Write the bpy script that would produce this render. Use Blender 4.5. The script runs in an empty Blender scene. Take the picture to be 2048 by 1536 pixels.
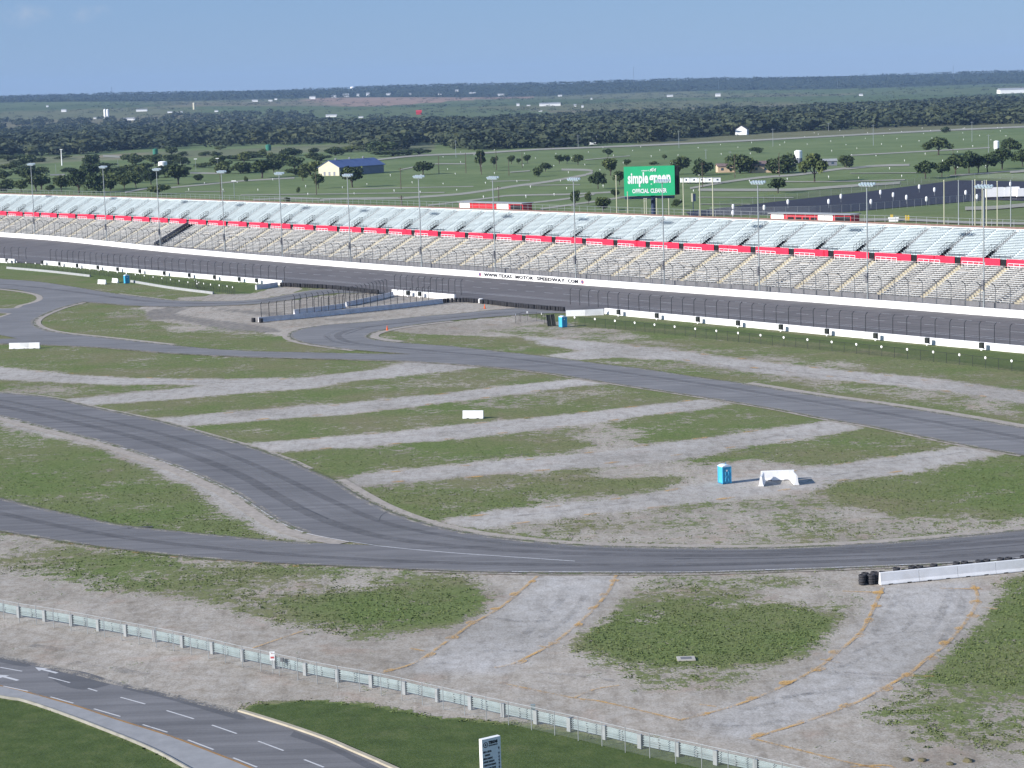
import bpy, bmesh, math, random
import numpy as np
from mathutils import Vector, Matrix, noise as mnoise

random.seed(7)
RNG = np.random.default_rng(7)
scene = bpy.context.scene
COL = scene.collection

# ------------------------------------------------------------------ camera
CAM_H = 47.0
FPX = 4300.0            # focal length in photo pixels (2048 wide)
PITCH = math.atan((768 - 185) / FPX)
ROLL = math.radians(1.8)
FWD = Vector((0, math.cos(PITCH), -math.sin(PITCH)))
_r0 = Vector((1, 0, 0))
_u0 = Vector((0, math.sin(PITCH), math.cos(PITCH)))
UPV = _u0 * math.cos(ROLL) + _r0 * math.sin(ROLL)
RGT = _r0 * math.cos(ROLL) - _u0 * math.sin(ROLL)
cd = bpy.data.cameras.new('camera')
cd.sensor_fit = 'HORIZONTAL'
cd.sensor_width = 36.0
cd.lens = 36.0 * FPX / 2048.0
cd.clip_start = 1.0
cd.clip_end = 40000.0
cam = bpy.data.objects.new('camera', cd)
COL.objects.link(cam)
m3 = Matrix((RGT, UPV, -FWD)).transposed()
cam.matrix_world = Matrix.Translation((0, 0, CAM_H)) @ m3.to_4x4()
scene.camera = cam

# ------------------------------------------------------------------ sun, sky, exposure
SUN_EL = math.radians(25.0)
SUN_PHI = math.radians(25.0)       # sun stands to the left, a little behind the camera
SUN_DIR = Vector((-math.cos(SUN_PHI) * math.cos(SUN_EL), -math.sin(SUN_PHI) * math.cos(SUN_EL), math.sin(SUN_EL)))
sl = bpy.data.lights.new('sun', 'SUN')
sl.energy = 4.2
sl.angle = math.radians(0.5)
sl.color = (1.0, 0.955, 0.89)
so = bpy.data.objects.new('sun', sl)
COL.objects.link(so)
so.rotation_euler = (-SUN_DIR).to_track_quat('-Z', 'Y').to_euler()
so.location = SUN_DIR * 500

world = bpy.data.worlds.new('World')
scene.world = world
world.use_nodes = True
nt = world.node_tree
nt.nodes.clear()
wo = nt.nodes.new('ShaderNodeOutputWorld')
bg = nt.nodes.new('ShaderNodeBackground')
sky = nt.nodes.new('ShaderNodeTexSky')
sky.sky_type = 'NISHITA'
sky.sun_disc = False
sky.sun_elevation = SUN_EL
sky.sun_rotation = math.atan2(SUN_DIR.x, SUN_DIR.y)
sky.altitude = 200
sky.air_density = 1.0
sky.dust_density = 0.15
sky.ozone_density = 2.5
tint = nt.nodes.new('ShaderNodeMix')
tint.data_type = 'RGBA'
tint.blend_type = 'MULTIPLY'
tint.inputs[0].default_value = 1.0
tint.inputs[7].default_value = (0.80, 0.93, 1.12, 1)
nt.links.new(sky.outputs[0], tint.inputs[6])
even = nt.nodes.new('ShaderNodeMix')        # clear blue air, nearly the same from horizon to zenith
even.data_type = 'RGBA'
even.inputs[0].default_value = 0.68
even.inputs[7].default_value = (2.08, 3.55, 6.5, 1)
nt.links.new(tint.outputs[2], even.inputs[6])
# two faint fair-weather clouds low over the left of the plain
tc = nt.nodes.new('ShaderNodeTexCoord')
cn = nt.nodes.new('ShaderNodeTexNoise')
cn.inputs['Scale'].default_value = 95.0
cn.inputs['Detail'].default_value = 6
cn.inputs['Roughness'].default_value = 0.6
nt.links.new(tc.outputs['Generated'], cn.inputs['Vector'])
last = even.outputs[2]
for (cu_, cv_, rad, amt) in ((35, 30, 0.013, 0.5), (75, 26, 0.009, 0.4), (160, 28, 0.010, 0.5), (203, 20, 0.006, 0.4)):
    cdir = (RGT * ((cu_ - 1024) / FPX) - UPV * ((cv_ - 768) / FPX) + FWD).normalized()
    df = nt.nodes.new('ShaderNodeVectorMath')
    df.operation = 'SUBTRACT'
    nt.links.new(tc.outputs['Generated'], df.inputs[0])
    df.inputs[1].default_value = cdir
    sc = nt.nodes.new('ShaderNodeVectorMath')
    sc.operation = 'MULTIPLY'
    nt.links.new(df.outputs[0], sc.inputs[0])
    sc.inputs[1].default_value = (1, 1, 2.0)
    ln = nt.nodes.new('ShaderNodeVectorMath')
    ln.operation = 'LENGTH'
    nt.links.new(sc.outputs[0], ln.inputs[0])
    mr_ = nt.nodes.new('ShaderNodeMapRange')
    mr_.inputs[1].default_value = rad
    mr_.inputs[2].default_value = 0.0
    nt.links.new(ln.outputs['Value'], mr_.inputs[0])
    ad = nt.nodes.new('ShaderNodeMath')
    ad.operation = 'MULTIPLY_ADD'
    nt.links.new(cn.outputs[0], ad.inputs[0])
    ad.inputs[1].default_value = 3.0
    ad.inputs[2].default_value = -1.15
    ad.use_clamp = True
    mu = nt.nodes.new('ShaderNodeMath')
    mu.operation = 'MULTIPLY'
    nt.links.new(mr_.outputs[0], mu.inputs[0])
    nt.links.new(ad.outputs[0], mu.inputs[1])
    mu2 = nt.nodes.new('ShaderNodeMath')
    mu2.operation = 'MULTIPLY'
    nt.links.new(mu.outputs[0], mu2.inputs[0])
    mu2.inputs[1].default_value = amt
    cmx = nt.nodes.new('ShaderNodeMix')
    cmx.data_type = 'RGBA'
    cmx.inputs[7].default_value = (5.0, 5.6, 6.6, 1)
    nt.links.new(mu2.outputs[0], cmx.inputs[0])
    nt.links.new(last, cmx.inputs[6])
    last = cmx.outputs[2]
nt.links.new(last, bg.inputs[0])
bg.inputs[1].default_value = 0.057
nt.links.new(bg.outputs[0], wo.inputs[0])
scene.view_settings.view_transform = 'Standard'
scene.view_settings.look = 'None'
scene.view_settings.gamma = 1.0
scene.view_settings.use_curve_mapping = False
scene.view_settings.exposure = 0.85
scene.cycles.volume_bounces = 0
scene.cycles.max_bounces = 6
scene.cycles.transparent_max_bounces = 16

# ------------------------------------------------------------------ geometry helpers
CAMP = Vector((0, 0, CAM_H))


def G(u, v, z=0.0):
    """ground (or level-z) point seen in the survey photograph at u, v"""
    d = RGT * ((u - 1024) / FPX) - UPV * ((v - 768) / FPX) + FWD
    t = (z - CAM_H) / d.z
    return CAMP + d * t


def px_scale(p):
    return FPX / (p - CAMP).dot(FWD)


def spl(pts, n=6):
    """Catmull-Rom through points (any dimension)"""
    P = [np.array(p, float) for p in pts]
    P = [2 * P[0] - P[1]] + P + [2 * P[-1] - P[-2]]
    out = []
    for i in range(1, len(P) - 2):
        a, b, c, d = P[i - 1], P[i], P[i + 1], P[i + 2]
        for k in range(n):
            t = k / n
            out.append(0.5 * (2 * b + (c - a) * t + (2 * a - 5 * b + 4 * c - d) * t * t + (3 * b - a - 3 * c + d) * t ** 3))
    out.append(P[-2])
    return out


def gpts(pts, z=0.0, n=0):
    if n:
        pts = spl(pts, n)
    return [G(p[0], p[1], z) for p in pts]


class Curve:
    """arc-length polyline in plan with z"""
    def __init__(self, pts, step=1.5):
        P = np.array([tuple(p) for p in pts], float)
        if P.shape[1] == 2:
            P = np.c_[P, np.zeros(len(P))]
        s = np.r_[0, np.cumsum(np.linalg.norm(np.diff(P[:, :2], axis=0), axis=1))]
        self.S, self.P, self.L = s, P, s[-1]

    def at(self, s):
        return Vector((np.interp(s, self.S, self.P[:, 0]), np.interp(s, self.S, self.P[:, 1]), np.interp(s, self.S, self.P[:, 2])))

    def tan(self, s, e=3.0):
        a, b = self.at(max(0, s - e)), self.at(min(self.L, s + e))
        d = b - a
        d.z = 0
        return d.normalized()

    def nor(self, s, e=3.0):      # to the left of the direction of travel = away from the infield
        t = self.tan(s, e)
        return Vector((-t.y, t.x, 0))

    def near(self, p):
        d = (self.P[:, 0] - p[0]) ** 2 + (self.P[:, 1] - p[1]) ** 2
        i = int(np.argmin(d))
        best, bs = 1e18, self.S[i]
        for s in np.linspace(self.S[max(0, i - 1)], self.S[min(len(self.S) - 1, i + 1)], 60):
            q = self.at(s)
            dd = (q.x - p[0]) ** 2 + (q.y - p[1]) ** 2
            if dd < best:
                best, bs = dd, s
        return bs


class MB:
    """collects faces for one mesh"""
    def __init__(self):
        self.v, self.f, self.mi = [], [], []
        self.cur = 0

    def add(self, verts, faces):
        o = len(self.v)
        self.v.extend([tuple(p) for p in verts])
        for f in faces:
            self.f.append([i + o for i in f])
            self.mi.append(self.cur)

    def box(self, c, s, ax=None, ay=None, az=None):
        """centre c, full size s, optional axes"""
        c = Vector(c)
        ax = Vector(ax or (1, 0, 0)) * s[0] / 2
        ay = Vector(ay or (0, 1, 0)) * s[1] / 2
        az = Vector(az or (0, 0, 1)) * s[2] / 2
        v = [c + ax * i + ay * j + az * k for k in (-1, 1) for i, j in ((-1, -1), (1, -1), (1, 1), (-1, 1))]
        self.add(v, [(3, 2, 1, 0), (4, 5, 6, 7), (0, 1, 5, 4), (1, 2, 6, 5), (2, 3, 7, 6), (3, 0, 4, 7)])

    def tube(self, pts, r, n=6, cap=True):
        pts = [Vector(p) for p in pts]
        rs = r if isinstance(r, (list, tuple)) else [r] * len(pts)
        rings = []
        for i, p in enumerate(pts):
            d = (pts[min(i + 1, len(pts) - 1)] - pts[max(i - 1, 0)]).normalized()
            a = d.cross(Vector((0, 0, 1)))
            if a.length < 1e-3:
                a = Vector((1, 0, 0))
            a.normalize()
            b = a.cross(d)
            rings.append([p + (a * math.cos(k * 2 * math.pi / n) + b * math.sin(k * 2 * math.pi / n)) * rs[i] for k in range(n)])
        v = [q for ring in rings for q in ring]
        f = []
        for i in range(len(pts) - 1):
            for k in range(n):
                k2 = (k + 1) % n
                f.append((i * n + k, i * n + k2, (i + 1) * n + k2, (i + 1) * n + k))
        if cap:
            f.append(tuple(range(n - 1, -1, -1)))
            f.append(tuple((len(pts) - 1) * n + k for k in range(n)))
        self.add(v, f)

    def lathe(self, c, prof, n=12, axis=None):
        """profile of (r, z)"""
        c = Vector(c)
        v, f = [], []
        for r, z in prof:
            for k in range(n):
                a = k * 2 * math.pi / n
                v.append(c + Vector((r * math.cos(a), r * math.sin(a), z)))
        for i in range(len(prof) - 1):
            for k in range(n):
                k2 = (k + 1) % n
                f.append((i * n + k, i * n + k2, (i + 1) * n + k2, (i + 1) * n + k))
        f.append(tuple(range(n - 1, -1, -1)))
        f.append(tuple((len(prof) - 1) * n + k for k in range(n)))
        self.add(v, f)

    def loft(self, rings, close=False, caps=True):
        n = len(rings[0])
        v = [q for r in rings for q in r]
        f = []
        for i in range(len(rings) - 1):
            for k in range(n if close else n - 1):
                k2 = (k + 1) % n
                f.append((i * n + k, i * n + k2, (i + 1) * n + k2, (i + 1) * n + k))
        if close and caps:
            f.append(tuple(range(n - 1, -1, -1)))
            f.append(tuple((len(rings) - 1) * n + k for k in range(n)))
        self.add(v, f)

    def mesh(self, name, mats, smooth=False):
        me = bpy.data.meshes.new(name)
        me.from_pydata(self.v, [], self.f)
        for m in (mats if isinstance(mats, (list, tuple)) else [mats]):
            me.materials.append(m)
        if any(self.mi):
            me.polygons.foreach_set('material_index', self.mi)
        if smooth:
            me.polygons.foreach_set('use_smooth', [True] * len(me.polygons))
        me.update()
        return me

    def build(self, name, mats, parent=None, smooth=False, fix=True):
        me = self.mesh(name, mats, smooth)
        if fix:
            bm = bmesh.new()
            bm.from_mesh(me)
            bmesh.ops.recalc_face_normals(bm, faces=bm.faces)
            bm.to_mesh(me)
            bm.free()
        return link(name, me, parent)


def link(name, me, parent=None, loc=None, rz=None):
    o = bpy.data.objects.new(name, me)
    COL.objects.link(o)
    if parent is not None:
        o.parent = parent
    if loc is not None:
        o.location = loc
    if rz is not None:
        o.rotation_euler = (0, 0, rz)
    return o


def tag(o, label=None, cat=None, group=None, kind=None):
    if label:
        o['label'] = label
    if cat:
        o['category'] = cat
    if group:
        o['group'] = group
    if kind:
        o['kind'] = kind
    return o


def empty(name, loc=(0, 0, 0), rz=0.0):
    o = bpy.data.objects.new(name, None)
    COL.objects.link(o)
    o.location = loc
    o.rotation_euler = (0, 0, rz)
    o.empty_display_size = 0.3
    return o


def dup(root, loc=None, rz=None, label=None, scale=None):
    r = root.copy()
    COL.objects.link(r)
    if loc is not None:
        r.location = loc
    if rz is not None:
        r.rotation_euler = (0, 0, rz)
    if scale is not None:
        r.scale = scale if hasattr(scale, '__len__') else (scale,) * 3
    if label:
        r['label'] = label
    for ch in list(root.children):
        c = ch.copy()
        COL.objects.link(c)
        c.parent = r
        for g in ch.children:
            d = g.copy()
            COL.objects.link(d)
            d.parent = c
    return r


# ------------------------------------------------------------------ materials
def nodes_of(name):
    m = bpy.data.materials.new(name)
    m.use_nodes = True
    t = m.node_tree
    b = t.nodes['Principled BSDF']
    b.inputs['Specular IOR Level'].default_value = 0.25
    return m, t, b


def rgb(c):
    return (c[0], c[1], c[2], 1)


def wpos(t):
    g = t.nodes.new('ShaderNodeNewGeometry')
    return g.outputs['Position']


def noise_node(t, vec, scale, detail=4, rough=0.55):
    n = t.nodes.new('ShaderNodeTexNoise')
    n.inputs['Scale'].default_value = scale
    n.inputs['Detail'].default_value = detail
    n.inputs['Roughness'].default_value = rough
    if vec is not None:
        t.links.new(vec, n.inputs['Vector'])
    return n.outputs[0]


def ramp(t, fac, stops):
    r = t.nodes.new('ShaderNodeValToRGB')
    e = r.color_ramp.elements
    while len(e) < len(stops):
        e.new(0.5)
    for el, (p, c) in zip(e, stops):
        el.position = p
        el.color = rgb(c) if hasattr(c, '__len__') else (c, c, c, 1)
    t.links.new(fac, r.inputs[0])
    return r.outputs[0]


def mixc(t, fac, a, b, mode='MIX'):
    n = t.nodes.new('ShaderNodeMix')
    n.data_type = 'RGBA'
    n.blend_type = mode
    for sock, val in ((n.inputs[0], fac), (n.inputs[6], a), (n.inputs[7], b)):
        if isinstance(val, bpy.types.NodeSocket):
            t.links.new(val, sock)
        elif hasattr(val, '__len__'):
            sock.default_value = rgb(val)
        else:
            sock.default_value = val
    return n.outputs[2]


def mathn(t, op, a, b=None, c=None, clamp=False):
    n = t.nodes.new('ShaderNodeMath')
    n.operation = op
    n.use_clamp = clamp
    for sock, val in zip(n.inputs, (a, b, c)):
        if val is None:
            continue
        if isinstance(val, bpy.types.NodeSocket):
            t.links.new(val, sock)
        else:
            sock.default_value = val
    return n.outputs[0]


def bump(t, b, h, strength=0.4, dist=0.05):
    n = t.nodes.new('ShaderNodeBump')
    n.inputs['Strength'].default_value = strength
    n.inputs['Distance'].default_value = dist
    t.links.new(h, n.inputs['Height'])
    t.links.new(n.outputs[0], b.inputs['Normal'])


def simple(name, c, rough=0.6, var=0.18, scale=1.5, metal=0.0, spec=0.25, local=False, dirt=None):
    m, t, b = nodes_of(name)
    if local:
        tcn = t.nodes.new('ShaderNodeTexCoord')
        vec = tcn.outputs['Object']
    else:
        vec = wpos(t)
    n = noise_node(t, vec, scale, 5, 0.6)
    lo = [x * (1 - var) for x in c]
    hi = [min(1, x * (1 + var)) for x in c]
    col = ramp(t, n, [(0.3, lo), (0.7, hi)])
    if dirt:
        n2 = noise_node(t, vec, scale * 0.35, 6, 0.7)
        f = ramp(t, n2, [(0.5, 0.0), (0.75, 0.7)])
        col = mixc(t, f, col, dirt)
    t.links.new(col, b.inputs['Base Color'])
    b.inputs['Roughness'].default_value = rough
    b.inputs['Metallic'].default_value = metal
    b.inputs['Specular IOR Level'].default_value = spec
    return m


M = {}
M['white_paint'] = simple('white_paint', (0.80, 0.80, 0.80), 0.55, 0.06, 0.8, dirt=(0.62, 0.60, 0.57))
M['barrier_white'] = simple('barrier_white', (0.74, 0.74, 0.75), 0.6, 0.07, 1.2, dirt=(0.6, 0.58, 0.56))
M['barrier_old'] = simple('barrier_old', (0.56, 0.56, 0.58), 0.7, 0.12, 1.2, dirt=(0.33, 0.32, 0.32))
M['black_rubber'] = simple('black_rubber', (0.035, 0.035, 0.04), 0.75, 0.3, 2.0)
M['black_box'] = simple('black_box', (0.02, 0.024, 0.02), 0.6, 0.3, 3.0)
M['fence_dark'] = simple('fence_dark', (0.03, 0.032, 0.036), 0.5, 0.2, 3.0)
M['galv'] = simple('galvanised_steel', (0.36, 0.38, 0.39), 0.45, 0.12, 2.0, metal=0.35)
M['galv_light'] = simple('galvanised_light', (0.27, 0.325, 0.335), 0.5, 0.12, 1.3, metal=0.2, dirt=(0.24, 0.26, 0.26))
M['galv_dark'] = simple('galvanised_dark', (0.13, 0.14, 0.15), 0.5, 0.12, 2.0, metal=0.2)
M['pole'] = simple('pole_steel', (0.30, 0.33, 0.34), 0.5, 0.1, 1.0, metal=0.3)
M['alu'] = simple('bench_aluminium', (0.68, 0.74, 0.745), 0.45, 0.08, 0.35, metal=0.1)
M['alu_old'] = simple('bench_weathered', (0.72, 0.73, 0.72), 0.55, 0.14, 0.5, metal=0.05, dirt=(0.46, 0.44, 0.41))
M['tread_up'] = simple('tread_upper', (0.42, 0.475, 0.50), 0.6, 0.15, 0.7)
M['tread_lo'] = simple('tread_lower', (0.31, 0.30, 0.285), 0.8, 0.25, 0.8)
M['aisle'] = simple('aisle_concrete', (0.38, 0.34, 0.25), 0.8, 0.2, 0.8)
M['red_panel'] = simple('red_panel', (0.68, 0.022, 0.06), 0.5, 0.12, 0.5)
M['red_build'] = simple('red_paint', (0.50, 0.03, 0.04), 0.5, 0.12, 0.8)
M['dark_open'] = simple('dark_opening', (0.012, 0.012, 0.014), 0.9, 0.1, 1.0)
M['conc'] = simple('concrete', (0.42, 0.40, 0.36), 0.8, 0.15, 0.8, dirt=(0.28, 0.26, 0.23))
M['potty_panel'] = simple('potty_panel', (0.05, 0.30, 0.50), 0.5, 0.06, 3.0, local=True)
M['kerb_grey'] = simple('kerb_grey', (0.26, 0.25, 0.22), 0.85, 0.2, 1.0)
M['kerb_tan'] = simple('kerb_tan', (0.37, 0.33, 0.255), 0.8, 0.12, 1.0)
M['conc_dark'] = simple('concrete_dark', (0.16, 0.16, 0.17), 0.8, 0.2, 0.8)
M['brick'] = simple('brown_brick', (0.20, 0.13, 0.11), 0.8, 0.2, 1.0)
M['billboard_green'] = simple('billboard_green', (0.03, 0.43, 0.19), 0.5, 0.05, 0.4)
M['white_flat'] = simple('white_flat', (0.84, 0.84, 0.84), 0.6, 0.03, 1.0)
M['black_flat'] = simple('black_flat', (0.02, 0.02, 0.025), 0.6, 0.1, 1.0)
M['navy'] = simple('navy_metal', (0.03, 0.045, 0.09), 0.5, 0.15, 1.0)
M['blue_roof'] = simple('blue_roof', (0.09, 0.13, 0.27), 0.5, 0.12, 0.3)
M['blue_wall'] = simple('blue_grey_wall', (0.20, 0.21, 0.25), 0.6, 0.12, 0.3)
M['cream'] = simple('cream_wall', (0.56, 0.52, 0.39), 0.7, 0.08, 0.4)
M['peach'] = simple('peach_wall', (0.62, 0.46, 0.32), 0.7, 0.08, 0.4)
M['roof_brown'] = simple('roof_brown', (0.18, 0.13, 0.12), 0.8, 0.2, 0.6)
M['roof_grey'] = simple('roof_grey', (0.30, 0.31, 0.32), 0.6, 0.15, 0.4)
M['potty'] = simple('potty_blue', (0.07, 0.42, 0.66), 0.45, 0.06, 3.0, local=True)
M['potty_dark'] = simple('potty_blue_dark', (0.035, 0.20, 0.36), 0.5, 0.08, 3.0, local=True)
M['potty_roof'] = simple('potty_roof', (0.62, 0.72, 0.82), 0.5, 0.06, 3.0, local=True)
M['wood'] = simple('pole_wood', (0.10, 0.08, 0.06), 0.9, 0.25, 1.0)
M['yellow_pole'] = simple('yellow_pole', (0.50, 0.50, 0.36), 0.5, 0.12, 0.3)
M['yellow'] = simple('yellow_paint', (0.60, 0.42, 0.03), 0.5, 0.1, 1.0)
M['orange'] = simple('orange_plastic', (0.75, 0.12, 0.02), 0.5, 0.1, 2.0)
M['lamp_head'] = simple('lamp_housing', (0.60, 0.64, 0.66), 0.35, 0.1, 2.0, metal=0.3)
M['lamp_glass'] = simple('lamp_glass', (0.45, 0.60, 0.68), 0.15, 0.1, 2.0, spec=0.6)
M['clod'] = simple('brown_earth', (0.13, 0.115, 0.065), 0.95, 0.3, 4.0)
M['bark'] = simple('bark', (0.07, 0.055, 0.045), 0.9, 0.3, 2.0)
M['green_tank'] = simple('green_tank', (0.03, 0.16, 0.11), 0.5, 0.1, 1.0)
M['win'] = simple('window_glass', (0.05, 0.08, 0.12), 0.15, 0.1, 1.0, spec=0.5)
M['safety_red'] = simple('safety_red', (0.55, 0.05, 0.05), 0.5, 0.1, 1.0)
M['logo_blue'] = simple('logo_blue', (0.05, 0.08, 0.25), 0.5, 0.1, 1.0)


def leaf_mat(name, c1, c2, c3):
    m, t, b = nodes_of(name)
    oi = t.nodes.new('ShaderNodeObjectInfo')
    n = noise_node(t, wpos(t), 0.35, 3, 0.6)
    n2 = noise_node(t, wpos(t), 0.02, 2, 0.5)
    col = ramp(t, n, [(0.30, c1), (0.52, c2), (0.72, c3)])
    shade = ramp(t, n2, [(0.32, (0.66, 0.74, 0.72)), (0.5, (1, 1, 1)), (0.68, (1.4, 1.3, 1.1))])
    col = mixc(t, 1.0, col, shade, 'MULTIPLY')
    rs = ramp(t, oi.outputs['Random'], [(0.0, (0.75, 0.8, 0.8)), (1.0, (1.25, 1.15, 1.05))])
    col = mixc(t, 1.0, col, rs, 'MULTIPLY')
    t.links.new(col, b.inputs['Base Color'])
    b.inputs['Roughness'].default_value = 0.7
    b.inputs['Specular IOR Level'].default_value = 0.15
    return m


M['leaf'] = leaf_mat('leaves', (0.030, 0.045, 0.020), (0.052, 0.078, 0.030), (0.085, 0.11, 0.045))
M['leaf_light'] = leaf_mat('leaves_light', (0.045, 0.062, 0.026), (0.075, 0.105, 0.040), (0.115, 0.14, 0.058))
M['leaf_forest'] = leaf_mat('leaves_forest', (0.034, 0.047, 0.030), (0.039, 0.054, 0.033), (0.046, 0.061, 0.036))


def mesh_wire(name, c, dens):
    """woven chain-link seen from far: mostly open"""
    m, t, b = nodes_of(name)
    b.inputs['Base Color'].default_value = rgb(c)
    b.inputs['Roughness'].default_value = 0.5
    tr = t.nodes.new('ShaderNodeBsdfTransparent')
    mx = t.nodes.new('ShaderNodeMixShader')
    n = noise_node(t, wpos(t), 1.2, 3)
    f = ramp(t, n, [(0.3, dens * 0.7), (0.7, dens * 1.3)])
    t.links.new(f, mx.inputs[0])
    t.links.new(tr.outputs[0], mx.inputs[1])
    t.links.new(b.outputs[0], mx.inputs[2])
    out = t.nodes['Material Output']
    t.links.new(mx.outputs[0], out.inputs[0])
    return m


M['mesh_black'] = mesh_wire('chain_link_black', (0.03, 0.03, 0.03), 0.16)
M['mesh_galv'] = mesh_wire('chain_link_galvanised', (0.35, 0.37, 0.38), 0.10)
M['mesh_catch'] = mesh_wire('catch_mesh', (0.10, 0.10, 0.11), 0.06)


def asphalt_mat(name, c, line_dark=0.25, tan=(1, 0, 0)):
    """worn asphalt with long streaks"""
    m, t, b = nodes_of(name)
    p = wpos(t)
    n1 = noise_node(t, p, 0.10, 5, 0.6)
    n2 = noise_node(t, p, 6.0, 3, 0.7)
    mpn = t.nodes.new('ShaderNodeMapping')
    ang = math.atan2(tan[1], tan[0])
    mpn.inputs['Rotation'].default_value = (0, 0, -ang)
    mpn.inputs['Scale'].default_value = (0.03, 0.7, 1)
    t.links.new(p, mpn.inputs[0])
    n3 = noise_node(t, mpn.outputs[0], 1.0, 5, 0.65)
    col = ramp(t, n1, [(0.3, [x * 0.88 for x in c]), (0.7, [x * 1.12 for x in c])])
    col = mixc(t, 0.5, col, ramp(t, n2, [(0.3, (0.82, 0.82, 0.82)), (0.7, (1.2, 1.2, 1.2))]), 'MULTIPLY')
    col = mixc(t, line_dark, col, ramp(t, n3, [(0.35, (0.55, 0.55, 0.56)), (0.62, (1.25, 1.25, 1.25))]), 'MULTIPLY')
    t.links.new(col, b.inputs['Base Color'])
    b.inputs['Roughness'].default_value = 0.75
    bump(t, b, n2, 0.25, 0.01)
    return m


M['asphalt'] = asphalt_mat('asphalt', (0.182, 0.177, 0.176), 0.45, (0.9, -0.35))
M['asphalt_low'] = asphalt_mat('asphalt_lower', (0.156, 0.151, 0.152), 0.5, (1, 0.02))
M['asphalt_track'] = asphalt_mat('asphalt_track', (0.125, 0.117, 0.118), 0.42, (0.665, -0.747))
M['asphalt_service'] = asphalt_mat('asphalt_service', (0.156, 0.152, 0.154), 0.5, (0.8, -0.6))
M['asphalt_lot'] = asphalt_mat('asphalt_lot', (0.030, 0.028, 0.038), 0.3, (1, 0.3))
M['low_grey'] = simple('low_grey', (0.30, 0.31, 0.32), 0.7, 0.12, 1.2)
M['rubber_mark'] = simple('rubber_mark', (0.085, 0.085, 0.09), 0.8, 0.3, 1.0)
M['conc_road'] = simple('concrete_gutter', (0.27, 0.27, 0.275), 0.8, 0.12, 0.8, dirt=(0.27, 0.27, 0.27))
M['apron'] = simple('beige_apron', (0.34, 0.30, 0.26), 0.85, 0.2, 1.2, dirt=(0.24, 0.22, 0.2))
M['line_white'] = simple('line_white', (0.55, 0.55, 0.56), 0.7, 0.25, 2.0, dirt=(0.25, 0.25, 0.26))
M['line_track'] = simple('line_track', (0.50, 0.50, 0.52), 0.7, 0.25, 2.0, dirt=(0.2, 0.2, 0.2))
M['line_orange'] = simple('line_orange', (0.33, 0.18, 0.055), 0.8, 0.25, 1.2, dirt=(0.20, 0.16, 0.12))
M['dirt_road'] = simple('dirt_road', (0.29, 0.28, 0.235), 0.9, 0.15, 0.15, dirt=(0.17, 0.19, 0.12))


def paint_ground(name, c, lo=0.44, hi=0.60, mx_=0.85):
    """worn paint sprayed on gravel: broken up by the stones"""
    m, t, b = nodes_of(name)
    p = wpos(t)
    n = mathn(t, 'ADD', mathn(t, 'MULTIPLY', noise_node(t, p, 5.0, 4, 0.75), 0.55), mathn(t, 'MULTIPLY', noise_node(t, p, 0.55, 4, 0.6), 0.45))
    f = ramp(t, n, [(lo, 0.0), (hi, mx_)])
    b.inputs['Base Color'].default_value = rgb(c)
    b.inputs['Roughness'].default_value = 0.9
    tr = t.nodes.new('ShaderNodeBsdfTransparent')
    mx = t.nodes.new('ShaderNodeMixShader')
    t.links.new(f, mx.inputs[0])
    t.links.new(tr.outputs[0], mx.inputs[1])
    t.links.new(b.outputs[0], mx.inputs[2])
    t.links.new(mx.outputs[0], t.nodes['Material Output'].inputs[0])
    return m


M['paint_orange'] = paint_ground('paint_orange', (0.60, 0.36, 0.12))
M['rut'] = paint_ground('wheel_rut', (0.20, 0.19, 0.18), 0.46, 0.66, 0.5)
M['rubber_band'] = paint_ground('rubber_band', (0.075, 0.075, 0.08), 0.34, 0.70, 0.42)
M['pale_band'] = paint_ground('worn_band', (0.25, 0.25, 0.255), 0.36, 0.72, 0.45)
M['edge_dirt'] = paint_ground('edge_dirt', (0.33, 0.30, 0.26), 0.46, 0.56, 0.95)
M['edge_grass'] = paint_ground('edge_grass', (0.115, 0.135, 0.06), 0.50, 0.56, 0.95)
M['line_worn'] = paint_ground('line_worn', (0.58, 0.58, 0.59), 0.26, 0.46, 0.85)
M['line_orange_worn'] = paint_ground('line_orange_worn', (0.36, 0.20, 0.07), 0.34, 0.52, 0.85)
M['patch_dark'] = asphalt_mat('asphalt_patch', (0.105, 0.104, 0.108), 0.3, (0.8, -0.6))
HAZE_D = 0.00004

# ------------------------------------------------------------------ ground
def frange(a, b, s):
    return list(np.arange(a, b, s))


def geom(a, b, s0, k):
    out, x, s = [], a, s0
    while x < b:
        out.append(x)
        x += s
        s *= k
    out.append(b)
    return out


XS = np.array(sorted(set([-x for x in geom(118, 6000, 3, 1.12)] + frange(-117.6, 117.9, 0.6) + geom(118, 6000, 3, 1.12))))
YS = np.array([-60, 0, 60, 110, 130] + frange(138, 420, 0.6) + geom(420, 13000, 1.0, 1.035))
GX, GY = np.meshgrid(XS, YS)
GX, GY = GX.ravel(), GY.ravel()


def interp_u(u, l, c, r):
    return np.interp(u, [-0.238, 0.0, 0.238], [l, c, r])


def terrain(x, y):
    x, y = np.asarray(x, float), np.asarray(y, float)
    d = np.maximum(y, 1.0)
    u = x / d
    z1 = interp_u(u, 62, 36, 17)
    z2 = interp_u(u, 97, 77, 66)
    t1 = np.clip((d - 4300) / (7400 - 4300), 0, 1)
    t2 = np.clip((d - 7400) / (9300 - 7400), 0, 1)
    t2 = t2 * t2 * (3 - 2 * t2)
    z = z1 * t1 + (z2 - z1) * t2
    roll = 5.0 * np.sin(x * 0.0021 + 1.3) * np.sin(d * 0.0016) + 3.0 * np.sin(x * 0.0053 + d * 0.0031)
    far = np.clip((d - 4500) / 1500, 0, 1)
    return z + roll * far


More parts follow.
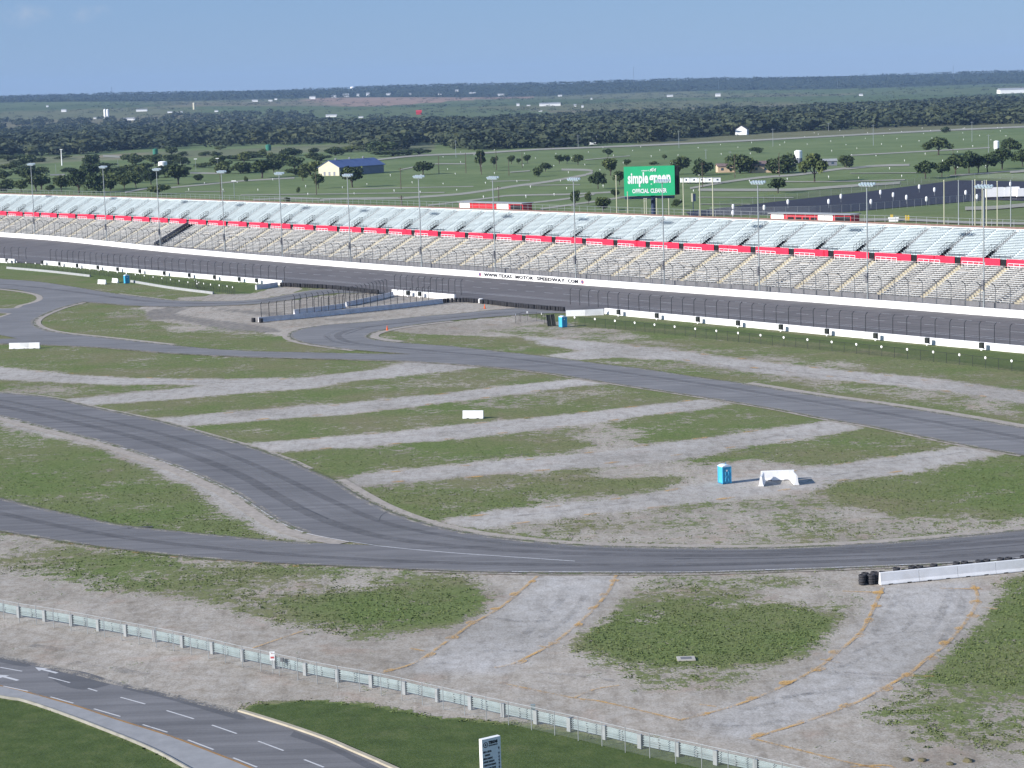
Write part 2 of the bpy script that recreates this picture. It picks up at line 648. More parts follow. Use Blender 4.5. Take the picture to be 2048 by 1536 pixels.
def pip(px, py, poly):
    poly = np.array(poly, float)
    inside = np.zeros(len(px), bool)
    sel = np.where((px >= poly[:, 0].min()) & (px <= poly[:, 0].max()) & (py >= poly[:, 1].min()) & (py <= poly[:, 1].max()))[0]
    if len(sel) == 0:
        return inside
    x, y = px[sel], py[sel]
    ins = np.zeros(len(sel), bool)
    j = len(poly) - 1
    for i in range(len(poly)):
        xi, yi = poly[i]
        xj, yj = poly[j]
        c = ((yi > y) != (yj > y)) & (x < (xj - xi) * (y - yi) / (yj - yi + 1e-12) + xi)
        ins ^= c
        j = i
    inside[sel[ins]] = True
    return inside


def wpoly(pts, n=0):
    return [(p.x, p.y) for p in gpts(pts, 0, n)]


# edges traced along the infield roads (photo survey coordinates)
A_UP = [(-350, 760), (-150, 772), (0, 785), (100, 795), (188, 815), (301, 838), (352, 851), (410, 868), (495, 892), (533, 905), (581, 922), (615, 938), (666, 960), (714, 989), (765, 1016), (834, 1042), (919, 1063), (1022, 1078), (1158, 1090), (1348, 1095), (1519, 1096), (1690, 1090), (1826, 1081), (2048, 1060), (2200, 1040), (2500, 995)]
A_LO = [(-350, 790), (-150, 807), (0, 832), (68, 849), (137, 866), (222, 888), (290, 910), (359, 934), (410, 956), (461, 980), (495, 1001), (530, 1024), (564, 1045), (615, 1066), (700, 1083), (770, 1092)]
B_UP = [(-350, 930), (-150, 962), (0, 996), (68, 1013), (137, 1028), (239, 1049), (342, 1061), (444, 1071), (547, 1081), (625, 1086), (770, 1092)]
B_LO = [(-350, 990), (-150, 1030), (0, 1062), (85, 1076), (171, 1089), (308, 1106), (478, 1122), (700, 1133), (851, 1140), (1022, 1145), (1348, 1146), (1485, 1143), (1690, 1136), (1895, 1127), (2048, 1117), (2200, 1102), (2500, 1066)]
D_UP = [(-300, 540), (-100, 550), (0, 557.6), (78, 563.5), (156, 575), (234, 587.5), (312, 597), (351, 601), (410, 602.5), (480, 601.5), (530, 597), (584, 588), (626, 581), (690, 577), (760, 575)]
D_LO = [(760, 585), (700, 586), (662, 587), (584, 599), (520, 607), (460, 610.5), (400, 612.5), (352, 613.5), (273, 611.5), (215, 607), (168, 603.5)]
CONN = [(168, 603.5), (120, 616), (79, 633), (67, 645), (75, 654), (99, 662), (137, 668), (205, 675), (342, 690), (478, 701), (700, 706.5), (818, 708)]
H_OUT = [(818, 708), (714, 700), (636, 690), (597, 682), (581, 674), (584, 665), (610, 656), (662, 649), (740, 643), (845, 632.5), (923, 626), (1000, 618.5), (1080, 614), (1180, 611)]
H_IN = [(1180, 626), (1080, 627), (1000, 632.5), (897, 641.5), (818, 651), (766, 660), (737, 669), (741, 677), (792, 684.5), (897, 692), (1000, 703), (1090, 712.5), (1158, 722), (1295, 739), (1380, 752), (1485, 767), (1621, 789), (1758, 808), (1895, 829), (1997, 847), (2048, 856), (2200, 884), (2500, 940)]
C_LO = [(2500, 1006), (2200, 942), (2048, 911), (1946, 893), (1860, 876), (1758, 855), (1655, 838), (1553, 818), (1450, 801), (1348, 785), (1261, 772), (1158, 756), (1090, 745), (974, 733), (818, 722.5), (700, 719), (512, 714), (342, 706), (205, 695), (102, 690), (0, 687), (-300, 682)]
LEFT = [(-300, 677), (0, 678), (35, 677), (0, 670), (-300, 655), (-300, 640), (0, 635), (24, 627), (0, 625), (-300, 621), (-300, 612), (0, 618), (49, 610), (78, 602.5), (86, 595.7), (78, 589), (49, 583), (0, 577), (-300, 565)]

SRV_UP = [(-250, 1262), (0, 1312), (102, 1334), (219, 1363), (307, 1382), (376, 1399), (475, 1424), (512, 1435), (581, 1457), (649, 1481), (700, 1503), (760, 1529), (830, 1562), (900, 1600)]
SRV_LO = [(500, 1610), (430, 1566), (376, 1536), (325, 1508), (273, 1484), (205, 1457), (137, 1431), (51, 1402), (0, 1393), (-250, 1345)]
SRV_OR = [(-250, 1318), (0, 1371), (58, 1385), (154, 1412), (239, 1440), (335, 1470), (427, 1505), (506, 1537), (640, 1600)]

S_POLY = {   # bare crushed-stone lanes
    'S1': [(-300, 716), (0, 734), (102, 744), (239, 755), (376, 757), (512, 757), (615, 755), (700, 744), (760, 737), (830, 721), (980, 732), (885, 742), (782, 754), (680, 764), (615, 777), (547, 780), (444, 789), (307, 801), (171, 811), (120, 798), (171, 795), (273, 784), (376, 775), (424, 770), (325, 767), (239, 769), (102, 763), (0, 758), (-300, 742)],
    'S2': [(290, 838), (410, 828), (547, 816), (700, 806), (748, 799), (885, 787), (1022, 770), (1158, 757), (1230, 766), (1150, 772), (1056, 784), (919, 801), (782, 818), (680, 829), (615, 833), (478, 843), (350, 852)],
    'S3': [(480, 886), (581, 880), (700, 871), (782, 864), (919, 849), (1005, 841), (1124, 830), (1261, 815), (1380, 800), (1410, 795), (1470, 806), (1380, 822), (1295, 830), (1192, 844), (1073, 858), (953, 873), (817, 885), (700, 894), (545, 905)],
    'S4': [(690, 955), (714, 950), (851, 934), (987, 921), (1107, 912), (1186, 905), (1278, 893), (1348, 882), (1450, 871), (1614, 847), (1665, 839), (1730, 853), (1621, 875), (1491, 894), (1400, 912), (1329, 922), (1261, 929), (1124, 938), (987, 948), (851, 960), (700, 973)],
    'S5': [(880, 1041), (987, 1020), (1124, 1006), (1261, 993), (1380, 972), (1440, 960), (1540, 948), (1638, 934), (1758, 916), (1860, 902), (1940, 891), (2010, 906), (1929, 920), (1826, 944), (1690, 961), (1638, 973), (1467, 996), (1348, 1011), (1193, 1027), (1056, 1043), (960, 1058)],
    'S6': [(1040, 672), (1150, 680), (1348, 699), (1485, 719), (1621, 733), (1758, 747), (1895, 760), (2048, 781), (2400, 830), (2400, 868), (2048, 806), (1895, 782), (1758, 767), (1621, 755), (1485, 741), (1348, 719), (1230, 714), (1150, 720), (1085, 711), (1170, 702), (1080, 688)],
}
T_POLY = {
    'T1': [(1075, 1150), (1060, 1170), (1000, 1215), (940, 1250), (890, 1285), (830, 1325), (790, 1345), (1010, 1345), (1030, 1325), (1100, 1290), (1140, 1260), (1180, 1225), (1215, 1185), (1232, 1148)],
    'T2': [(1775, 1168), (1740, 1230), (1720, 1265), (1680, 1300), (1640, 1332), (1580, 1365), (1500, 1400), (1420, 1425), (1370, 1450), (1500, 1485), (1540, 1465), (1620, 1440), (1700, 1410), (1750, 1385), (1820, 1345), (1850, 1320), (1890, 1290), (1930, 1245), (1955, 1200), (1950, 1163)],
}

NV = len(GX)
grass = np.full(NV, 0.78)
light = np.zeros(NV)
dark = np.zeros(NV)
lush = np.zeros(NV)


def put(arr, pts, val, n=0):
    arr[pip(GX, GY, wpoly(pts, n))] = val


GRAVEL = B_LO + [(2600, 1800), (-600, 1800)]
put(grass, GRAVEL, 0.02)
# lower left patch
put(grass, [(-300, 1040), (0, 1068), (150, 1092), (308, 1110), (478, 1126), (700, 1137), (851, 1143), (950, 1150), (978, 1180), (970, 1215), (930, 1245), (880, 1258), (800, 1264), (760, 1272), (690, 1284), (620, 1262), (520, 1243), (430, 1213), (300, 1187), (200, 1177), (100, 1162), (0, 1145), (-300, 1090)], 0.60)
put(grass, [(-300, 1035), (0, 1075), (120, 1098), (0, 1110), (-300, 1070)], 0.3)
put(grass, [(150, 1110), (330, 1120), (520, 1135), (640, 1148), (520, 1165), (300, 1165), (120, 1145)], 0.74)
put(grass, [(480, 1158), (640, 1150), (790, 1160), (720, 1178), (560, 1185)], 0.36)
put(grass, [(520, 1200), (680, 1183), (860, 1178), (968, 1172), (962, 1214), (930, 1243), (860, 1256), (760, 1252), (640, 1240)], 0.88)
# lower middle patch
put(grass, [(1280, 1152), (1350, 1150), (1480, 1148), (1600, 1150), (1660, 1162), (1690, 1200), (1680, 1255), (1650, 1290), (1610, 1320), (1540, 1335), (1500, 1365), (1420, 1385), (1340, 1387), (1250, 1367), (1180, 1342), (1160, 1320), (1105, 1296), (1160, 1265), (1205, 1240), (1232, 1212), (1262, 1180)], 0.52)
put(grass, [(1240, 1215), (1400, 1190), (1560, 1205), (1670, 1235), (1660, 1270), (1610, 1300), (1540, 1322), (1440, 1335), (1330, 1325), (1230, 1310), (1170, 1290), (1190, 1262)], 0.92)
put(grass, [(1400, 1196), (1520, 1200), (1500, 1225), (1420, 1215)], 0.55)
put(grass, [(1540, 1290), (1640, 1270), (1610, 1300), (1560, 1312)], 0.6)
put(grass, [(1250, 1235), (1310, 1215), (1330, 1230), (1280, 1250)], 0.62)
put(grass, [(1500, 1178), (1690, 1165), (1760, 1180), (1720, 1230), (1660, 1225), (1560, 1195)], 0.3)
# lower right patch
put(grass, [(2010, 1160), (2048, 1142), (2500, 1095), (2500, 1640), (2048, 1545), (1900, 1505), (1790, 1470), (1690, 1432), (1700, 1420), (1760, 1390), (1830, 1350), (1880, 1310), (1920, 1280), (1960, 1240), (1990, 1200)], 0.90)
put(grass, [(1690, 1432), (1760, 1392), (1830, 1362), (2048, 1372), (2500, 1400), (2500, 1640), (2048, 1545), (1900, 1505), (1790, 1470)], 0.50)
put(grass, [(1760, 1480), (1900, 1490), (2048, 1520), (2500, 1600), (2500, 1700), (1900, 1600)], 0.18)
# lawns at the service road
LAWN = [(475, 1425), (505, 1411), (560, 1405), (640, 1401), (720, 1408), (800, 1420), (870, 1434), (950, 1440), (1050, 1450), (1150, 1463), (1250, 1483), (1350, 1503), (1440, 1523), (1520, 1545), (1700, 1600), (1700, 1800), (400, 1800)]
LAWN2 = [(-400, 1365), (0, 1393), (51, 1402), (137, 1431), (205, 1457), (273, 1484), (325, 1508), (376, 1536), (430, 1566), (560, 1680), (560, 1800), (-600, 1800)]
for pl in (LAWN, LAWN2):
    put(grass, pl, 1.6)
    put(lush, pl, 1.0)
for pl, lv in (([(0, 850), (96, 873), (239, 909), (325, 947), (417, 993), (523, 1058), (600, 1080), (444, 1071), (239, 1049), (0, 996), (-300, 930), (-300, 820)], 0.45), ([(1240, 1215), (1400, 1190), (1560, 1205), (1670, 1235), (1660, 1270), (1610, 1300), (1540, 1322), (1440, 1335), (1330, 1325), (1230, 1310), (1170, 1290), (1190, 1262)], 0.5),
                ([(2010, 1160), (2048, 1142), (2500, 1095), (2500, 1400), (2048, 1372), (1830, 1362), (1920, 1280)], 0.45), ([(1640, 978), (1700, 963), (1850, 945), (2020, 906), (2300, 930), (2300, 1010), (2048, 1025), (1900, 1008)], 0.35), ([(520, 1200), (680, 1183), (860, 1178), (968, 1172), (962, 1214), (930, 1243), (760, 1252)], 0.45), ([(1200, 850), (1380, 822), (1620, 820), (1640, 842), (1400, 878), (1280, 890)], 0.4), ([(560, 905), (800, 888), (1060, 880), (1100, 905), (714, 948)], 0.35)):
    put(lush, pl, lv)
# infield strips
for k, pl in S_POLY.items():
    put(grass, pl, -0.10)
    put(light, pl, 0.55)
for k, pl in T_POLY.items():
    put(grass, pl, -0.5)
    put(light, pl, 0.8)
# mixed ground between the lanes
put(grass, [(1060, 1047), (1193, 1030), (1350, 1014), (1500, 1000), (1640, 985), (1700, 1010), (1800, 1030), (2048, 1035), (2300, 1000), (2300, 1030), (2048, 1060), (1700, 1090), (1350, 1096), (1150, 1090), (985, 1068)], 0.40)
put(grass, [(1640, 978), (1700, 963), (1850, 945), (2020, 906), (2300, 930), (2300, 1010), (2048, 1025), (1900, 1008), (1790, 1030), (1690, 1008)], 0.86)
put(grass, [(1390, 955), (1440, 930), (1500, 918), (1600, 930), (1690, 935), (1690, 962), (1600, 985), (1480, 1000), (1360, 1010), (1330, 985)], 0.05)
put(grass, [(1180, 942), (1330, 922), (1440, 928), (1420, 950), (1300, 955), (1200, 960)], 0.22)
put(grass, [(1050, 1000), (1180, 985), (1300, 975), (1300, 990), (1130, 1003)], 0.5)
put(grass, [(700, 975), (850, 962), (1120, 940), (1150, 955), (1000, 985), (900, 985)], 0.62)
put(grass, [(1073, 860), (1192, 846), (1290, 832), (1240, 850), (1300, 870), (1280, 890), (1190, 903), (1120, 905), (1200, 890), (1120, 870)], 0.36)
put(grass, [(760, 756), (885, 744), (990, 735), (1100, 748), (1020, 768), (885, 784), (748, 796), (690, 790)], 0.66)
put(grass, [(1300, 790), (1170, 800), (1000, 818), (900, 812), (1060, 786), (1200, 770)], 0.62)
put(grass, [(0, 764), (160, 778), (280, 776), (200, 790), (120, 796), (0, 788)], 0.5)
# stone margin of the lower bend
MARGIN = spl(A_LO[2:], 4) + [(622, 1084), (547, 1070), (523, 1056), (478, 1032), (444, 1008), (417, 991), (376, 967), (325, 945), (287, 929), (239, 907), (167, 886), (96, 871), (0, 848)]
put(grass, MARGIN, -0.2)
put(light, MARGIN, 0.55)
put(grass, [(0, 855), (96, 875), (90, 890), (0, 890)], 0.55)
# loose sand and rubber round the hairpin
put(grass, [(280, 611), (400, 612), (512, 607), (600, 598), (700, 586), (780, 586), (900, 598), (1130, 614), (1000, 620), (740, 645), (600, 658), (579, 674), (540, 667), (420, 655), (330, 650), (296, 636)], -0.05)
put(grass, [(300, 640), (400, 648), (540, 665), (470, 668), (340, 664)], 0.42)
put(dark, [(290, 630), (312, 617), (380, 615), (352, 627), (420, 638), (500, 648), (565, 661), (520, 665), (440, 658), (360, 640), (300, 640)], 0.8, 3)
put(dark, [(410, 614), (512, 622), (590, 627), (530, 631), (460, 622)], 0.8, 3)
put(dark, [(640, 640), (700, 634), (760, 632), (700, 642)], 0.5, 3)
put(grass, [(744, 672), (770, 664), (870, 672), (1000, 688), (1140, 702), (1090, 711), (1000, 702), (897, 691), (792, 684)], 0.72)
put(grass, [(770, 661), (897, 643), (1040, 630), (1150, 650), (1100, 672), (960, 672), (850, 668)], 0.12)
put(grass, [(960, 660), (1100, 645), (1250, 660), (1348, 690), (1348, 698), (1150, 679), (1040, 671)], 0.46)
put(grass, [(1348, 700), (1560, 700), (1760, 735), (1758, 746), (1621, 732), (1485, 718)], 0.55)
put(grass, [(1170, 722), (1348, 722), (1485, 744), (1621, 758), (1758, 770), (1895, 785), (2048, 810), (2048, 840), (1800, 795), (1500, 755), (1300, 735)], 0.5)
put(grass, [(1150, 632), (1250, 640), (1480, 658), (1766, 684), (2048, 708), (2400, 738), (2400, 800), (2048, 752), (1700, 702), (1400, 672), (1160, 652)], 1.3)
put(lush, [(1150, 632), (1250, 640), (1480, 658), (1766, 684), (2048, 708), (2400, 738), (2400, 780), (2048, 742), (1700, 692), (1400, 662), (1160, 646)], 0.75)
put(grass, [(-300, 490), (91, 523), (300, 548), (530, 570), (500, 588), (425, 585), (200, 560), (14, 537), (-300, 510)], 1.3)
put(lush, [(-300, 490), (91, 523), (300, 548), (530, 570), (500, 588), (425, 585), (200, 560), (14, 537), (-300, 510)], 0.75)
put(grass, [(425, 590), (500, 588), (560, 572), (610, 575), (584, 586), (500, 600), (400, 601), (330, 598)], -0.05)
put(grass, [(0, 552), (70, 556), (110, 566), (60, 562), (0, 556)], 0.4)
# dry scrub around the middle of the bean shaped island
put(grass, [(220, 620), (290, 615), (300, 640), (380, 652), (260, 650), (200, 640)], 0.60)
# bare red-brown band between guardrail and lawn
far = np.clip((GY - 560) / 300.0, 0, 1)
grass = np.where(GY > 560, 1.15, grass)
BEHIND = pip(GX, GY, wpoly([(-300, 500), (-300, 386), (200, 392), (700, 412), (1200, 428), (1700, 448), (2300, 475), (2300, 640), (1500, 590), (800, 545), (200, 490)]))
grass = np.where(BEHIND & (GY > 470), 0.15, grass)

# far fields: base colours of crop and pasture (r,g,b) on the sheet
pal = np.array([[0.085, 0.120, 0.050], [0.100, 0.130, 0.058], [0.075, 0.105, 0.045], [0.125, 0.135, 0.068], [0.155, 0.145, 0.085]])
fx = np.floor((GX + 0.25 * GY) / 620.0).astype(int)
fy = np.floor((GY - 0.1 * GX) / 420.0).astype(int)
hid = np.abs((fx * 7349 + fy * 9151) * 2654435761 % 1000003) % 1000
pi_ = np.where(hid < 260, 0, np.where(hid < 480, 1, np.where(hid < 620, 2, np.where(hid < 850, 3, 4))))
field = pal[pi_]
nearfield = GY < 4200
field[nearfield] = np.array([0.132, 0.176, 0.078])


def far_poly(pts, zs):
    return [(p.x, p.y) for p in [G(u, v, zs) for u, v in pts]]


field[pip(GX, GY, far_poly([(540, 216), (700, 207), (1000, 200), (1110, 199), (1060, 205), (900, 212), (700, 221)], 12))] = (0.26, 0.185, 0.135)
for pts_, c_ in (([(-100, 322), (300, 304), (640, 291), (870, 285), (870, 300), (640, 304), (300, 318), (-100, 334)], (0.150, 0.165, 0.095)), ([(1240, 296), (1380, 288), (1546, 280), (1720, 270), (2100, 252), (2100, 240), (1720, 255), (1460, 268), (1300, 281)], (0.140, 0.145, 0.080)),
                 ([(200, 312), (230, 309), (300, 312), (300, 318), (210, 318)], (0.24, 0.21, 0.15)), ([(1700, 372), (1900, 358), (2100, 356), (2100, 364), (1912, 361), (1724, 384), (1500, 410), (1450, 412)], (0.125, 0.150, 0.080))):
    field[pip(GX, GY, far_poly(pts_, 0))] = c_
hill = GY > 7500
field[hill] = (0.035, 0.050, 0.030)

# soften the outlines of the patches over about a metre
dxm = np.where((XS > -117) & (XS < 117))[0]
dym = np.where((YS > 139) & (YS < 419))[0]


def soften(arr, rad, times):
    A = arr.reshape(len(YS), len(XS)).copy()
    B = A[dym[0]:dym[-1] + 1, dxm[0]:dxm[-1] + 1]
    for _ in range(times):
        for axis in (0, 1):
            pad = [(0, 0), (0, 0)]
            pad[axis] = (rad, rad)
            P_ = np.pad(B, pad, mode='edge')
            B = sum(np.take(P_, range(k, k + B.shape[axis]), axis=axis) for k in range(2 * rad + 1)) / (2 * rad + 1)
    A[dym[0]:dym[-1] + 1, dxm[0]:dxm[-1] + 1] = B
    return A.ravel()


lawn_keep = grass > 1.4
grass_hard = grass.copy()
grass = np.where(lawn_keep, grass, soften(np.minimum(grass, 1.3), 2, 2))
light = soften(light, 1, 3)
dark = soften(dark, 1, 3)
GZ = terrain(GX, GY)
nz = np.array([mnoise.noise((x * 0.35, y * 0.35, 0.0)) if 138 < y < 420 and abs(x) < 118 else 0.0 for x, y in zip(GX, GY)])
GZ = GZ - 0.05 + 0.03 * nz

nx, ny = len(XS), len(YS)
idx = np.arange(nx * ny).reshape(ny, nx)
quads = np.stack([idx[:-1, :-1], idx[:-1, 1:], idx[1:, 1:], idx[1:, :-1]], -1).reshape(-1, 4)
gme = bpy.data.meshes.new('ground')
gme.vertices.add(NV)
gme.vertices.foreach_set('co', np.stack([GX, GY, GZ], 1).ravel())
gme.loops.add(len(quads) * 4)
gme.loops.foreach_set('vertex_index', quads.ravel())
gme.polygons.add(len(quads))
gme.polygons.foreach_set('loop_start', np.arange(0, len(quads) * 4, 4))
gme.polygons.foreach_set('use_smooth', np.ones(len(quads), bool))
gme.update(calc_edges=True)
at = gme.color_attributes.new('cover', 'FLOAT_COLOR', 'POINT')
at.data.foreach_set('color', np.stack([grass, light, dark, lush], 1).astype(np.float32).ravel())
at2 = gme.color_attributes.new('field', 'FLOAT_COLOR', 'POINT')
at2.data.foreach_set('color', np.c_[field, far].astype(np.float32).ravel())
ground = link('ground', gme)
tag(ground, kind='structure')


def ground_material():
    m, t, b = nodes_of('ground_cover')
    p = wpos(t)
    a1 = t.nodes.new('ShaderNodeAttribute')
    a1.attribute_name = 'cover'
    a2 = t.nodes.new('ShaderNodeAttribute')
    a2.attribute_name = 'field'
    s1 = t.nodes.new('ShaderNodeSeparateColor')
    t.links.new(a1.outputs['Color'], s1.inputs[0])
    g, li, dk = s1.outputs[0], s1.outputs[1], s1.outputs[2]
    lu = a1.outputs['Alpha']
    fa = a2.outputs['Alpha']
    nlow = noise_node(t, p, 0.11, 4, 0.6)
    nmid = noise_node(t, p, 0.75, 5, 0.65)
    nhi = noise_node(t, p, 3.4, 4, 0.7)
    nvh = noise_node(t, p, 11.0, 2, 0.6)
    # coverage of grass, ragged
    v = mathn(t, 'MULTIPLY_ADD', mathn(t, 'SUBTRACT', nlow, 0.5), 1.35, g)
    v = mathn(t, 'MULTIPLY_ADD', mathn(t, 'SUBTRACT', nmid, 0.5), 1.9, v)
    v = mathn(t, 'MULTIPLY_ADD', mathn(t, 'SUBTRACT', nhi, 0.5), 1.4, v)
    mr = t.nodes.new('ShaderNodeMapRange')
    mr.inputs[1].default_value = 0.40
    mr.inputs[2].default_value = 0.58
    t.links.new(v, mr.inputs[0])
    cov = mr.outputs[0]
    # soil and stone
    soil = ramp(t, nmid, [(0.25, (0.255, 0.222, 0.180)), (0.5, (0.345, 0.312, 0.270)), (0.75, (0.410, 0.385, 0.350))])
    red = ramp(t, noise_node(t, p, 0.16, 5, 0.65), [(0.55, 0.0), (0.72, 0.45)])
    soil = mixc(t, red, soil, (0.34, 0.235, 0.18))
    stone = ramp(t, nmid, [(0.25, (0.315, 0.300, 0.280)), (0.5, (0.390, 0.376, 0.360)), (0.78, (0.445, 0.437, 0.428))])
    bare = mixc(t, li, soil, stone)
    speck = ramp(t, noise_node(t, p, 5.5, 4, 0.8), [(0.32, (0.62, 0.61, 0.60)), (0.5, (1, 1, 1)), (0.68, (1.28, 1.28, 1.3))])
    bare = mixc(t, 0.85, bare, speck, 'MULTIPLY')
    tone = ramp(t, noise_node(t, p, 0.045, 5, 0.65), [(0.32, (0.80, 0.79, 0.77)), (0.5, (1, 1, 1)), (0.68, (1.12, 1.12, 1.13))])
    bare = mixc(t, 1.0, bare, tone, 'MULTIPLY')
    mps = t.nodes.new('ShaderNodeMapping')
    mps.inputs['Rotation'].default_value = (0, 0, 0.5)
    mps.inputs['Scale'].default_value = (0.5, 0.12, 1)
    t.links.new(p, mps.inputs[0])
    streak = ramp(t, noise_node(t, mps.outputs[0], 1.6, 6, 0.75), [(0.36, (0.74, 0.73, 0.72)), (0.5, (1, 1, 1)), (0.7, (1.1, 1.1, 1.1))])
    bare = mixc(t, 0.7, bare, streak, 'MULTIPLY')
    bare = mixc(t, mathn(t, 'MULTIPLY', dk, ramp(t, nmid, [(0.35, 0.25), (0.6, 1.0)])), bare, (0.125, 0.12, 0.115))
    # grass colours
    dry = ramp(t, nmid, [(0.3, (0.150, 0.148, 0.075)), (0.7, (0.215, 0.195, 0.120))])
    green = ramp(t, nhi, [(0.3, (0.082, 0.122, 0.036)), (0.7, (0.150, 0.200, 0.068))])
    nl2 = noise_node(t, p, 0.06, 4, 0.6)
    dryf = ramp(t, nl2, [(0.36, 0.12), (0.66, 0.85)])
    lush_inv = mathn(t, 'MULTIPLY_ADD', lu, -0.85, 1.0, clamp=True)
    gr = mixc(t, mathn(t, 'MULTIPLY', dryf, lush_inv), green, dry)
    gr = mixc(t, mathn(t, 'MULTIPLY_ADD', lu, 1.8, -0.9, clamp=True), gr, ramp(t, noise_node(t, p, 0.5, 5, 0.7), [(0.3, (0.046, 0.068, 0.025)), (0.5, (0.066, 0.095, 0.034)), (0.66, (0.092, 0.115, 0.046)), (0.8, (0.125, 0.125, 0.062))]))
    gspeck = ramp(t, nvh, [(0.25, (0.6, 0.6, 0.6)), (0.75, (1.35, 1.35, 1.35))])
    gr = mixc(t, 0.6, gr, gspeck, 'MULTIPLY')
    mott = ramp(t, noise_node(t, p, 1.7, 6, 0.75), [(0.33, (0.58, 0.60, 0.55)), (0.48, (0.98, 0.98, 0.98)), (0.66, (1.28, 1.22, 1.25))])
    gr = mixc(t, mathn(t, 'MULTIPLY', lush_inv, 0.85), gr, mixc(t, 1.0, gr, mott, 'MULTIPLY'))
    brown = ramp(t, noise_node(t, p, 0.33, 6, 0.7), [(0.54, 0.0), (0.66, 0.55)])
    gr = mixc(t, mathn(t, 'MULTIPLY', brown, lush_inv), gr, (0.205, 0.178, 0.125))
    # far fields
    nf = noise_node(t, p, 0.012, 5, 0.6)
    nf2 = noise_node(t, p, 0.09, 4, 0.7)
    ff = mixc(t, 1.0, a2.outputs['Color'], ramp(t, nf, [(0.3, (0.82, 0.86, 0.8)), (0.7, (1.25, 1.16, 1.2))]), 'MULTIPLY')
    ff = mixc(t, 0.7, ff, ramp(t, nf2, [(0.3, (0.75, 0.78, 0.75)), (0.7, (1.2, 1.18, 1.2))]), 'MULTIPLY')
    gr = mixc(t, fa, gr, ff)
    col = mixc(t, cov, bare, gr)
    t.links.new(col, b.inputs['Base Color'])
    b.inputs['Roughness'].default_value = 0.95
    b.inputs['Specular IOR Level'].default_value = 0.05
    hh = mathn(t, 'MULTIPLY_ADD', nhi, mathn(t, 'MULTIPLY_ADD', cov, 0.9, 0.12), mathn(t, 'MULTIPLY', cov, 0.35))
    bump(t, b, hh, 0.6, 0.09)
    return m


M['ground'] = ground_material()
gme.materials.append(M['ground'])


# ------------------------------------------------------------------ flat sheets and ribbons
def sheet(name, pts, z, mat, parent=None):
    """flat polygon (concave allowed) at height z"""
    me = bpy.data.meshes.new(name)
    bm = bmesh.new()
    vs = [bm.verts.new((p[0], p[1], z)) for p in pts]
    f = bm.faces.new(vs)
    bmesh.ops.triangulate(bm, faces=[f], ngon_method='EAR_CLIP')
    bmesh.ops.recalc_face_normals(bm, faces=bm.faces)
    for f in bm.faces:
        if f.normal.z < 0:
            f.normal_flip()
    bm.to_mesh(me)
    bm.free()
    me.materials.append(mat)
    return link(name, me, parent)


def ribbon_world(mb, pts, w, z=None, off=0.0):
    """strip of width w along world points"""
    c = Curve([(p.x, p.y, p.z if z is None else z) for p in pts])
    rings = []
    for s in c.S:
        p, n = c.at(s), c.nor(s, 0.8)
        rings.append([p + n * (off + w / 2), p + n * (off - w / 2)])
    mb.loft(rings)


def W(pts, n=6):
    return [(p.x, p.y) for p in gpts(pts, 0, n)]


low_road = W(A_UP) + W(B_LO[::-1]) + W(B_UP)[:-1] + W(A_LO[::-1])
tag(sheet('lower_road', low_road, 0.03, M['asphalt_low']), kind='structure')
inf_road = W(D_UP) + W(D_LO)[:-1] + W(CONN, 5)[:-1] + W(H_OUT) + W(H_IN) + W(C_LO, 4) + W(LEFT[:4], 1) + W(LEFT[4:9], 1) + W(LEFT[9:], 3)
tag(sheet('infield_road', inf_road, 0.03, M['asphalt']), kind='structure')

# pale margins along the roads
mb = MB()
for pts, w, off in ((A_UP[:12], 0.7, 0.5), (A_UP[12:], 1.5, 0.9), (B_LO[8:], 0.7, -0.5)):
    ribbon_world(mb, gpts(pts, 0.012, 6), w, 0.012, off)
for pts, w, off in ((A_LO[1:-1], 2.2, -1.0),):
    ribbon_world(mb, gpts(pts, 0.012, 6), w, 0.012, off)
for pts, w, off in ((CONN[:9], 1.6, 0.8), (H_OUT[1:8], 1.5, 0.8), (H_IN[3:9], 2.2, 1.2), (D_UP[5:], 1.0, 0.5), (H_IN[15:], 2.2, 1.0), (C_LO[2:-6], 0.9, 0.5), (LEFT[10:-1], 1.5, 0.8), (LEFT[6:9], 1.2, 0.6), (C_LO[-7:], 0.7, 0.4), (D_LO[3:], 0.7, 0.4)):
    ribbon_world(mb, gpts(pts, 0.012, 5), w, 0.012, off)
tag(mb.build('road_margin', M['apron'], fix=False), kind='structure')
# white edge line in the lower bend and along the bottom road
mb = MB()
ribbon_world(mb, gpts(A_LO[2:-1], 0.036, 6), 0.16, 0.036, -0.1)
ribbon_world(mb, gpts(B_LO[9:], 0.036, 6), 0.22, 0.036, 0.5)
ribbon_world(mb, gpts([(700, 1083), (780, 1094), (900, 1105), (1030, 1114), (1150, 1122)], 0.036, 5), 0.15, 0.036)
tag(mb.build('road_edge_line', M['line_white'], fix=False), kind='structure')
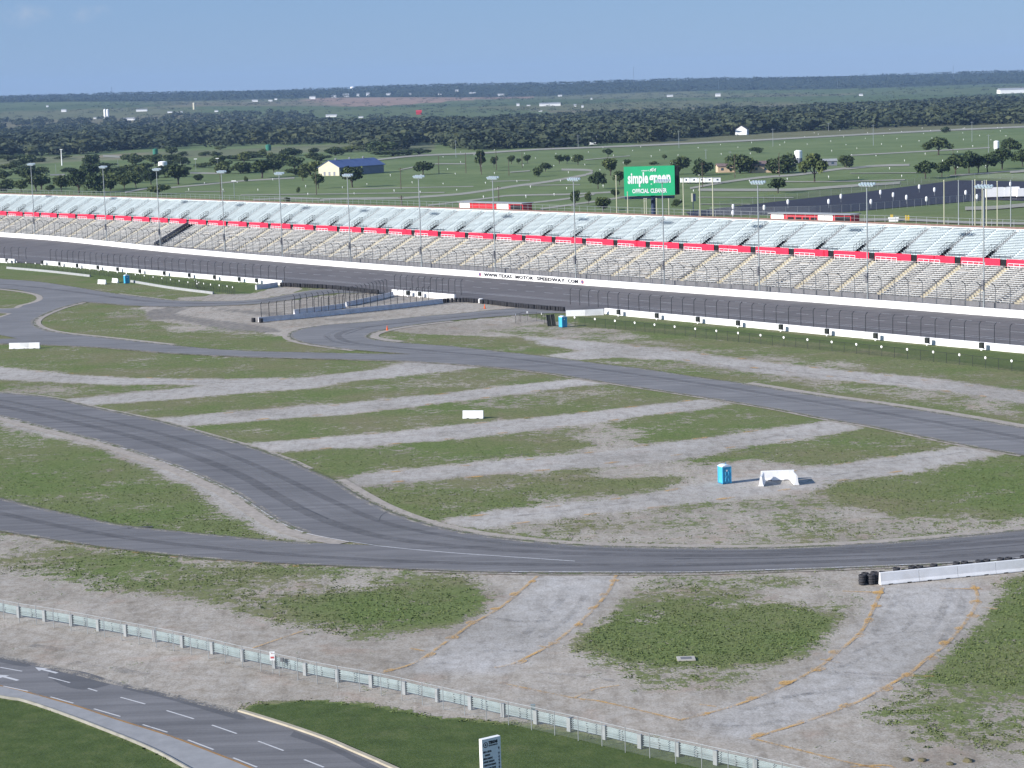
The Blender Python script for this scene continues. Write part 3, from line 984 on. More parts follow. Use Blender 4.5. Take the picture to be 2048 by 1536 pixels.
# dark skid marks and rubber lines
mb = MB()
for pts, w in (([(600, 1013), (615, 1019), (640, 1030), (657, 1038)], 0.28), ([(100, 1074), (170, 1066), (240, 1058), (300, 1053)], 0.13), ([(255, 1056), (275, 1054), (295, 1053.5), (305, 1053)], 0.7),
               ([(170, 1067), (205, 1069), (250, 1077)], 0.16), ([(1348, 1117), (1500, 1117), (1620, 1114), (1760, 1110)], 0.22), ([(1540, 1104), (1700, 1100), (1840, 1093), (1900, 1088)], 0.22),
               ([(1840, 1105), (1930, 1099), (2048, 1089), (2150, 1078)], 0.24), ([(758, 1042), (762, 1032), (772, 1025), (785, 1020)], 0.12), ([(897, 1097), (920, 1096)], 0.16), ([(1330, 1118), (1380, 1118)], 0.16),
               ([(690, 669), (740, 654), (820, 645), (900, 636), (1000, 626)], 0.3), ([(650, 672), (672, 684), (730, 691), (860, 700)], 0.2)):
    ribbon_world(mb, gpts(pts, 0.036, 5), w, 0.036)
tag(mb.build('skid_mark', M['rubber_mark'], fix=False), kind='structure')

# rubbered racing lines, worn pale bands, dirt and grass creeping over the tarmac edges
mb = MB()
RA = [(-100, 795), (0, 812), (137, 842), (260, 872), (380, 910), (480, 950), (560, 995), (640, 1036), (740, 1068), (850, 1086), (1000, 1099), (1200, 1108), (1500, 1110), (1800, 1099), (2048, 1081), (2250, 1060)]
RA2 = [(-100, 786), (0, 800), (137, 826), (260, 852), (380, 884), (480, 918), (580, 962), (660, 1000), (760, 1042), (860, 1066), (1000, 1086), (1200, 1099), (1500, 1103), (1800, 1091), (2048, 1071), (2250, 1050)]
RC = [(1100, 621), (1000, 626), (850, 641), (740, 653), (690, 663), (676, 673), (710, 686), (830, 699), (1000, 714), (1200, 739), (1450, 774), (1700, 815), (1900, 849), (2048, 876), (2300, 925)]
RB = [(-150, 990), (0, 1026), (150, 1058), (300, 1082), (500, 1103), (700, 1117), (950, 1127), (1300, 1130), (1700, 1122), (2048, 1104)]
RD = [(-200, 560), (0, 568), (160, 585), (300, 603), (420, 607), (520, 602), (600, 590), (680, 582)]
for pts, w in ((RA, 1.6), (RA2, 1.1), (RC, 1.5), (RB, 1.3), (RD, 1.8)):
    ribbon_world(mb, gpts(pts, 0.0335, 5), w, 0.0335)
tag(mb.build('rubber_band', M['rubber_band'], fix=False), kind='structure')
mb = MB()
for pts, w, off in ((RA, 1.6, 2.6), (RC, 1.4, -2.2), (RB, 1.2, 2.0)):
    ribbon_world(mb, gpts(pts, 0.0345, 5), w, 0.0345, off)
tag(mb.build('worn_band', M['pale_band'], fix=False), kind='structure')
mb = MB()
mg = MB()
for pts, sgn in ((A_UP, 1), (B_LO, -1), (B_UP[:-1], 1), (A_LO[:-2], -1), (CONN, 1), (H_OUT[:-1], 1), (H_IN[1:], 1), (C_LO, 1), (D_UP[:-3], 1), (D_LO[3:], 1)):
    ribbon_world(mb, gpts(pts, 0.038, 6), 0.9, 0.038, -0.20 * sgn)
    ribbon_world(mg, gpts(pts, 0.041, 6), 0.8, 0.041, 0.18 * sgn)
tag(mb.build('edge_dirt', M['edge_dirt'], fix=False), kind='structure')
tag(mg.build('edge_grass', M['edge_grass'], fix=False), kind='structure')
mb = MB()
ribbon_world(mb, gpts(SRV_UP[:7], 0.038, 6), 0.9, 0.038, 0.0)
tag(mb.build('edge_dirt', M['edge_dirt'], fix=False), kind='structure')

# orange paint dabs and lines beside the lanes
mb = MB()


def dabs(pts, period, lw=0.34, dab=(1.5, 1.0), jitter=0.3, line=True):
    P = gpts(pts, 0, 6)
    c = Curve([(p.x, p.y, 0.0) for p in P])
    if line:
        ribbon_world(mb, P, lw, 0.006)
    s = period * 0.4
    while s < c.L:
        p, tt, nn = c.at(s), c.tan(s), c.nor(s)
        a, bw = dab[0] * random.uniform(0.7, 1.3) / 2, dab[1] * random.uniform(0.7, 1.3) / 2
        q = p + nn * random.uniform(-jitter, jitter)
        ring = [q + tt * a * math.cos(k * math.pi / 4) + nn * bw * math.sin(k * math.pi / 4) for k in range(8)]
        mb.add([(r.x, r.y, 0.009) for r in ring], [tuple(range(8))])
        s += period * random.uniform(0.85, 1.15)


dabs([(1075, 1152), (1040, 1182), (1000, 1215), (940, 1250), (890, 1285), (830, 1325), (765, 1345)], 6.0)
dabs([(1232, 1150), (1215, 1185), (1180, 1225), (1140, 1260), (1100, 1290), (1030, 1325), (990, 1335)], 6.0)
dabs([(1765, 1175), (1740, 1230), (1720, 1265), (1680, 1300), (1640, 1332), (1580, 1365), (1500, 1400), (1420, 1425), (1360, 1440)], 5.2)
dabs([(1945, 1165), (1955, 1200), (1930, 1245), (1890, 1290), (1850, 1320), (1820, 1345), (1750, 1385), (1700, 1410), (1620, 1440), (1540, 1465), (1500, 1478)], 5.2)
for pts in ([(1000, 1365), (1145, 1395), (1200, 1402), (1300, 1425), (1360, 1440)], [(1510, 1478), (1600, 1500), (1700, 1525), (1760, 1536)], [(1145, 1396), (1190, 1378), (1240, 1370)], [(505, 1296), (560, 1277), (610, 1260)],
            [(1880, 1176), (1965, 1178)], [(1955, 1213), (1995, 1218)], [(1640, 1318), (1680, 1325)], [(1400, 1408), (1440, 1414)], [(1820, 1352), (1870, 1352)], [(820, 1296), (850, 1302)], [(1075, 1291), (1105, 1296)],
            [(1700, 1533), (1770, 1530), (1790, 1536)], [(1685, 1182), (1750, 1184)]):
    ribbon_world(mb, gpts(pts, 0.006, 4), 0.25, 0.006)
for pts, per in (([(110, 853), (222, 886), (359, 940), (461, 988), (530, 1030), (615, 1073)], 3.0), ([(0, 1064), (171, 1092), (308, 1109), (478, 1125), (640, 1133)], 5.0), ([(1150, 1087), (1400, 1092), (1690, 1088), (1900, 1073)], 9.0)):
    dabs(pts, per, dab=(1.1, 0.5), line=False)
for key, up, lo in (('S2', [(410, 829), (700, 807), (1022, 771)], [(478, 842), (782, 817), (1150, 772)]), ('S3', [(581, 881), (919, 850), (1380, 801)], [(600, 901), (953, 872), (1400, 818)]),
                    ('S4', [(740, 947), (1107, 913), (1600, 850)], [(740, 968), (1124, 937), (1650, 870)]), ('S5', [(900, 1037), (1261, 994), (1440, 962), (1860, 903)], [(980, 1053), (1348, 1009), (1467, 994), (1900, 928)]),
                    ('S1', [(50, 741), (376, 759), (615, 757)], [(0, 757), (300, 768), (171, 809), (547, 780)]), ('S6', [(1250, 690), (1621, 734), (2048, 783)], [(1348, 717), (1758, 765), (2048, 804)])):
    dabs(up, 9.0, dab=(2.4, 0.7), line=False)
    if key != 'S1':
        dabs(lo, 9.0, dab=(2.4, 0.7), line=False)
dabs([(1620, 1015), (1660, 1020)], 3.0, dab=(2, 0.3), line=False)
tag(mb.build('orange_ground_paint', M['paint_orange'], fix=False), kind='structure')

# wheel ruts and scrapes in the stone lanes
mb = MB()
for pts, w in (([(1700, 1310), (1715, 1300), (1735, 1290), (1755, 1283)], 0.5), ([(1650, 1338), (1690, 1330), (1720, 1316), (1740, 1305)], 0.5), ([(1760, 1270), (1800, 1265), (1850, 1262)], 0.35), ([(1640, 1340), (1700, 1352), (1780, 1358), (1830, 1362)], 0.9), ([(1600, 1335), (1700, 1345), (1800, 1352)], 0.6),
               ([(1900, 1180), (1880, 1230), (1850, 1270)], 0.8), ([(1930, 1180), (1915, 1230), (1880, 1285)], 0.8), ([(1800, 1180), (1770, 1230), (1740, 1270)], 0.7), ([(1830, 1230), (1815, 1250), (1800, 1265)], 0.5), ([(1130, 1190), (1090, 1230), (1040, 1275)], 0.8), ([(1170, 1190), (1140, 1230), (1080, 1275)], 0.7),
               ([(980, 1235), (1040, 1242), (1100, 1240)], 0.7), ([(770, 1322), (830, 1328), (900, 1325)], 0.5), ([(930, 1310), (990, 1300), (1050, 1302)], 0.8), ([(1080, 1345), (1160, 1352), (1230, 1362)], 0.6), ([(1490, 1420), (1560, 1400), (1620, 1385)], 0.6), ([(1560, 1395), (1640, 1385), (1700, 1375)], 0.8), ([(1420, 1450), (1500, 1452), (1560, 1440)], 0.7),
               ([(1100, 1158), (1125, 1161), (1150, 1160), (1170, 1159)], 0.5), ([(1600, 900), (1530, 905), (1480, 892)], 0.8), ([(1500, 880), (1570, 870), (1580, 875)], 0.9), ([(1660, 950), (1700, 945), (1740, 938)], 0.8), ([(1690, 958), (1720, 950)], 0.8), ([(900, 918), (1000, 912), (1100, 905)], 0.6), ([(700, 880), (850, 868), (1000, 855)], 0.6), ([(640, 824), (800, 807), (950, 790)], 0.6), ([(100, 752), (300, 763), (520, 765)], 0.7), ([(1400, 726), (1600, 745), (1850, 771)], 0.8),
               ([(950, 1040), (1100, 1024), (1300, 1000)], 0.5), ([(1700, 930), (1850, 915), (1930, 903)], 0.6), ([(60, 1290), (120, 1298), (180, 1305)], 1.0), ([(220, 1335), (280, 1348), (330, 1352)], 1.2), ([(140, 1325), (200, 1338)], 1.4), ([(310, 1290), (345, 1294)], 0.5), ([(320, 1297), (350, 1300)], 0.5), ([(480, 1330), (560, 1352), (620, 1362)], 0.8)):
    ribbon_world(mb, gpts(pts, 0.004, 4), w, 0.004)
tag(mb.build('wheel_rut', M['rut'], fix=False), kind='structure')

# ------------------------------------------------------------------ service road, bottom left
srv = W(SRV_UP, 5) + W(SRV_LO, 5)
tag(sheet('service_road', srv, 0.03, M['asphalt_service']), kind='structure')
gut = W(SRV_OR, 5) + W(SRV_LO, 5)
tag(sheet('concrete_gutter', gut, 0.034, M['conc_road']), kind='structure')
mb = MB()
for (a, b_) in (((20, 565), (165, 595)), ((295, 628), (430, 665)), ((550, 698), (705, 743)), ((835, 790), (980, 835)), ((1100, 880), (1250, 937)), ((1365, 985), (1505, 1040)),
                ((0, 455), (130, 478)), ((285, 512), (410, 545)), ((515, 578), (570, 595)), ((705, 630), (850, 670)), ((975, 708), (1135, 757)), ((1240, 793), (1385, 843)), ((1510, 887), (1660, 943)), ((1780, 995), (1895, 1040)), ((2010, 1090), (2140, 1150))):
    p0, p1 = G(a[0] / 2.926, 1180 + a[1] / 2.926), G(b_[0] / 2.926, 1180 + b_[1] / 2.926)
    ribbon_world(mb, [p0, p1], 0.16, 0.042)
for (x, y, fl) in ((90, 1341.5, 1), (12, 1356, -1)):       # turn arrows
    c = G(x, y)
    tt = (G(219, 1363) - G(102, 1334)).normalized()
    nn = Vector((-tt.y, tt.x, 0))
    sh = [(-1.6, -0.10), (0.3, -0.10), (0.3, -0.4), (1.5, 0.1), (0.3, 0.55), (0.3, 0.22), (-1.6, 0.22)]
    q = [c + tt * a * -1 + nn * b2 for a, b2 in sh]
    mb.add([(r.x, r.y, 0.042) for r in q], [tuple(range(7))])
tag(mb.build('lane_marking', M['line_worn'], fix=False), kind='structure')
mb = MB()
ribbon_world(mb, gpts(SRV_OR, 0.039, 6), 0.22, 0.039)
tag(mb.build('orange_edge_line', M['line_orange_worn'], fix=False), kind='structure')


def kerb(name, pts, w, h, off, mat, base=-0.03):
    c = Curve([(p.x, p.y, 0) for p in gpts(pts, 0, 6)])
    mbk = MB()
    rings = []
    for s in c.S:
        p, n = c.at(s), c.nor(s, 0.8)
        rings.append([p + n * (off - w / 2) + Vector((0, 0, base)), p + n * (off + w / 2) + Vector((0, 0, base)), p + n * (off + w / 2 - 0.03) + Vector((0, 0, h)), p + n * (off - w / 2 + 0.03) + Vector((0, 0, h))])
    mbk.loft(rings, close=True)
    return tag(mbk.build(name, mat), kind='structure')


for pts in ([(105, 1336), (170, 1345), (222, 1364), (205, 1374), (165, 1380), (125, 1371), (95, 1352)], [(588, 1463), (640, 1482), (700, 1508), (760, 1537), (740, 1540), (660, 1500), (580, 1473)], [(250, 1370), (340, 1392), (480, 1430), (470, 1438), (340, 1400), (245, 1378)], [(0, 1315), (60, 1327), (50, 1334), (0, 1325)]):
    tag(sheet('asphalt_patch', W(pts, 4), 0.033, M['patch_dark']), kind='structure')
kerb('kerb', SRV_UP[6:], 0.42, 0.16, 0.22, M['kerb_tan'])
kerb('kerb', SRV_LO, 0.20, 0.18, 0.12, M['kerb_grey'])

# ------------------------------------------------------------------ the oval track
OUT_PX = [(-260, 455, 4.6), (-120, 464, 4.4), (0, 473.5, 4.0), (104, 480.5, 3.7), (208, 491, 3.2), (276, 498.5, 2.8), (365, 507, 2.5), (520, 520.5, 2.1), (740, 538.5, 1.8), (1000, 557.5, 1.8), (1233, 575.5, 1.8), (1520, 596.5, 1.8), (1766, 615.5, 1.8), (2048, 637, 1.8), (2350, 660, 1.8)]
INN_PX = [(-260, 504), (-120, 514), (0, 524), (91, 529), (300, 548), (520, 566), (700, 581), (925, 600), (1132, 618.5), (1233, 629), (1480, 652), (1766, 679), (2048, 705), (2350, 733)]
_o = spl(OUT_PX, 8)
OUT = Curve([G(p[0], p[1], p[2]) for p in _o])
_sx = np.linspace(0, OUT.L, int(OUT.L / 3))
_px = np.array([tuple(OUT.at(s)) for s in _sx])
_k = np.ones(9) / 9


def smooth(a):
    b = np.r_[a[0] + (a[0] - a[1:5][::-1]), a, a[-1] + (a[-1] - a[-5:-1][::-1])]
    return np.convolve(b, _k, 'valid')


for _ in range(3):
    _px = np.stack([smooth(_px[:, i]) for i in range(3)], 1)
OUT = Curve(_px)
_i = spl(INN_PX, 8)
INN = Curve([G(p[0], p[1], 0.0) for p in _i])

# banked surface
mb = MB()
TS = [(s, OUT.at(s), INN.at(INN.near(OUT.at(s)))) for s in np.arange(0, OUT.L, 4.0)]
rings = []
for s, po, pi2 in TS:
    rings.append([Vector((pi2.x, pi2.y, 0.035)).lerp(po, t) for t in (0, 0.15, 0.35, 0.55, 0.75, 1.0)])
mb.loft(rings)
tag(mb.build('race_track', M['asphalt_track'], fix=False), kind='structure')
SA = np.array([a[0] for a in TS])
PIA = np.array([tuple(a[2]) for a in TS])


def on_track(s, t, dz=0.02):
    po = OUT.at(s)
    a = Vector((np.interp(s, SA, PIA[:, 0]), np.interp(s, SA, PIA[:, 1]), 0.035))
    p = a.lerp(po, t)
    p.z += dz
    return p


mb = MB()
S_DASH = OUT.near(G(330, 505, 2.6))
for t, w in ((0.30, 0.28), (0.34, 0.18)):
    ribbon_world(mb, [on_track(s, t) for s in np.arange(4, OUT.L - 4, 4.0)], w)
for t, ph in ((0.56, 0.0), (0.80, 2.2)):
    s = S_DASH + ph
    while s < OUT.L - 6:
        ribbon_world(mb, [on_track(s, t), on_track(s + 3.4, t)], 0.26)
        s += 6.7
tag(mb.build('track_line', M['line_track'], fix=False), kind='structure')


def wall_along(curve, s0, s1, h, th, off, base=0.0, step=4.0, zlift=0.0):
    mbw = MB()
    rings = []
    for s in np.arange(s0, s1 + 0.01, min(step, (s1 - s0) / 2)):
        p, n = curve.at(s), curve.nor(s)
        z = p.z + zlift
        rings.append([Vector((p.x, p.y, 0)) + n * (off + a) + Vector((0, 0, z + b)) for a, b in ((-th / 2 - 0.06, base), (th / 2 + 0.06, base), (th / 2, h), (-th / 2, h))])
    mbw.loft(rings, close=True)
    return mbw


ow = wall_along(OUT, 2, OUT.L - 2, 1.45, 0.45, 0.30, base=-1.5).build('track_wall', M['white_paint'])
tag(ow, 'long white concrete retaining wall with lettering along the outside of the banked track', 'wall')


# ---- lettering
def text_obj(name, body, size, parent, mat, off=0.0, extrude=0.01, align='LEFT', shear=0.0, space=1.0):
    cu = bpy.data.curves.new(name, 'FONT')
    cu.body = body
    cu.size = size
    cu.offset = off
    cu.extrude = extrude
    cu.align_x = align
    cu.shear = shear
    cu.space_character = space
    cu.resolution_u = 2
    tmp = bpy.data.objects.new('tmp_text', cu)
    COL.objects.link(tmp)
    dg = bpy.context.evaluated_depsgraph_get()
    me = bpy.data.meshes.new_from_object(tmp.evaluated_get(dg))
    bpy.data.objects.remove(tmp)
    bpy.data.curves.remove(cu)
    me.materials.clear()
    me.materials.append(mat)
    o = link(name, me, parent)
    return o


def face_matrix(p, xdir, zup=Vector((0, 0, 1))):
    x = Vector(xdir).normalized()
    zf = x.cross(Vector(zup)).normalized()
    y = zf.cross(x)
    mm = Matrix((x, y, zf)).transposed().to_4x4()
    mm.translation = p
    return mm


def fit_text(o, length, height):
    xs = [v.co.x for v in o.data.vertices]
    ys = [v.co.y for v in o.data.vertices]
    sx, sy = length / (max(xs) - min(xs)), height / (max(ys) - min(ys))
    x0, y0 = min(xs), min(ys)
    for v in o.data.vertices:
        v.co.x = (v.co.x - x0) * sx
        v.co.y = (v.co.y - y0) * sy


sT0, sT1 = OUT.near(G(965, 549, 2.6)), OUT.near(G(1149, 563.5, 2.6))
WORDS = [('WWW.TEXAS', 0.0, 0.305), ('MOTOR', 0.345, 0.535), ('SPEEDWAY', 0.575, 0.865), ('.COM', 0.885, 1.0)]
LT = sT1 - sT0
for w, a, b_ in WORDS:
    o = text_obj('lettering', w, 1.0, ow, M['black_flat'], off=0.025, extrude=0.02, space=1.1)
    fit_text(o, LT * (b_ - a), 0.85)
    s = sT0 + LT * (a + b_) / 2
    tt, nn = OUT.tan(s, 12), OUT.nor(s, 12)
    p = OUT.at(s) - nn * 0.03 - tt * LT * (b_ - a) / 2
    p.z = OUT.at(s).z + 0.33
    o.matrix_world = face_matrix(p - nn * 0.03, tt)
for s in (sT0 - 1.6, sT1 + 1.6):          # round red and blue emblems
    tt, nn = OUT.tan(s), OUT.nor(s)
    p = OUT.at(s) - nn * 0.07
    p.z += 0.75
    for k, (r0, r1, mt) in enumerate(((0.38, 0.5, 'safety_red'), (0.0, 0.22, 'logo_blue'), (0.26, 0.33, 'logo_blue'))):
        mbl = MB()
        rg = []
        for q in range(17):
            a = q * math.pi / 8
            dv = tt * math.cos(a) + Vector((0, 0, math.sin(a)))
            rg.append([p + dv * max(r0, 0.01) - nn * 0.012 * (k + 1), p + dv * r1 - nn * 0.012 * (k + 1)])
        mbl.loft(rg)
        mbl.build('emblem_ring', M[mt], ow, fix=False)


# ---- catch fences
def fence_post_mesh(name, h, curl, drop, r, mat):
    """bent post; local +Y is the side it leans to"""
    mbp = MB()
    pts = [(0, 0, 0), (0, 0, h * 0.72)]
    for k in range(1, 6):
        a = k / 5 * math.radians(62)
        pts.append((0, curl * (1 - math.cos(a)) / (1 - math.cos(math.radians(62))), h * 0.72 + drop * math.sin(a) / math.sin(math.radians(62))))
    mbp.tube(pts, r, 5)
    bm_ = mbp.mesh(name, mat)
    return bm_, pts


def catch_fence(label, curve, s0, s1, spacing, base_off, zlift, post_me, prof, lean, cable_mat, group=None, mesh_mat=None, skip=None, cables=(0.25, 0.5, 0.72, 0.86, 1.0)):
    mid = curve.at((s0 + s1) / 2)
    root = empty('catch_fence', (mid.x, mid.y, mid.z))
    tag(root, label, 'fence', group)
    n = max(1, int(round((s1 - s0) / spacing)))
    for k in range(n + 1):
        s = s0 + (s1 - s0) * k / n
        if skip and skip(s):
            continue
        p, nn = curve.at(s), curve.nor(s)
        q = p + nn * base_off
        q.z = p.z + zlift
        d = nn * lean
        o = link('post', post_me, root, q - root.location, math.atan2(d.y, d.x) - math.pi / 2 + random.uniform(-0.03, 0.03))
        o.rotation_euler.x = random.uniform(-0.012, 0.012)
        o.rotation_euler.y = random.uniform(-0.012, 0.012)
    # cables
    mbc = MB()
    segs = max(2, int((s1 - s0) / 6))
    ss = np.linspace(s0, s1, segs)
    P = np.array(prof)
    zz = P[:, 2]
    for c in cables:
        z = zz[-1] * c
        y = np.interp(z, zz, P[:, 1])
        pts = []
        for s in ss:
            p, nn = curve.at(s), curve.nor(s)
            q = p + nn * (base_off + lean * y)
            q.z = p.z + zlift + z
            pts.append(q - root.location)
        mbc.tube(pts, 0.014, 3, cap=False)
    co = mbc.build('cable', cable_mat, root, fix=False)
    if mesh_mat:
        mbm = MB()
        rg = []
        for s in ss:
            p, nn = curve.at(s), curve.nor(s)
            rg.append([p + nn * (base_off + lean * pr[1]) + Vector((0, 0, zlift + pr[2] + (0 if True else 0))) - root.location for pr in prof])
        mbm.loft(rg)
        mbm.build('wire_mesh', mesh_mat, root, fix=False)
    return root


POST_OUT, PROF_OUT = fence_post_mesh('outer_post', 5.3, 1.5, 1.25, 0.075, M['galv_dark'])
POST_INN, PROF_INN = fence_post_mesh('inner_post', 4.1, 0.55, 0.6, 0.065, M['fence_dark'])
POST_WED, PROF_WED = fence_post_mesh('wedge_post', 3.7, 0.55, 0.6, 0.075, M['fence_dark'])
catch_fence('tall grey catch fence with arching posts on the outer white track wall', OUT, 4, OUT.L - 4, 3.6, 0.35, 1.45, POST_OUT, PROF_OUT, -1, M['pole'], mesh_mat=M['mesh_catch'])

# ---- floodlight poles along the outer wall
def floodlight():
    root = empty('floodlight_pole')
    mbp = MB()
    mbp.tube([(0, 0, -1.5), (0, 0, 8), (0, 0, 23)], [0.19, 0.15, 0.10], 8)
    mbp.build('pole', M['pole'], root)
    mbc = MB()
    mbc.box((0, -0.30, 4.6), (0.55, 0.35, 1.9))
    mbc.build('control_box', M['conc_dark'], root)
    mbc = MB()
    for yy in (-0.25, 0.35):
        mbc.tube([(-1.75, yy, 23.0), (1.75, yy, 23.0)], 0.05, 5)
    mbc.tube([(0, -0.3, 22.9), (0, 0.4, 22.9)], 0.07, 5)
    mbc.build('cross_arm', M['pole'], root)
    mbh = MB()
    tilt = math.radians(38)
    ay = Vector((0, -math.cos(tilt), -math.sin(tilt)))
    mbh.lathe((0, 0, 0), [(0.12, -0.34), (0.24, -0.22), (0.34, 0.0), (0.36, 0.06)], 10)
    rot = ay.to_track_quat('Z', 'Y').to_matrix()
    mbh.v = [tuple(rot @ Vector(v)) for v in mbh.v]
    hm = mbh.mesh('lamp_head', M['lamp_head'])
    mbg = MB()
    mbg.lathe((0, 0, 0), [(0.31, 0.062), (0.02, 0.075)], 10)
    mbg.v = [tuple(rot @ Vector(v)) for v in mbg.v]
    gm = mbg.mesh('lens', M['lamp_glass'])
    for yy, zz, n in ((-0.30, 23.35, 5), (0.40, 23.5, 5)):
        for k in range(n):
            x = -1.6 + 3.2 * k / (n - 1)
            h = link('lamp_head', hm, root, (x, yy, zz))
            link('lens', gm, h)
    return root


LAMP_PX = [(39.6, 466), (151.6, 473.6), (249, 486.7), (353, 494.5), (461, 505), (575.6, 512.7), (700.8, 523), (834, 533.5), (980, 544), (1138, 556), (1312, 569), (1501, 582.5), (1712, 599), (1944.5, 616)]
proto = None
for k, (u, v) in enumerate(LAMP_PX):
    s = OUT.near(G(u, v, 3.4))
    p, nn = OUT.at(s), OUT.nor(s)
    q = p + nn * 0.95
    q.z = p.z + 1.2
    rz = math.atan2(nn.y, nn.x) - math.pi / 2
    if proto is None:
        proto = floodlight()
        tag(proto, 'tall steel floodlight pole with a bank of lamps behind the outer track wall', 'light pole', 'floodlight poles along the outer wall')
        proto.location, proto.rotation_euler = q, (0, 0, rz)
    else:
        dup(proto, q, rz)

# ------------------------------------------------------------------ grandstands
NR_LO, NR_UP = 18, 18
D0, Z0 = 3.6, 2.0               # front row: distance behind wall, height above track edge
PIT_LO, RISE_LO = 0.70, 0.325
D1 = D0 + NR_LO * PIT_LO        # red wall
Z1 = Z0 + NR_LO * RISE_LO
RED_H = 1.3
D2, Z2 = D1 + 0.9, Z1 + RED_H
PIT_UP, RISE_UP = 0.56, 0.278
D3, Z3 = D2 + NR_UP * PIT_UP, Z2 + NR_UP * RISE_UP
SEC = 11.6


def stand_pt(s, d, z):
    p, nn = OUT.at(s), OUT.nor(s, 10)
    return Vector((p.x + nn.x * d, p.y + nn.y * d, 1.8 + z))


def seating(s0, s1, d0, z0, n, pit, rise, bench_t, gap, seg):
    """terrace + benches of one block; returns (terrace MB, bench MB)"""
    tr, be = MB(), MB()
    a0, a1 = stand_pt(s0, 0, 0), stand_pt(s1, 0, 0)
    n0, n1 = OUT.nor(s0, 10), OUT.nor(s1, 10)
    prof = []
    for k in range(n):
        prof += [(d0 + k * pit, z0 + k * rise), (d0 + (k + 1) * pit, z0 + k * rise)]
    prof.append((d0 + n * pit, z0 + n * rise))
    tr.loft([[a + nn * d + Vector((0, 0, z)) for d, z in prof] for a, nn in ((a0, n0), (a1, n1))])
    L = (a1 - a0).length
    for k in range(n):
        segs = max(1, int(L / seg))
        for j in range(segs):
            if random.random() < gap:
                continue
            f0, f1 = (j + 0.03) / segs, (j + 0.97) / segs
            dd = d0 + k * pit + pit * 0.28
            zz = z0 + k * rise + 0.36 + random.uniform(-0.012, 0.012)
            pa = (a0 + n0 * dd).lerp(a1 + n1 * dd, f0)
            pb = (a0 + n0 * dd).lerp(a1 + n1 * dd, f1)
            nn = n0.lerp(n1, 0.5) * bench_t
            up = Vector((0, 0, 0.05))
            pa, pb = pa + Vector((0, 0, zz)), pb + Vector((0, 0, zz))
            be.add([pa, pb, pb + nn, pa + nn, pa + up, pb + up, pb + nn + up, pa + nn + up], [(4, 5, 6, 7), (0, 1, 5, 4), (1, 2, 6, 5), (3, 0, 4, 7), (2, 3, 7, 6)])
            # foot
            pm = pa.lerp(pb, 0.5) + nn * 0.5
            be.box(pm - Vector((0, 0, 0.17)), (0.06, 0.06, 0.34))
    return tr, be


def railing(mb, pts, h, r=0.03, post=1):
    pts = [Vector(p) for p in pts]
    mb.tube([p + Vector((0, 0, h)) for p in pts], r, 4)
    mb.tube([p + Vector((0, 0, h * 0.5)) for p in pts], r * 0.8, 4)
    for p in pts[::post]:
        mb.tube([p, p + Vector((0, 0, h))], r, 4)


S_REF = OUT.near(G(1712, 612, 1.8)) + 2.0
SB_BREAK = OUT.near(G(300, 500, 2.7))
secs = []
s = S_REF
while s > 12 + SEC:
    s -= SEC
while s + SEC < OUT.L - 4:
    secs.append((s, s + SEC))
    s += SEC


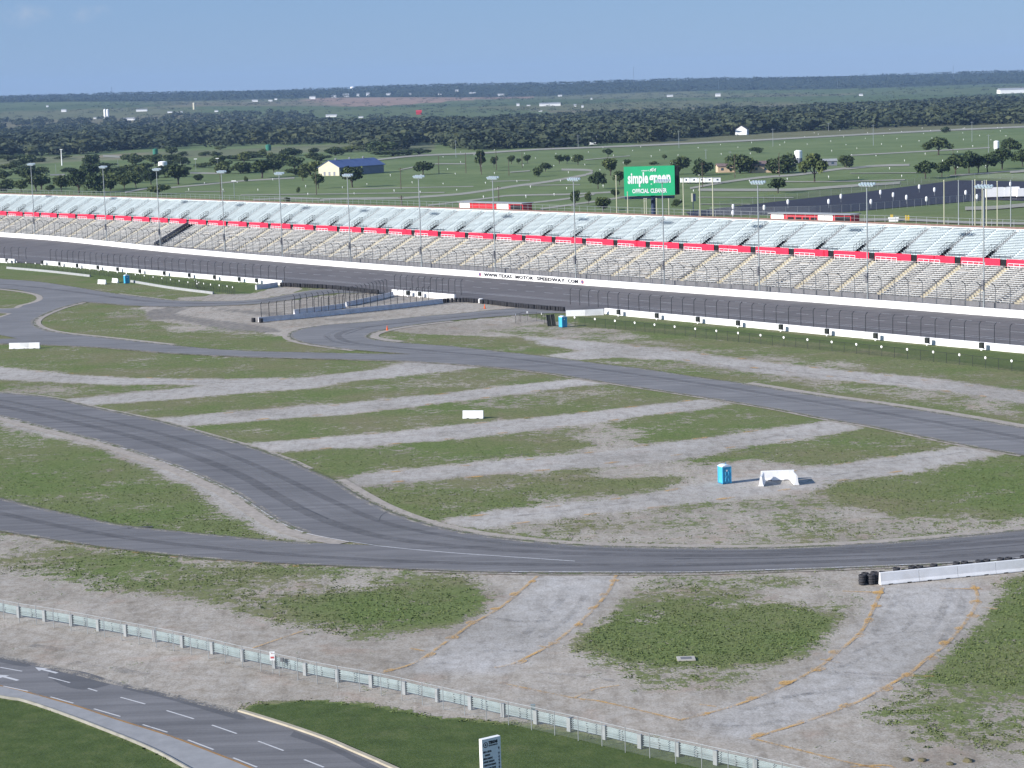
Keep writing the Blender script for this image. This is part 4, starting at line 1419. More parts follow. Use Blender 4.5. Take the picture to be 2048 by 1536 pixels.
def make_stand(sections, label, close_lo, gap0=0.6):
    c = stand_pt((sections[0][0] + sections[-1][1]) / 2, 8, 0)
    root = empty('grandstand', (c.x, c.y, 0))
    tag(root, label, 'grandstand', None)
    inv = Matrix.Translation(-root.location)

    def part(mbx, name, mat, kind=None, parent=None, fix=False):
        base = root.location
        mbx.v = [(v[0] - base.x, v[1] - base.y, v[2] - base.z) for v in mbx.v]
        o = mbx.build(name, mat, parent or root, fix=fix)
        if kind:
            o['kind'] = kind
        return o

    for i, (sa, sb) in enumerate(sections):
        aw = 1.25
        # lower block
        tr, be = seating(sa + (gap0 if i == 0 else aw / 2), sb - aw / 2, D0, Z0, NR_LO, PIT_LO, RISE_LO, 0.40, 0.05, 2.6)
        t_o = part(tr, 'lower_terrace', M['tread_lo'])
        part(be, 'lower_bench_rows', M['alu_old'], 'stuff', t_o)
        # aisle steps
        ai = MB()
        prof = []
        for k in range(NR_LO):
            prof += [(D0 + k * PIT_LO, Z0 + k * RISE_LO + 0.05), (D0 + (k + 1) * PIT_LO, Z0 + k * RISE_LO + 0.05)]
        ai.loft([[stand_pt(q, d, z) for d, z in prof] for q in (sb - aw / 2, sb + aw / 2)])
        part(ai, 'aisle_steps', M['aisle'])
        hr = MB()
        for k in range(1, NR_LO - 1, 2):
            q = stand_pt(sb, D0 + k * PIT_LO, Z0 + k * RISE_LO)
            q2 = stand_pt(sb, D0 + (k + 1) * PIT_LO, Z0 + (k + 1) * RISE_LO)
            hr.tube([q, q + Vector((0, 0, 0.85)), q2 + Vector((0, 0, 0.85)), q2], 0.035, 4)
        part(hr, 'handrail', M['fence_dark'], 'stuff')
        # upper block, split round the stair opening (vomitory)
        ow_ = 1.25
        so_ = sa + SEC * 0.46
        for (u0, u1, n0_) in ((sa + 0.06, so_ - ow_ / 2, 0), (so_ + ow_ / 2, sb - 0.06, 0), (so_ - ow_ / 2, so_ - 0.35, 5), (so_ + 0.35, so_ + ow_ / 2, 5)):
            tr, be = seating(u0, u1, D2 + n0_ * PIT_UP, Z2 + n0_ * RISE_UP, NR_UP - n0_, PIT_UP, RISE_UP, 0.36, 0.0, 3.0)
            t_o = part(tr, 'upper_terrace', M['tread_up'])
            part(be, 'upper_bench_rows', M['alu'], 'stuff', t_o)
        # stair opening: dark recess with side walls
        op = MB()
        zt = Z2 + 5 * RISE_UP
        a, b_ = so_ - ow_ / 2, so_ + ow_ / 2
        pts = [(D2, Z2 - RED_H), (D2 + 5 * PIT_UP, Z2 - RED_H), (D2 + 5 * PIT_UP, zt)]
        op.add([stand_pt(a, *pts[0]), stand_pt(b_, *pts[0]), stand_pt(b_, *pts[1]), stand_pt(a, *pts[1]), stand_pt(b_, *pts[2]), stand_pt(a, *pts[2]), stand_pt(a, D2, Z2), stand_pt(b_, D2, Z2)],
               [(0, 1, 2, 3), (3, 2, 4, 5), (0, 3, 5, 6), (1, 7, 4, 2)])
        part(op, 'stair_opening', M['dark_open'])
        rl = MB()
        for q in (a - 0.1, b_ + 0.1):
            railing(rl, [stand_pt(q, D2 + k * PIT_UP, Z2 + k * RISE_UP + 0.1) for k in (0, 1.7, 3.4, 5)], 1.15, 0.035)
        railing(rl, [stand_pt(a - 0.1, D2 + 5 * PIT_UP, zt + 0.1), stand_pt(b_ + 0.1, D2 + 5 * PIT_UP, zt + 0.1)], 1.1, 0.035)
        railing(rl, [stand_pt(q, D2 - 0.02, Z2) for q in np.linspace(b_ + 0.2, sb, 5)], 0.95, 0.03)
        part(rl, 'opening_rail', M['fence_dark'], 'stuff')
        # upper aisle: dark little steps and posts climbing beside the block
        ua = MB()
        prof = []
        for k in range(NR_UP):
            prof += [(D2 + k * PIT_UP, Z2 + k * RISE_UP + 0.03), (D2 + (k + 1) * PIT_UP, Z2 + k * RISE_UP + 0.03)]
        ua.loft([[stand_pt(q, d, z) for d, z in prof] for q in (sb - 0.06, sb + 0.06)])
        part(ua, 'aisle_steps', M['tread_up'])
        us = MB()
        us.loft([[stand_pt(q, d, z) for d, z in prof[10:]] for q in (so_ - 0.35, so_ + 0.35)])
        part(us, 'aisle_steps', M['conc_dark'])
        hr = MB()
        for k in range(5, NR_UP - 1, 2):
            q = stand_pt(so_, D2 + k * PIT_UP, Z2 + k * RISE_UP)
            q2 = stand_pt(so_, D2 + (k + 0.9) * PIT_UP, Z2 + (k + 0.9) * RISE_UP)
            hr.tube([q, q + Vector((0, 0, 0.8)), q2 + Vector((0, 0, 0.8)), q2], 0.035, 4)
        part(hr, 'handrail', M['fence_dark'], 'stuff')
        # red wall between the tiers
        for (u0, u1) in ((sa - SEC * 0.08 + 0.0, sa + SEC * 0.30), (sa + SEC * 0.30, sa + SEC * 0.78)):
            rp = MB()
            p0, p1 = stand_pt(u0 + 0.03, D2 - 0.03, Z1), stand_pt(u1 - 0.03, D2 - 0.03, Z1)
            nn = OUT.nor(u0, 10) * 0.10
            up = Vector((0, 0, RED_H + 0.12))
            rp.add([p0, p1, p1 - nn, p0 - nn, p0 + up, p1 + up, p1 - nn + up, p0 - nn + up], [(4, 5, 6, 7), (0, 1, 5, 4), (1, 2, 6, 5), (2, 3, 7, 6), (3, 0, 4, 7)])
            part(rp, 'red_wall_panel', M['red_panel'], fix=True)
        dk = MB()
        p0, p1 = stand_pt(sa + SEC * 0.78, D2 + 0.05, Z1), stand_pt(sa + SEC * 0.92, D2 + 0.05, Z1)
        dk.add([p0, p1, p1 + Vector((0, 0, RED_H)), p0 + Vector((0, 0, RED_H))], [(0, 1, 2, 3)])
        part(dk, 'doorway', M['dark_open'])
        # white bench with a rail in front of the red wall
        wb = MB()
        b0, b1 = sa + SEC * 0.02, sa + SEC * 0.52
        railing(wb, [stand_pt(q, D1 - 0.25, Z1 - 0.3) for q in np.linspace(b0, b1, 5)], 0.95, 0.05)
        part(wb, 'white_rail', M['white_flat'])
        # walkway floor in front of the red wall
        wf = MB()
        wf.loft([[stand_pt(q, D1, Z1), stand_pt(q, D2 + 0.3, Z1)] for q in (sa, sb)])
        part(wf, 'walkway', M['conc'])
    # top edge: cap, concourse rail with tall posts
    s0, s1 = sections[0][0], sections[-1][1]
    ss = np.linspace(s0, s1, len(sections) * 2 + 1)
    cp = MB()
    cp.loft([[stand_pt(q, D3, Z3 - 0.4), stand_pt(q, D3, Z3 + 0.25), stand_pt(q, D3 + 0.15, Z3 + 0.25), stand_pt(q, D3 + 0.15, Z3 - 0.4)] for q in ss])
    part(cp, 'top_cap', M['alu'])
    cf = MB()
    cf.loft([[stand_pt(q, D3 + 0.15, Z3 - 0.6), stand_pt(q, D3 + 6.0, Z3 - 0.6)] for q in ss])
    part(cf, 'concourse_floor', M['conc_dark'])
    bw = MB()
    bw.loft([[stand_pt(q, D3 + 6.0, Z3 - 0.9), stand_pt(q, D3 + 6.0, Z3 + 0.15), stand_pt(q, D3 + 6.2, Z3 + 0.15), stand_pt(q, D3 + 6.2, -1.5)] for q in ss])
    part(bw, 'concourse_wall', M['brick'])
    cr_ = MB()
    railing(cr_, [stand_pt(q, D3 + 6.1, Z3 + 0.1) for q in np.linspace(s0, s1, int((s1 - s0) / 2.9))], 1.5, 0.04)
    part(cr_, 'concourse_rail', M['galv'])
    # front wall, front walkway
    fw = MB()
    fw.loft([[stand_pt(q, D0 - 0.02, -1.0), stand_pt(q, D0 - 0.02, Z0 + 0.1), stand_pt(q, D0 + 0.3, Z0 + 0.1)] for q in ss])
    part(fw, 'front_wall', M['conc_dark'])
    sp = MB()
    sp.loft([[stand_pt(q, 0.6, 0.35), stand_pt(q, D0, 0.35)] for q in ss])
    part(sp, 'front_walkway', M['conc_dark'])
    if close_lo is not None:
        q = close_lo
        ew = MB()
        pr = [(D0, -1.0), (D0, Z0 + 0.9), (D1, Z1 + 0.9), (D1, -1.0)]
        ew.loft([[stand_pt(qq, d, z) for d, z in pr] for qq in (q, q + 0.25)], close=True)
        part(ew, 'end_wall', M['conc_dark'], fix=True)
    return root


iB = min(range(len(secs)), key=lambda i: abs(secs[i][1] - SB_BREAK))
secL, secR = secs[:iB + 1], secs[iB + 1:]
st_r = make_stand(secR, 'long two-tier grandstand of silver benches with a red wall, behind the straight', None, 4.2)
st_l = make_stand(secL, 'two-tier silver grandstand round the bend, ending in a dark end wall at the gap', secL[-1][1])

# gap between the two stands: open steps of the upper tier
# ------------------------------------------------------------------ inner wall and its fences
iwl = wall_along(INN, INN.near(G(91, 529)), INN.near(G(572, 570)), 1.2, 0.45, -0.35, base=-0.1).build('inner_wall', M['white_paint'])
tag(iwl, 'white inner track wall on the far bend side of the tire gap', 'wall')
iwf = wall_along(INN, 3, INN.near(G(50, 526)), 1.2, 0.45, -0.35, base=-0.1).build('inner_wall', M['white_paint'])
tag(iwf, 'short white inner wall beyond the opening at the bend', 'wall')
iwm = wall_along(INN, INN.near(G(790, 588)), INN.near(G(922, 600)), 1.2, 0.45, -0.35, base=-0.1).build('inner_wall', M['white_paint'])
tag(iwm, 'short white wall closing the fenced wedge beside the track', 'wall')
iwr = wall_along(INN, INN.near(G(1215, 627)), INN.L - 2, 1.2, 0.45, -0.35, base=-0.1).build('inner_wall', M['white_paint'])
tag(iwr, 'long white inner track wall with black boxes along the straight', 'wall')


def seg_curve(px, z=0.0, n=5):
    return Curve([(p.x, p.y, z) for p in gpts(px, z, n)])


flare = seg_curve([(1132, 632), (1170, 631), (1210, 629)])
fl = wall_along(flare, 0, flare.L, 1.2, 0.45, 0, base=-0.1).build('inner_wall', M['white_paint'])
tag(fl, 'short flared white wall at the pit opening next to the blue toilet', 'wall')
flare2 = seg_curve([(512, 579), (540, 575.5), (565, 571.5)])
fl2 = wall_along(flare2, 0, flare2.L, 1.15, 0.45, 0, base=-0.1).build('inner_wall', M['barrier_old'])
tag(fl2, 'short grey stub wall turning away from the track beside the tires', 'wall')

catch_fence('dark inner catch fence along the bend side white wall', INN, INN.near(G(104, 530)), INN.near(G(575, 570)), 3.6, -0.35, 1.2, POST_INN, PROF_INN, 1, M['fence_dark'], mesh_mat=M['mesh_catch'])
catch_fence('dark inner catch fence beyond the opening at the bend', INN, 4, INN.near(G(56, 526.5)), 3.6, -0.35, 1.2, POST_INN, PROF_INN, 1, M['fence_dark'], mesh_mat=M['mesh_catch'])
catch_fence('dark catch fence on the short white wall of the wedge', INN, INN.near(G(795, 588.5)), INN.near(G(925, 600)), 2.4, -0.35, 1.2, POST_INN, PROF_INN, 1, M['fence_dark'], mesh_mat=M['mesh_catch'])
catch_fence('dark inner catch fence along the white wall of the straight', INN, INN.near(G(1140, 620)), INN.L - 3, 3.35, -0.35, 1.2, POST_INN, PROF_INN, 1, M['fence_dark'], mesh_mat=M['mesh_catch'])

# black foam boxes on white stands in front of the inner wall
def wall_box():
    root = empty('black_box')
    a = MB()
    a.box((0, 0, 0.88), (0.82, 0.5, 0.98))
    a.box((0, -0.255, 0.88), (0.70, 0.02, 0.85))
    a.build('box', M['black_box'], root)
    b = MB()
    b.box((0, 0, 0.32), (1.15, 0.6, 0.14))
    b.box((0, 0, 0.12), (0.28, 0.25, 0.28))
    b.build('stand', M['white_flat'], root)
    return root


BOX_R = [(1215.5, 635), (1294.5, 642), (1374.8, 650), (1459.8, 657), (1550, 664.5), (1641.5, 673.5), (1738, 683), (1838.5, 693), (1945, 703.5), (2062, 716)]
BOX_L = [(90, 530), (124.5, 533), (164, 536), (205, 540), (247, 543.5), (291.5, 547.5), (336.5, 552), (381, 556.5), (428.6, 561), (478, 565), (510.8, 568), (803.8, 594.5), (828, 596.5), (38, 524)]
pb = None
for k, (u, v) in enumerate(BOX_R + BOX_L):
    s = INN.near(G(u, v))
    p, nn = INN.at(s), INN.nor(s)
    q = p - nn * 2.0
    rz = math.atan2(nn.y, nn.x) - math.pi / 2
    if pb is None:
        pb = wall_box()
        tag(pb, 'black box on a white stand in front of the inner wall of the straight', 'box', 'black boxes along the straight wall')
        pb.location, pb.rotation_euler = (q.x, q.y, 0), (0, 0, rz)
    else:
        o = dup(pb, (q.x, q.y, 0), rz)
        if k >= len(BOX_R):
            o['label'] = 'black box on a white stand in front of the inner wall near the bend'
            o['group'] = 'black boxes along the bend wall'

# ------------------------------------------------------------------ concrete barriers
def barrier_mesh(L, H, mat, name='concrete_barrier'):
    """safety-shape profile with two lifting slots; local X along, Z up"""
    mbb = MB()

    def prof(x, z0):
        w = [(0.32, z0), (0.32, 0.08), (0.20, 0.33), (0.115, H - 0.04), (0.09, H), (-0.09, H), (-0.115, H - 0.04), (-0.20, 0.33), (-0.32, 0.08), (-0.32, z0)]
        return [Vector((x, y, z)) for y, z in w]
    h = L / 2 - 0.02
    cuts = [(-h, -0.30 * L, 0), (-0.30 * L, -0.18 * L, 1), (-0.18 * L, 0.18 * L, 0), (0.18 * L, 0.30 * L, 1), (0.30 * L, h, 0)]
    rings = []
    for a, b, sl in cuts:
        mbb.loft([prof(a, 0.075 if sl else 0.0), prof(b, 0.075 if sl else 0.0)], close=True)
    mbb.v = [(v[0], v[1], v[2]) for v in mbb.v]
    return mbb.mesh(name, mat)


BAR = barrier_mesh(4.0, 1.15, M['barrier_white'])
BAR3 = barrier_mesh(3.1, 1.15, M['barrier_white'])
BAR_OLD = barrier_mesh(3.66, 1.05, M['barrier_old'])


def place_bar(me, a, b, label, group=None, z=0.0, name='concrete_barrier'):
    """barrier between world points a and b (length is the mesh's own)"""
    c = (a + b) / 2
    d = b - a
    o = link(name, me, None, (c.x, c.y, z), math.atan2(d.y, d.x))
    tag(o, label, 'barrier', group)
    return o


def row_of(me, L, px0, n, pxdir, label, group):
    p0, p1 = G(*px0), G(*pxdir)
    t = (p1 - p0).normalized()
    out = []
    for k in range(n):
        out.append(place_bar(me, p0 + t * L * k, p0 + t * L * (k + 1), label, group))
    return out


for o_, w_ in zip(row_of(BAR, 4.0, (1759, 1169), 6, (2048, 1141), 'white concrete barrier in the row backed by tires beside the lower road', 'barriers in the tire backed row'), ('first', 'second', 'third', 'fourth', 'fifth', 'sixth')):
    o_['label'] = w_ + ' white barrier counted from the pair of tire stacks, in the tire backed row'
# open three-sided box of barriers beside the toilet
ba, bb = G(1522, 966), G(1592, 961)
pL0, pL1 = G(1521, 975), G(1527.5, 961)
pR0, pR1 = G(1595, 972), G(1583, 959)
o = place_bar(BAR, pL1 + Vector((0.1, 0.1, 0)), pR1 + Vector((-0.1, 0.1, 0)), 'white back barrier of the three sided barrier box by the blue toilet')
o = place_bar(BAR3, pL0, pL1, 'white side barrier of the barrier box, next to the blue toilet')
o = place_bar(BAR3, pR1, pR0, 'white side barrier of the barrier box, away from the blue toilet, casting a shadow')
place_bar(BAR3, G(917, 836.5), G(976, 836.5), 'lone white concrete barrier lying on the grass between two stone lanes')
a, b_ = G(28, 697.5), G(71, 696.6)
place_bar(BAR, a, a.lerp(b_, 0.5), 'white barrier of the pair beside the infield road junction', 'pair of barriers by the junction')
place_bar(BAR, a.lerp(b_, 0.5), b_, 'white barrier of the pair beside the infield road junction', 'pair of barriers by the junction')
place_bar(BAR3, G(194, 567.5), G(215, 568.5), 'short white barrier with a dark end near the grey low wall')
place_bar(BAR3, G(219, 564), G(243, 566.5), 'white barrier standing directly beside the blue toilet near the low wall')

# wedge of barriers with catch fences
W1 = seg_curve([(517, 644.5), (600, 637), (700, 627), (800, 616.5), (885, 606.5)])
W2 = seg_curve([(588, 628.5), (640, 622.5), (690, 615.5)])
W3 = seg_curve([(692, 613), (740, 603), (786, 592)])
for cv, lab, grp in ((W1, 'grey white concrete barrier in the long front row of the fenced wedge', 'wedge front barriers'), (W2, 'grey white barrier in the middle row of the fenced wedge', 'wedge middle barriers'), (W3, 'grey white barrier in the rear row of the fenced wedge', 'wedge rear barriers')):
    n = max(1, int(round(cv.L / 3.66)))
    for k in range(n):
        a, b_ = cv.at(cv.L * k / n), cv.at(cv.L * (k + 1) / n)
        o = place_bar(BAR_OLD, a, b_, lab, grp)
        o.scale.x = (b_ - a).length / 3.66
catch_fence('dark catch fence with bent posts on the front row of the barrier wedge', W1, 0.8, W1.L - 4, 1.85, 0.15, 1.0, POST_WED, PROF_WED, -1, M['fence_dark'], mesh_mat=M['mesh_catch'])
catch_fence('dark catch fence with bent posts on the middle row of the barrier wedge', W2, 0.4, W2.L, 1.7, 0.15, 1.0, POST_WED, PROF_WED, 1, M['fence_dark'], mesh_mat=M['mesh_catch'])
catch_fence('dark catch fence with bent posts on the rear row of the barrier wedge', W3, 0.3, W3.L - 3, 1.9, 0.15, 1.0, POST_WED, PROF_WED, 1, M['fence_dark'], mesh_mat=M['mesh_catch'])

# ------------------------------------------------------------------ tires
def tire_mesh(r=0.36, w=0.24, n=14):
    mbt = MB()
    prof = [(r * 0.58, 0.03), (r * 0.72, 0.0), (r * 0.93, 0.02), (r, 0.06), (r, w - 0.06), (r * 0.93, w - 0.02), (r * 0.72, w), (r * 0.58, w - 0.03)]
    v, f = [], []
    for (rr, z) in prof:
        for k in range(n):
            a = k * 2 * math.pi / n
            v.append((rr * math.cos(a), rr * math.sin(a), z))
    m_ = len(prof)
    for i in range(m_):
        for k in range(n):
            i2, k2 = (i + 1) % m_, (k + 1) % n
            f.append((i * n + k, i * n + k2, i2 * n + k2, i2 * n + k))
    mbt.add(v, f)
    return mbt


TIRE = tire_mesh().mesh('tire', M['black_rubber'])


def tire_stack_parts(n):
    root = empty('tire_stack')
    for k in range(n):
        link('tire', TIRE, root, (random.uniform(-0.04, 0.04), random.uniform(-0.04, 0.04), k * 0.245), random.random() * 3)
    return root


grp = 'tire stacks at the end of the barrier row'
for k, (u, v) in enumerate(((1725, 1169), (1743, 1168), (1754, 1166), (1730, 1165), (1748, 1163))):
    o = tire_stack_parts(4)
    o.location = G(u, v)
    tag(o, 'stack of black tires at the end of the white barrier row', 'tires', grp)
tr_ = (G(2048, 1141) - G(1759, 1169)).normalized()
tn_ = Vector((-tr_.y, tr_.x, 0))
for k in range(26):
    if k in (1, 8, 9, 15):
        continue
    o = tire_stack_parts(5 if k % 3 else 4)
    q = G(1762, 1168) + tr_ * (0.5 + k * 0.78) + tn_ * (0.82 + random.uniform(-0.05, 0.12))
    o.location = q
    tag(o, 'stack of black tires standing behind the white barrier row', 'tires', 'tire stacks behind the barrier row')
# tire walls closing the two openings in the inner wall
mbt = MB()
for k in range(4):
    t1 = tire_mesh(0.42, 0.24, 9)
    mbt.add([(v[0] + random.uniform(-0.03, 0.03), v[1], v[2] + k * 0.245) for v in t1.v], t1.f)
STK = mbt.mesh('tire_stack', M['black_rubber'])
for cv, lab, grp in ((seg_curve([(560, 572.5), (600, 574.5), (650, 577), (700, 581.5), (757, 588)]), 'stack of black tires closing the opening towards the bend', 'tires in the opening towards the bend'),
                     (seg_curve([(878, 606), (925, 604), (975, 608), (1040, 615.5), (1130, 623)]), 'stack of black tires closing the opening by the straight', 'tires in the opening by the straight')):
    n = int(cv.L / 0.86)
    for k in range(n):
        p, nn = cv.at(cv.L * (k + 0.5) / n), cv.nor(cv.L * (k + 0.5) / n)
        q = p + nn * random.uniform(-0.15, 0.15)
        tag(link('tire_stack', STK, None, (q.x, q.y, 0), random.random() * 6), lab, 'tires', grp)
for (u, v), lab in (((507, 644), 'small dark tire bundle at the tip of the wedge'), ((522, 645), 'dark tire bundle in front of the wedge tip')):
    o = tag(link('tire_stack', STK, None, G(u, v)), lab, 'tires')
    o.scale = (1.1, 1.1, 0.9)
b = MB()
b.lathe((0, 0, 0), [(0.5, 0), (0.56, 0.1), (0.56, 0.35), (0.52, 0.4), (0.56, 0.45), (0.56, 0.75), (0.50, 1.0), (0.47, 1.05)], 12)
tag(link('water_drum', b.mesh('water_drum', M['white_flat']), None, G(962, 606.5)), 'white plastic drum standing among the black tires', 'drum')

# cones
def cone(px, lab):
    root = empty('traffic_cone', G(*px))
    a = MB()
    a.box((0, 0, 0.03), (0.5, 0.5, 0.06))
    a.build('foot', M['orange'], root)
    a = MB()
    a.lathe((0, 0, 0.06), [(0.2, 0), (0.13, 0.35), (0.05, 0.85), (0.03, 0.9)], 10)
    a.build('body', M['orange'], root)
    tag(root, lab, 'cone')


cone((774.5, 660.5), 'orange traffic cone at the inside of the hairpin')
cone((969.5, 617), 'small red orange cone by the tire wall and white drum')

# ------------------------------------------------------------------ portable toilets
def toilet(label, loc, rz, s=1.0):
    root = empty('portable_toilet', loc, rz)
    root.scale = (s, s, s)
    tag(root, label, 'toilet')
    a = MB()
    a.box((0, 0, 1.06), (1.12, 1.12, 1.96))
    for x in (-0.57, 0.57):
        for y in (-0.57, 0.57):
            a.box((x * 0.985, y * 0.985, 1.06), (0.10, 0.10, 1.98))
    for y in (-0.3, 0.0, 0.3):
        a.box((-0.565, y, 1.15), (0.03, 0.16, 1.5))
        a.box((0.565, y, 1.15), (0.03, 0.16, 1.5))
    a.build('cabin', M['potty'], root)
    b2 = MB()
    b2.box((0, 0, 0.05), (1.2, 1.2, 0.10))
    b2.build('skid_base', M['potty_dark'], root)
    d = MB()
    d.box((0, -0.575, 1.02), (0.74, 0.03, 1.80))
    dr = d.build('door', M['potty_panel'], root)
    d = MB()
    for pts in ([(-0.22, 1.45), (-0.2, 1.1), (-0.10, 0.9), (-0.2, 0.6), (-0.22, 0.3)], [(0.22, 1.45), (0.2, 1.1), (0.10, 0.9), (0.2, 0.6), (0.22, 0.3)]):
        d.tube([(x, -0.60, z) for x, z in pts], 0.03, 4)
    d.box((0.31, -0.60, 1.0), (0.05, 0.03, 0.16))
    d.build('handle', M['potty'], dr)
    d = MB()
    d.box((0, -0.597, 1.58), (0.20, 0.012, 0.2))
    d.build('notice', M['white_flat'], dr)
    rf = MB()
    n = 7
    rings = []
    for y in (-0.62, 0.62):
        ring = [Vector((-0.62, y, 2.04))]
        for k in range(n):
            x = -0.62 + 1.24 * k / (n - 1)
            ring.append(Vector((x, y, 2.10 + 0.18 * (1 - (x / 0.62) ** 2))))
        ring.append(Vector((0.62, y, 2.04)))
        rings.append(ring)
    rf.loft(rings, close=True)
    rf.build('roof', M['potty_roof'], root)
    v = MB()
    v.tube([(0.38, 0.4, 2.1), (0.38, 0.4, 2.4)], 0.05, 6)
    v.build('vent_pipe', M['potty_dark'], root)
    return root


toilet('bright blue portable toilet standing by the three sided barrier box', G(1449.5, 966), math.radians(22), 1.0)
toilet('blue portable toilet beside the grey low wall near the bend', G(253.5, 566.5), math.radians(28), 1.0)
toilet('blue portable toilet next to the dark leaning panel at the pit opening', G(1126, 654), math.radians(32), 1.0)

# dark leaning tarpaulin frame next to the third toilet
r = empty('leaning_panel', G(1104, 652), math.radians(8))
tag(r, 'dark green panel leaning beside the blue toilet at the pit opening', 'panel')
a = MB()
a.add([(-0.9, 0.0, 0.0), (0.9, -0.1, 0.0), (0.75, 1.0, 2.3), (-1.05, 1.0, 2.2), (-0.9, 0.12, 0.0), (0.9, 0.02, 0.0), (0.75, 1.1, 2.3), (-1.05, 1.1, 2.2)], [(0, 1, 2, 3), (4, 5, 6, 7), (0, 1, 5, 4), (1, 2, 6, 5), (2, 3, 7, 6), (3, 0, 4, 7)])
a.build('sheet', M['black_box'], r)
a = MB()
for x in (-0.9, 0.0, 0.82):
    a.tube([(x, -0.06, 0.0), (x - 0.1, 0.94, 2.3)], 0.045, 4)
a.build('frame', M['fence_dark'], r)

# ------------------------------------------------------------------ low black chain-link fences with round white signs
def chain_fence(label, px, post_sp, h, mats, sign_every=0, sign_r=0.22, closed_mesh=True, n=6, rail=True):
    cv = seg_curve(px, 0, n)
    mid = cv.at(cv.L / 2)
    root = empty('chain_fence', mid)
    tag(root, label, 'fence')
    k_n = max(1, int(round(cv.L / post_sp)))
    mbp = MB()
    mbp.tube([(0, 0, -0.1), (0, 0, h + 0.05)], 0.035, 5)
    pm = mbp.mesh('post', mats[0])
    mbs = MB()
    mbs.lathe((0, 0, 0), [(sign_r, -0.01), (sign_r, 0.01)], 12)
    mbs.v = [(v[0], v[2], v[1]) for v in mbs.v]
    sm = mbs.mesh('round_sign', M['white_flat'])
    for k in range(k_n + 1):
        s = cv.L * k / k_n
        p = cv.at(s) - mid
        o = link('post', pm, root, p)
        if sign_every and k % sign_every == 0:
            nn = cv.nor(s)
            link('round_sign', sm, root, p - nn * 0.07 + Vector((0, 0, h - 0.1)), math.atan2(nn.y, nn.x) - math.pi / 2)
    ss = np.linspace(0, cv.L, max(2, int(cv.L / 3)))
    mbm = MB()
    mbm.loft([[cv.at(s) - mid + Vector((0, 0, 0.05)), cv.at(s) - mid + Vector((0, 0, h))] for s in ss])
    mbm.build('wire_mesh', mats[1], root, fix=False)
    if rail:
        mbm = MB()
        mbm.tube([cv.at(s) - mid + Vector((0, 0, h)) for s in ss], 0.028, 4)
        mbm.build('top_rail', mats[0], root, fix=False)
    return root


BLK = (M['fence_dark'], M['mesh_black'])
chain_fence('low black chain link fence with white round signs beside the inner wall of the straight', [(1150, 651), (1250, 660), (1480, 684), (1700, 706), (1900, 727), (2048, 745), (2250, 770)], 2.9, 1.75, BLK, 2)
chain_fence('low black chain link fence with white round signs before the low grey wall', [(16, 532), (90, 539), (200, 551), (300, 564), (395, 579)], 3.0, 1.6, BLK, 2)
chain_fence('short black chain link fence at the pit opening in front of the tires', [(1031, 646), (1052, 641), (1080, 643), (1094, 649)], 2.4, 1.8, BLK, 2)
chain_fence('small black fence pen at the end of the grey low wall', [(390, 574), (402, 580), (428, 584), (450, 586), (470, 590)], 1.4, 1.9, BLK, 3)
# low grey wall left
lw = seg_curve([(14, 537), (100, 544.5), (190, 554.5)])
tag(wall_along(lw, 0, lw.L, 0.55, 0.3, 0, base=-0.05).build('low_wall', M['low_grey']), 'low pale grey wall running from the bend towards the pair of barriers', 'wall')
lw = seg_curve([(262, 564), (340, 577), (427, 588)])
tag(wall_along(lw, 0, lw.L, 0.55, 0.3, 0, base=-0.05).build('low_wall', M['low_grey']), 'low pale grey wall running on past the blue toilet', 'wall')

# ------------------------------------------------------------------ guardrail and fence across the foreground
GP = [(-80, 1211), (-22, 1223), (35, 1235), (86.5, 1243), (140.5, 1252), (194, 1262), (249, 1272.5), (306, 1283.5), (362, 1295), (422, 1308), (483, 1323), (546, 1336.5), (608, 1351), (673, 1364), (740, 1375), (806.5, 1389), (872.4, 1404), (938, 1419), (1003.7, 1434), (1069, 1448), (1136, 1463), (1206, 1479), (1277.5, 1497), (1352.6, 1513), (1429, 1530), (1508.7, 1548), (1590, 1567), (1675, 1588)]
gr_root = empty('guardrail', G(740, 1375))
tag(gr_root, 'long corrugated pale steel guardrail on wide posts crossing the stony foreground', 'guardrail')
gpw = [G(u, v) for u, v in GP]
for k, p in enumerate(gpw):
    d = (gpw[min(k + 1, len(gpw) - 1)] - gpw[max(k - 1, 0)]).normalized()
    nn = Vector((-d.y, d.x, 0))
    a = MB()
    q = p - gr_root.location
    c = q + nn * 0.10
    a.box(c + Vector((0, 0, 0.5)), (0.34, 0.10, 1.06), d, nn)
    a.box(c + nn * 0.16 + Vector((0, 0, 0.5)), (0.10, 0.22, 1.0), d, nn)
    a.build('post', M['galv'], gr_root)
    if k + 1 < len(gpw):
        p2 = gpw[k + 1] - gr_root.location
        rings = []
        for f in (0.015, 0.985):
            pp = q.lerp(p2, f) + nn * 0.20
            ring = []
            for j in range(25):
                z = 0.22 + 0.80 * j / 24
                ring.append(pp + Vector((0, 0, z)) - nn * (0.055 * math.cos(j / 24 * 5 * 2 * math.pi)))
            rings.append(ring)
        a = MB()
        a.loft(rings)
        a.build('rail_panel', M['galv_light'], gr_root, fix=False)
        a = MB()
        pp = q.lerp(p2, 0.5) + nn * 0.14
        for j in range(4):
            a.box(pp + Vector((0, 0, 0.30 + 0.2 * j)) , (0.10, 0.10, 0.05), d, nn)
        a.build('splice_bolts', M['galv'], gr_root)
fc_px = [(u, v + 8 + 6 * (u / 1500)) for u, v in GP]
chain_fence('thin galvanised chain link fence with pipe posts in front of the corrugated guardrail', fc_px, 2.25, 1.75, (M['galv'], M['mesh_galv']), 0, n=2)
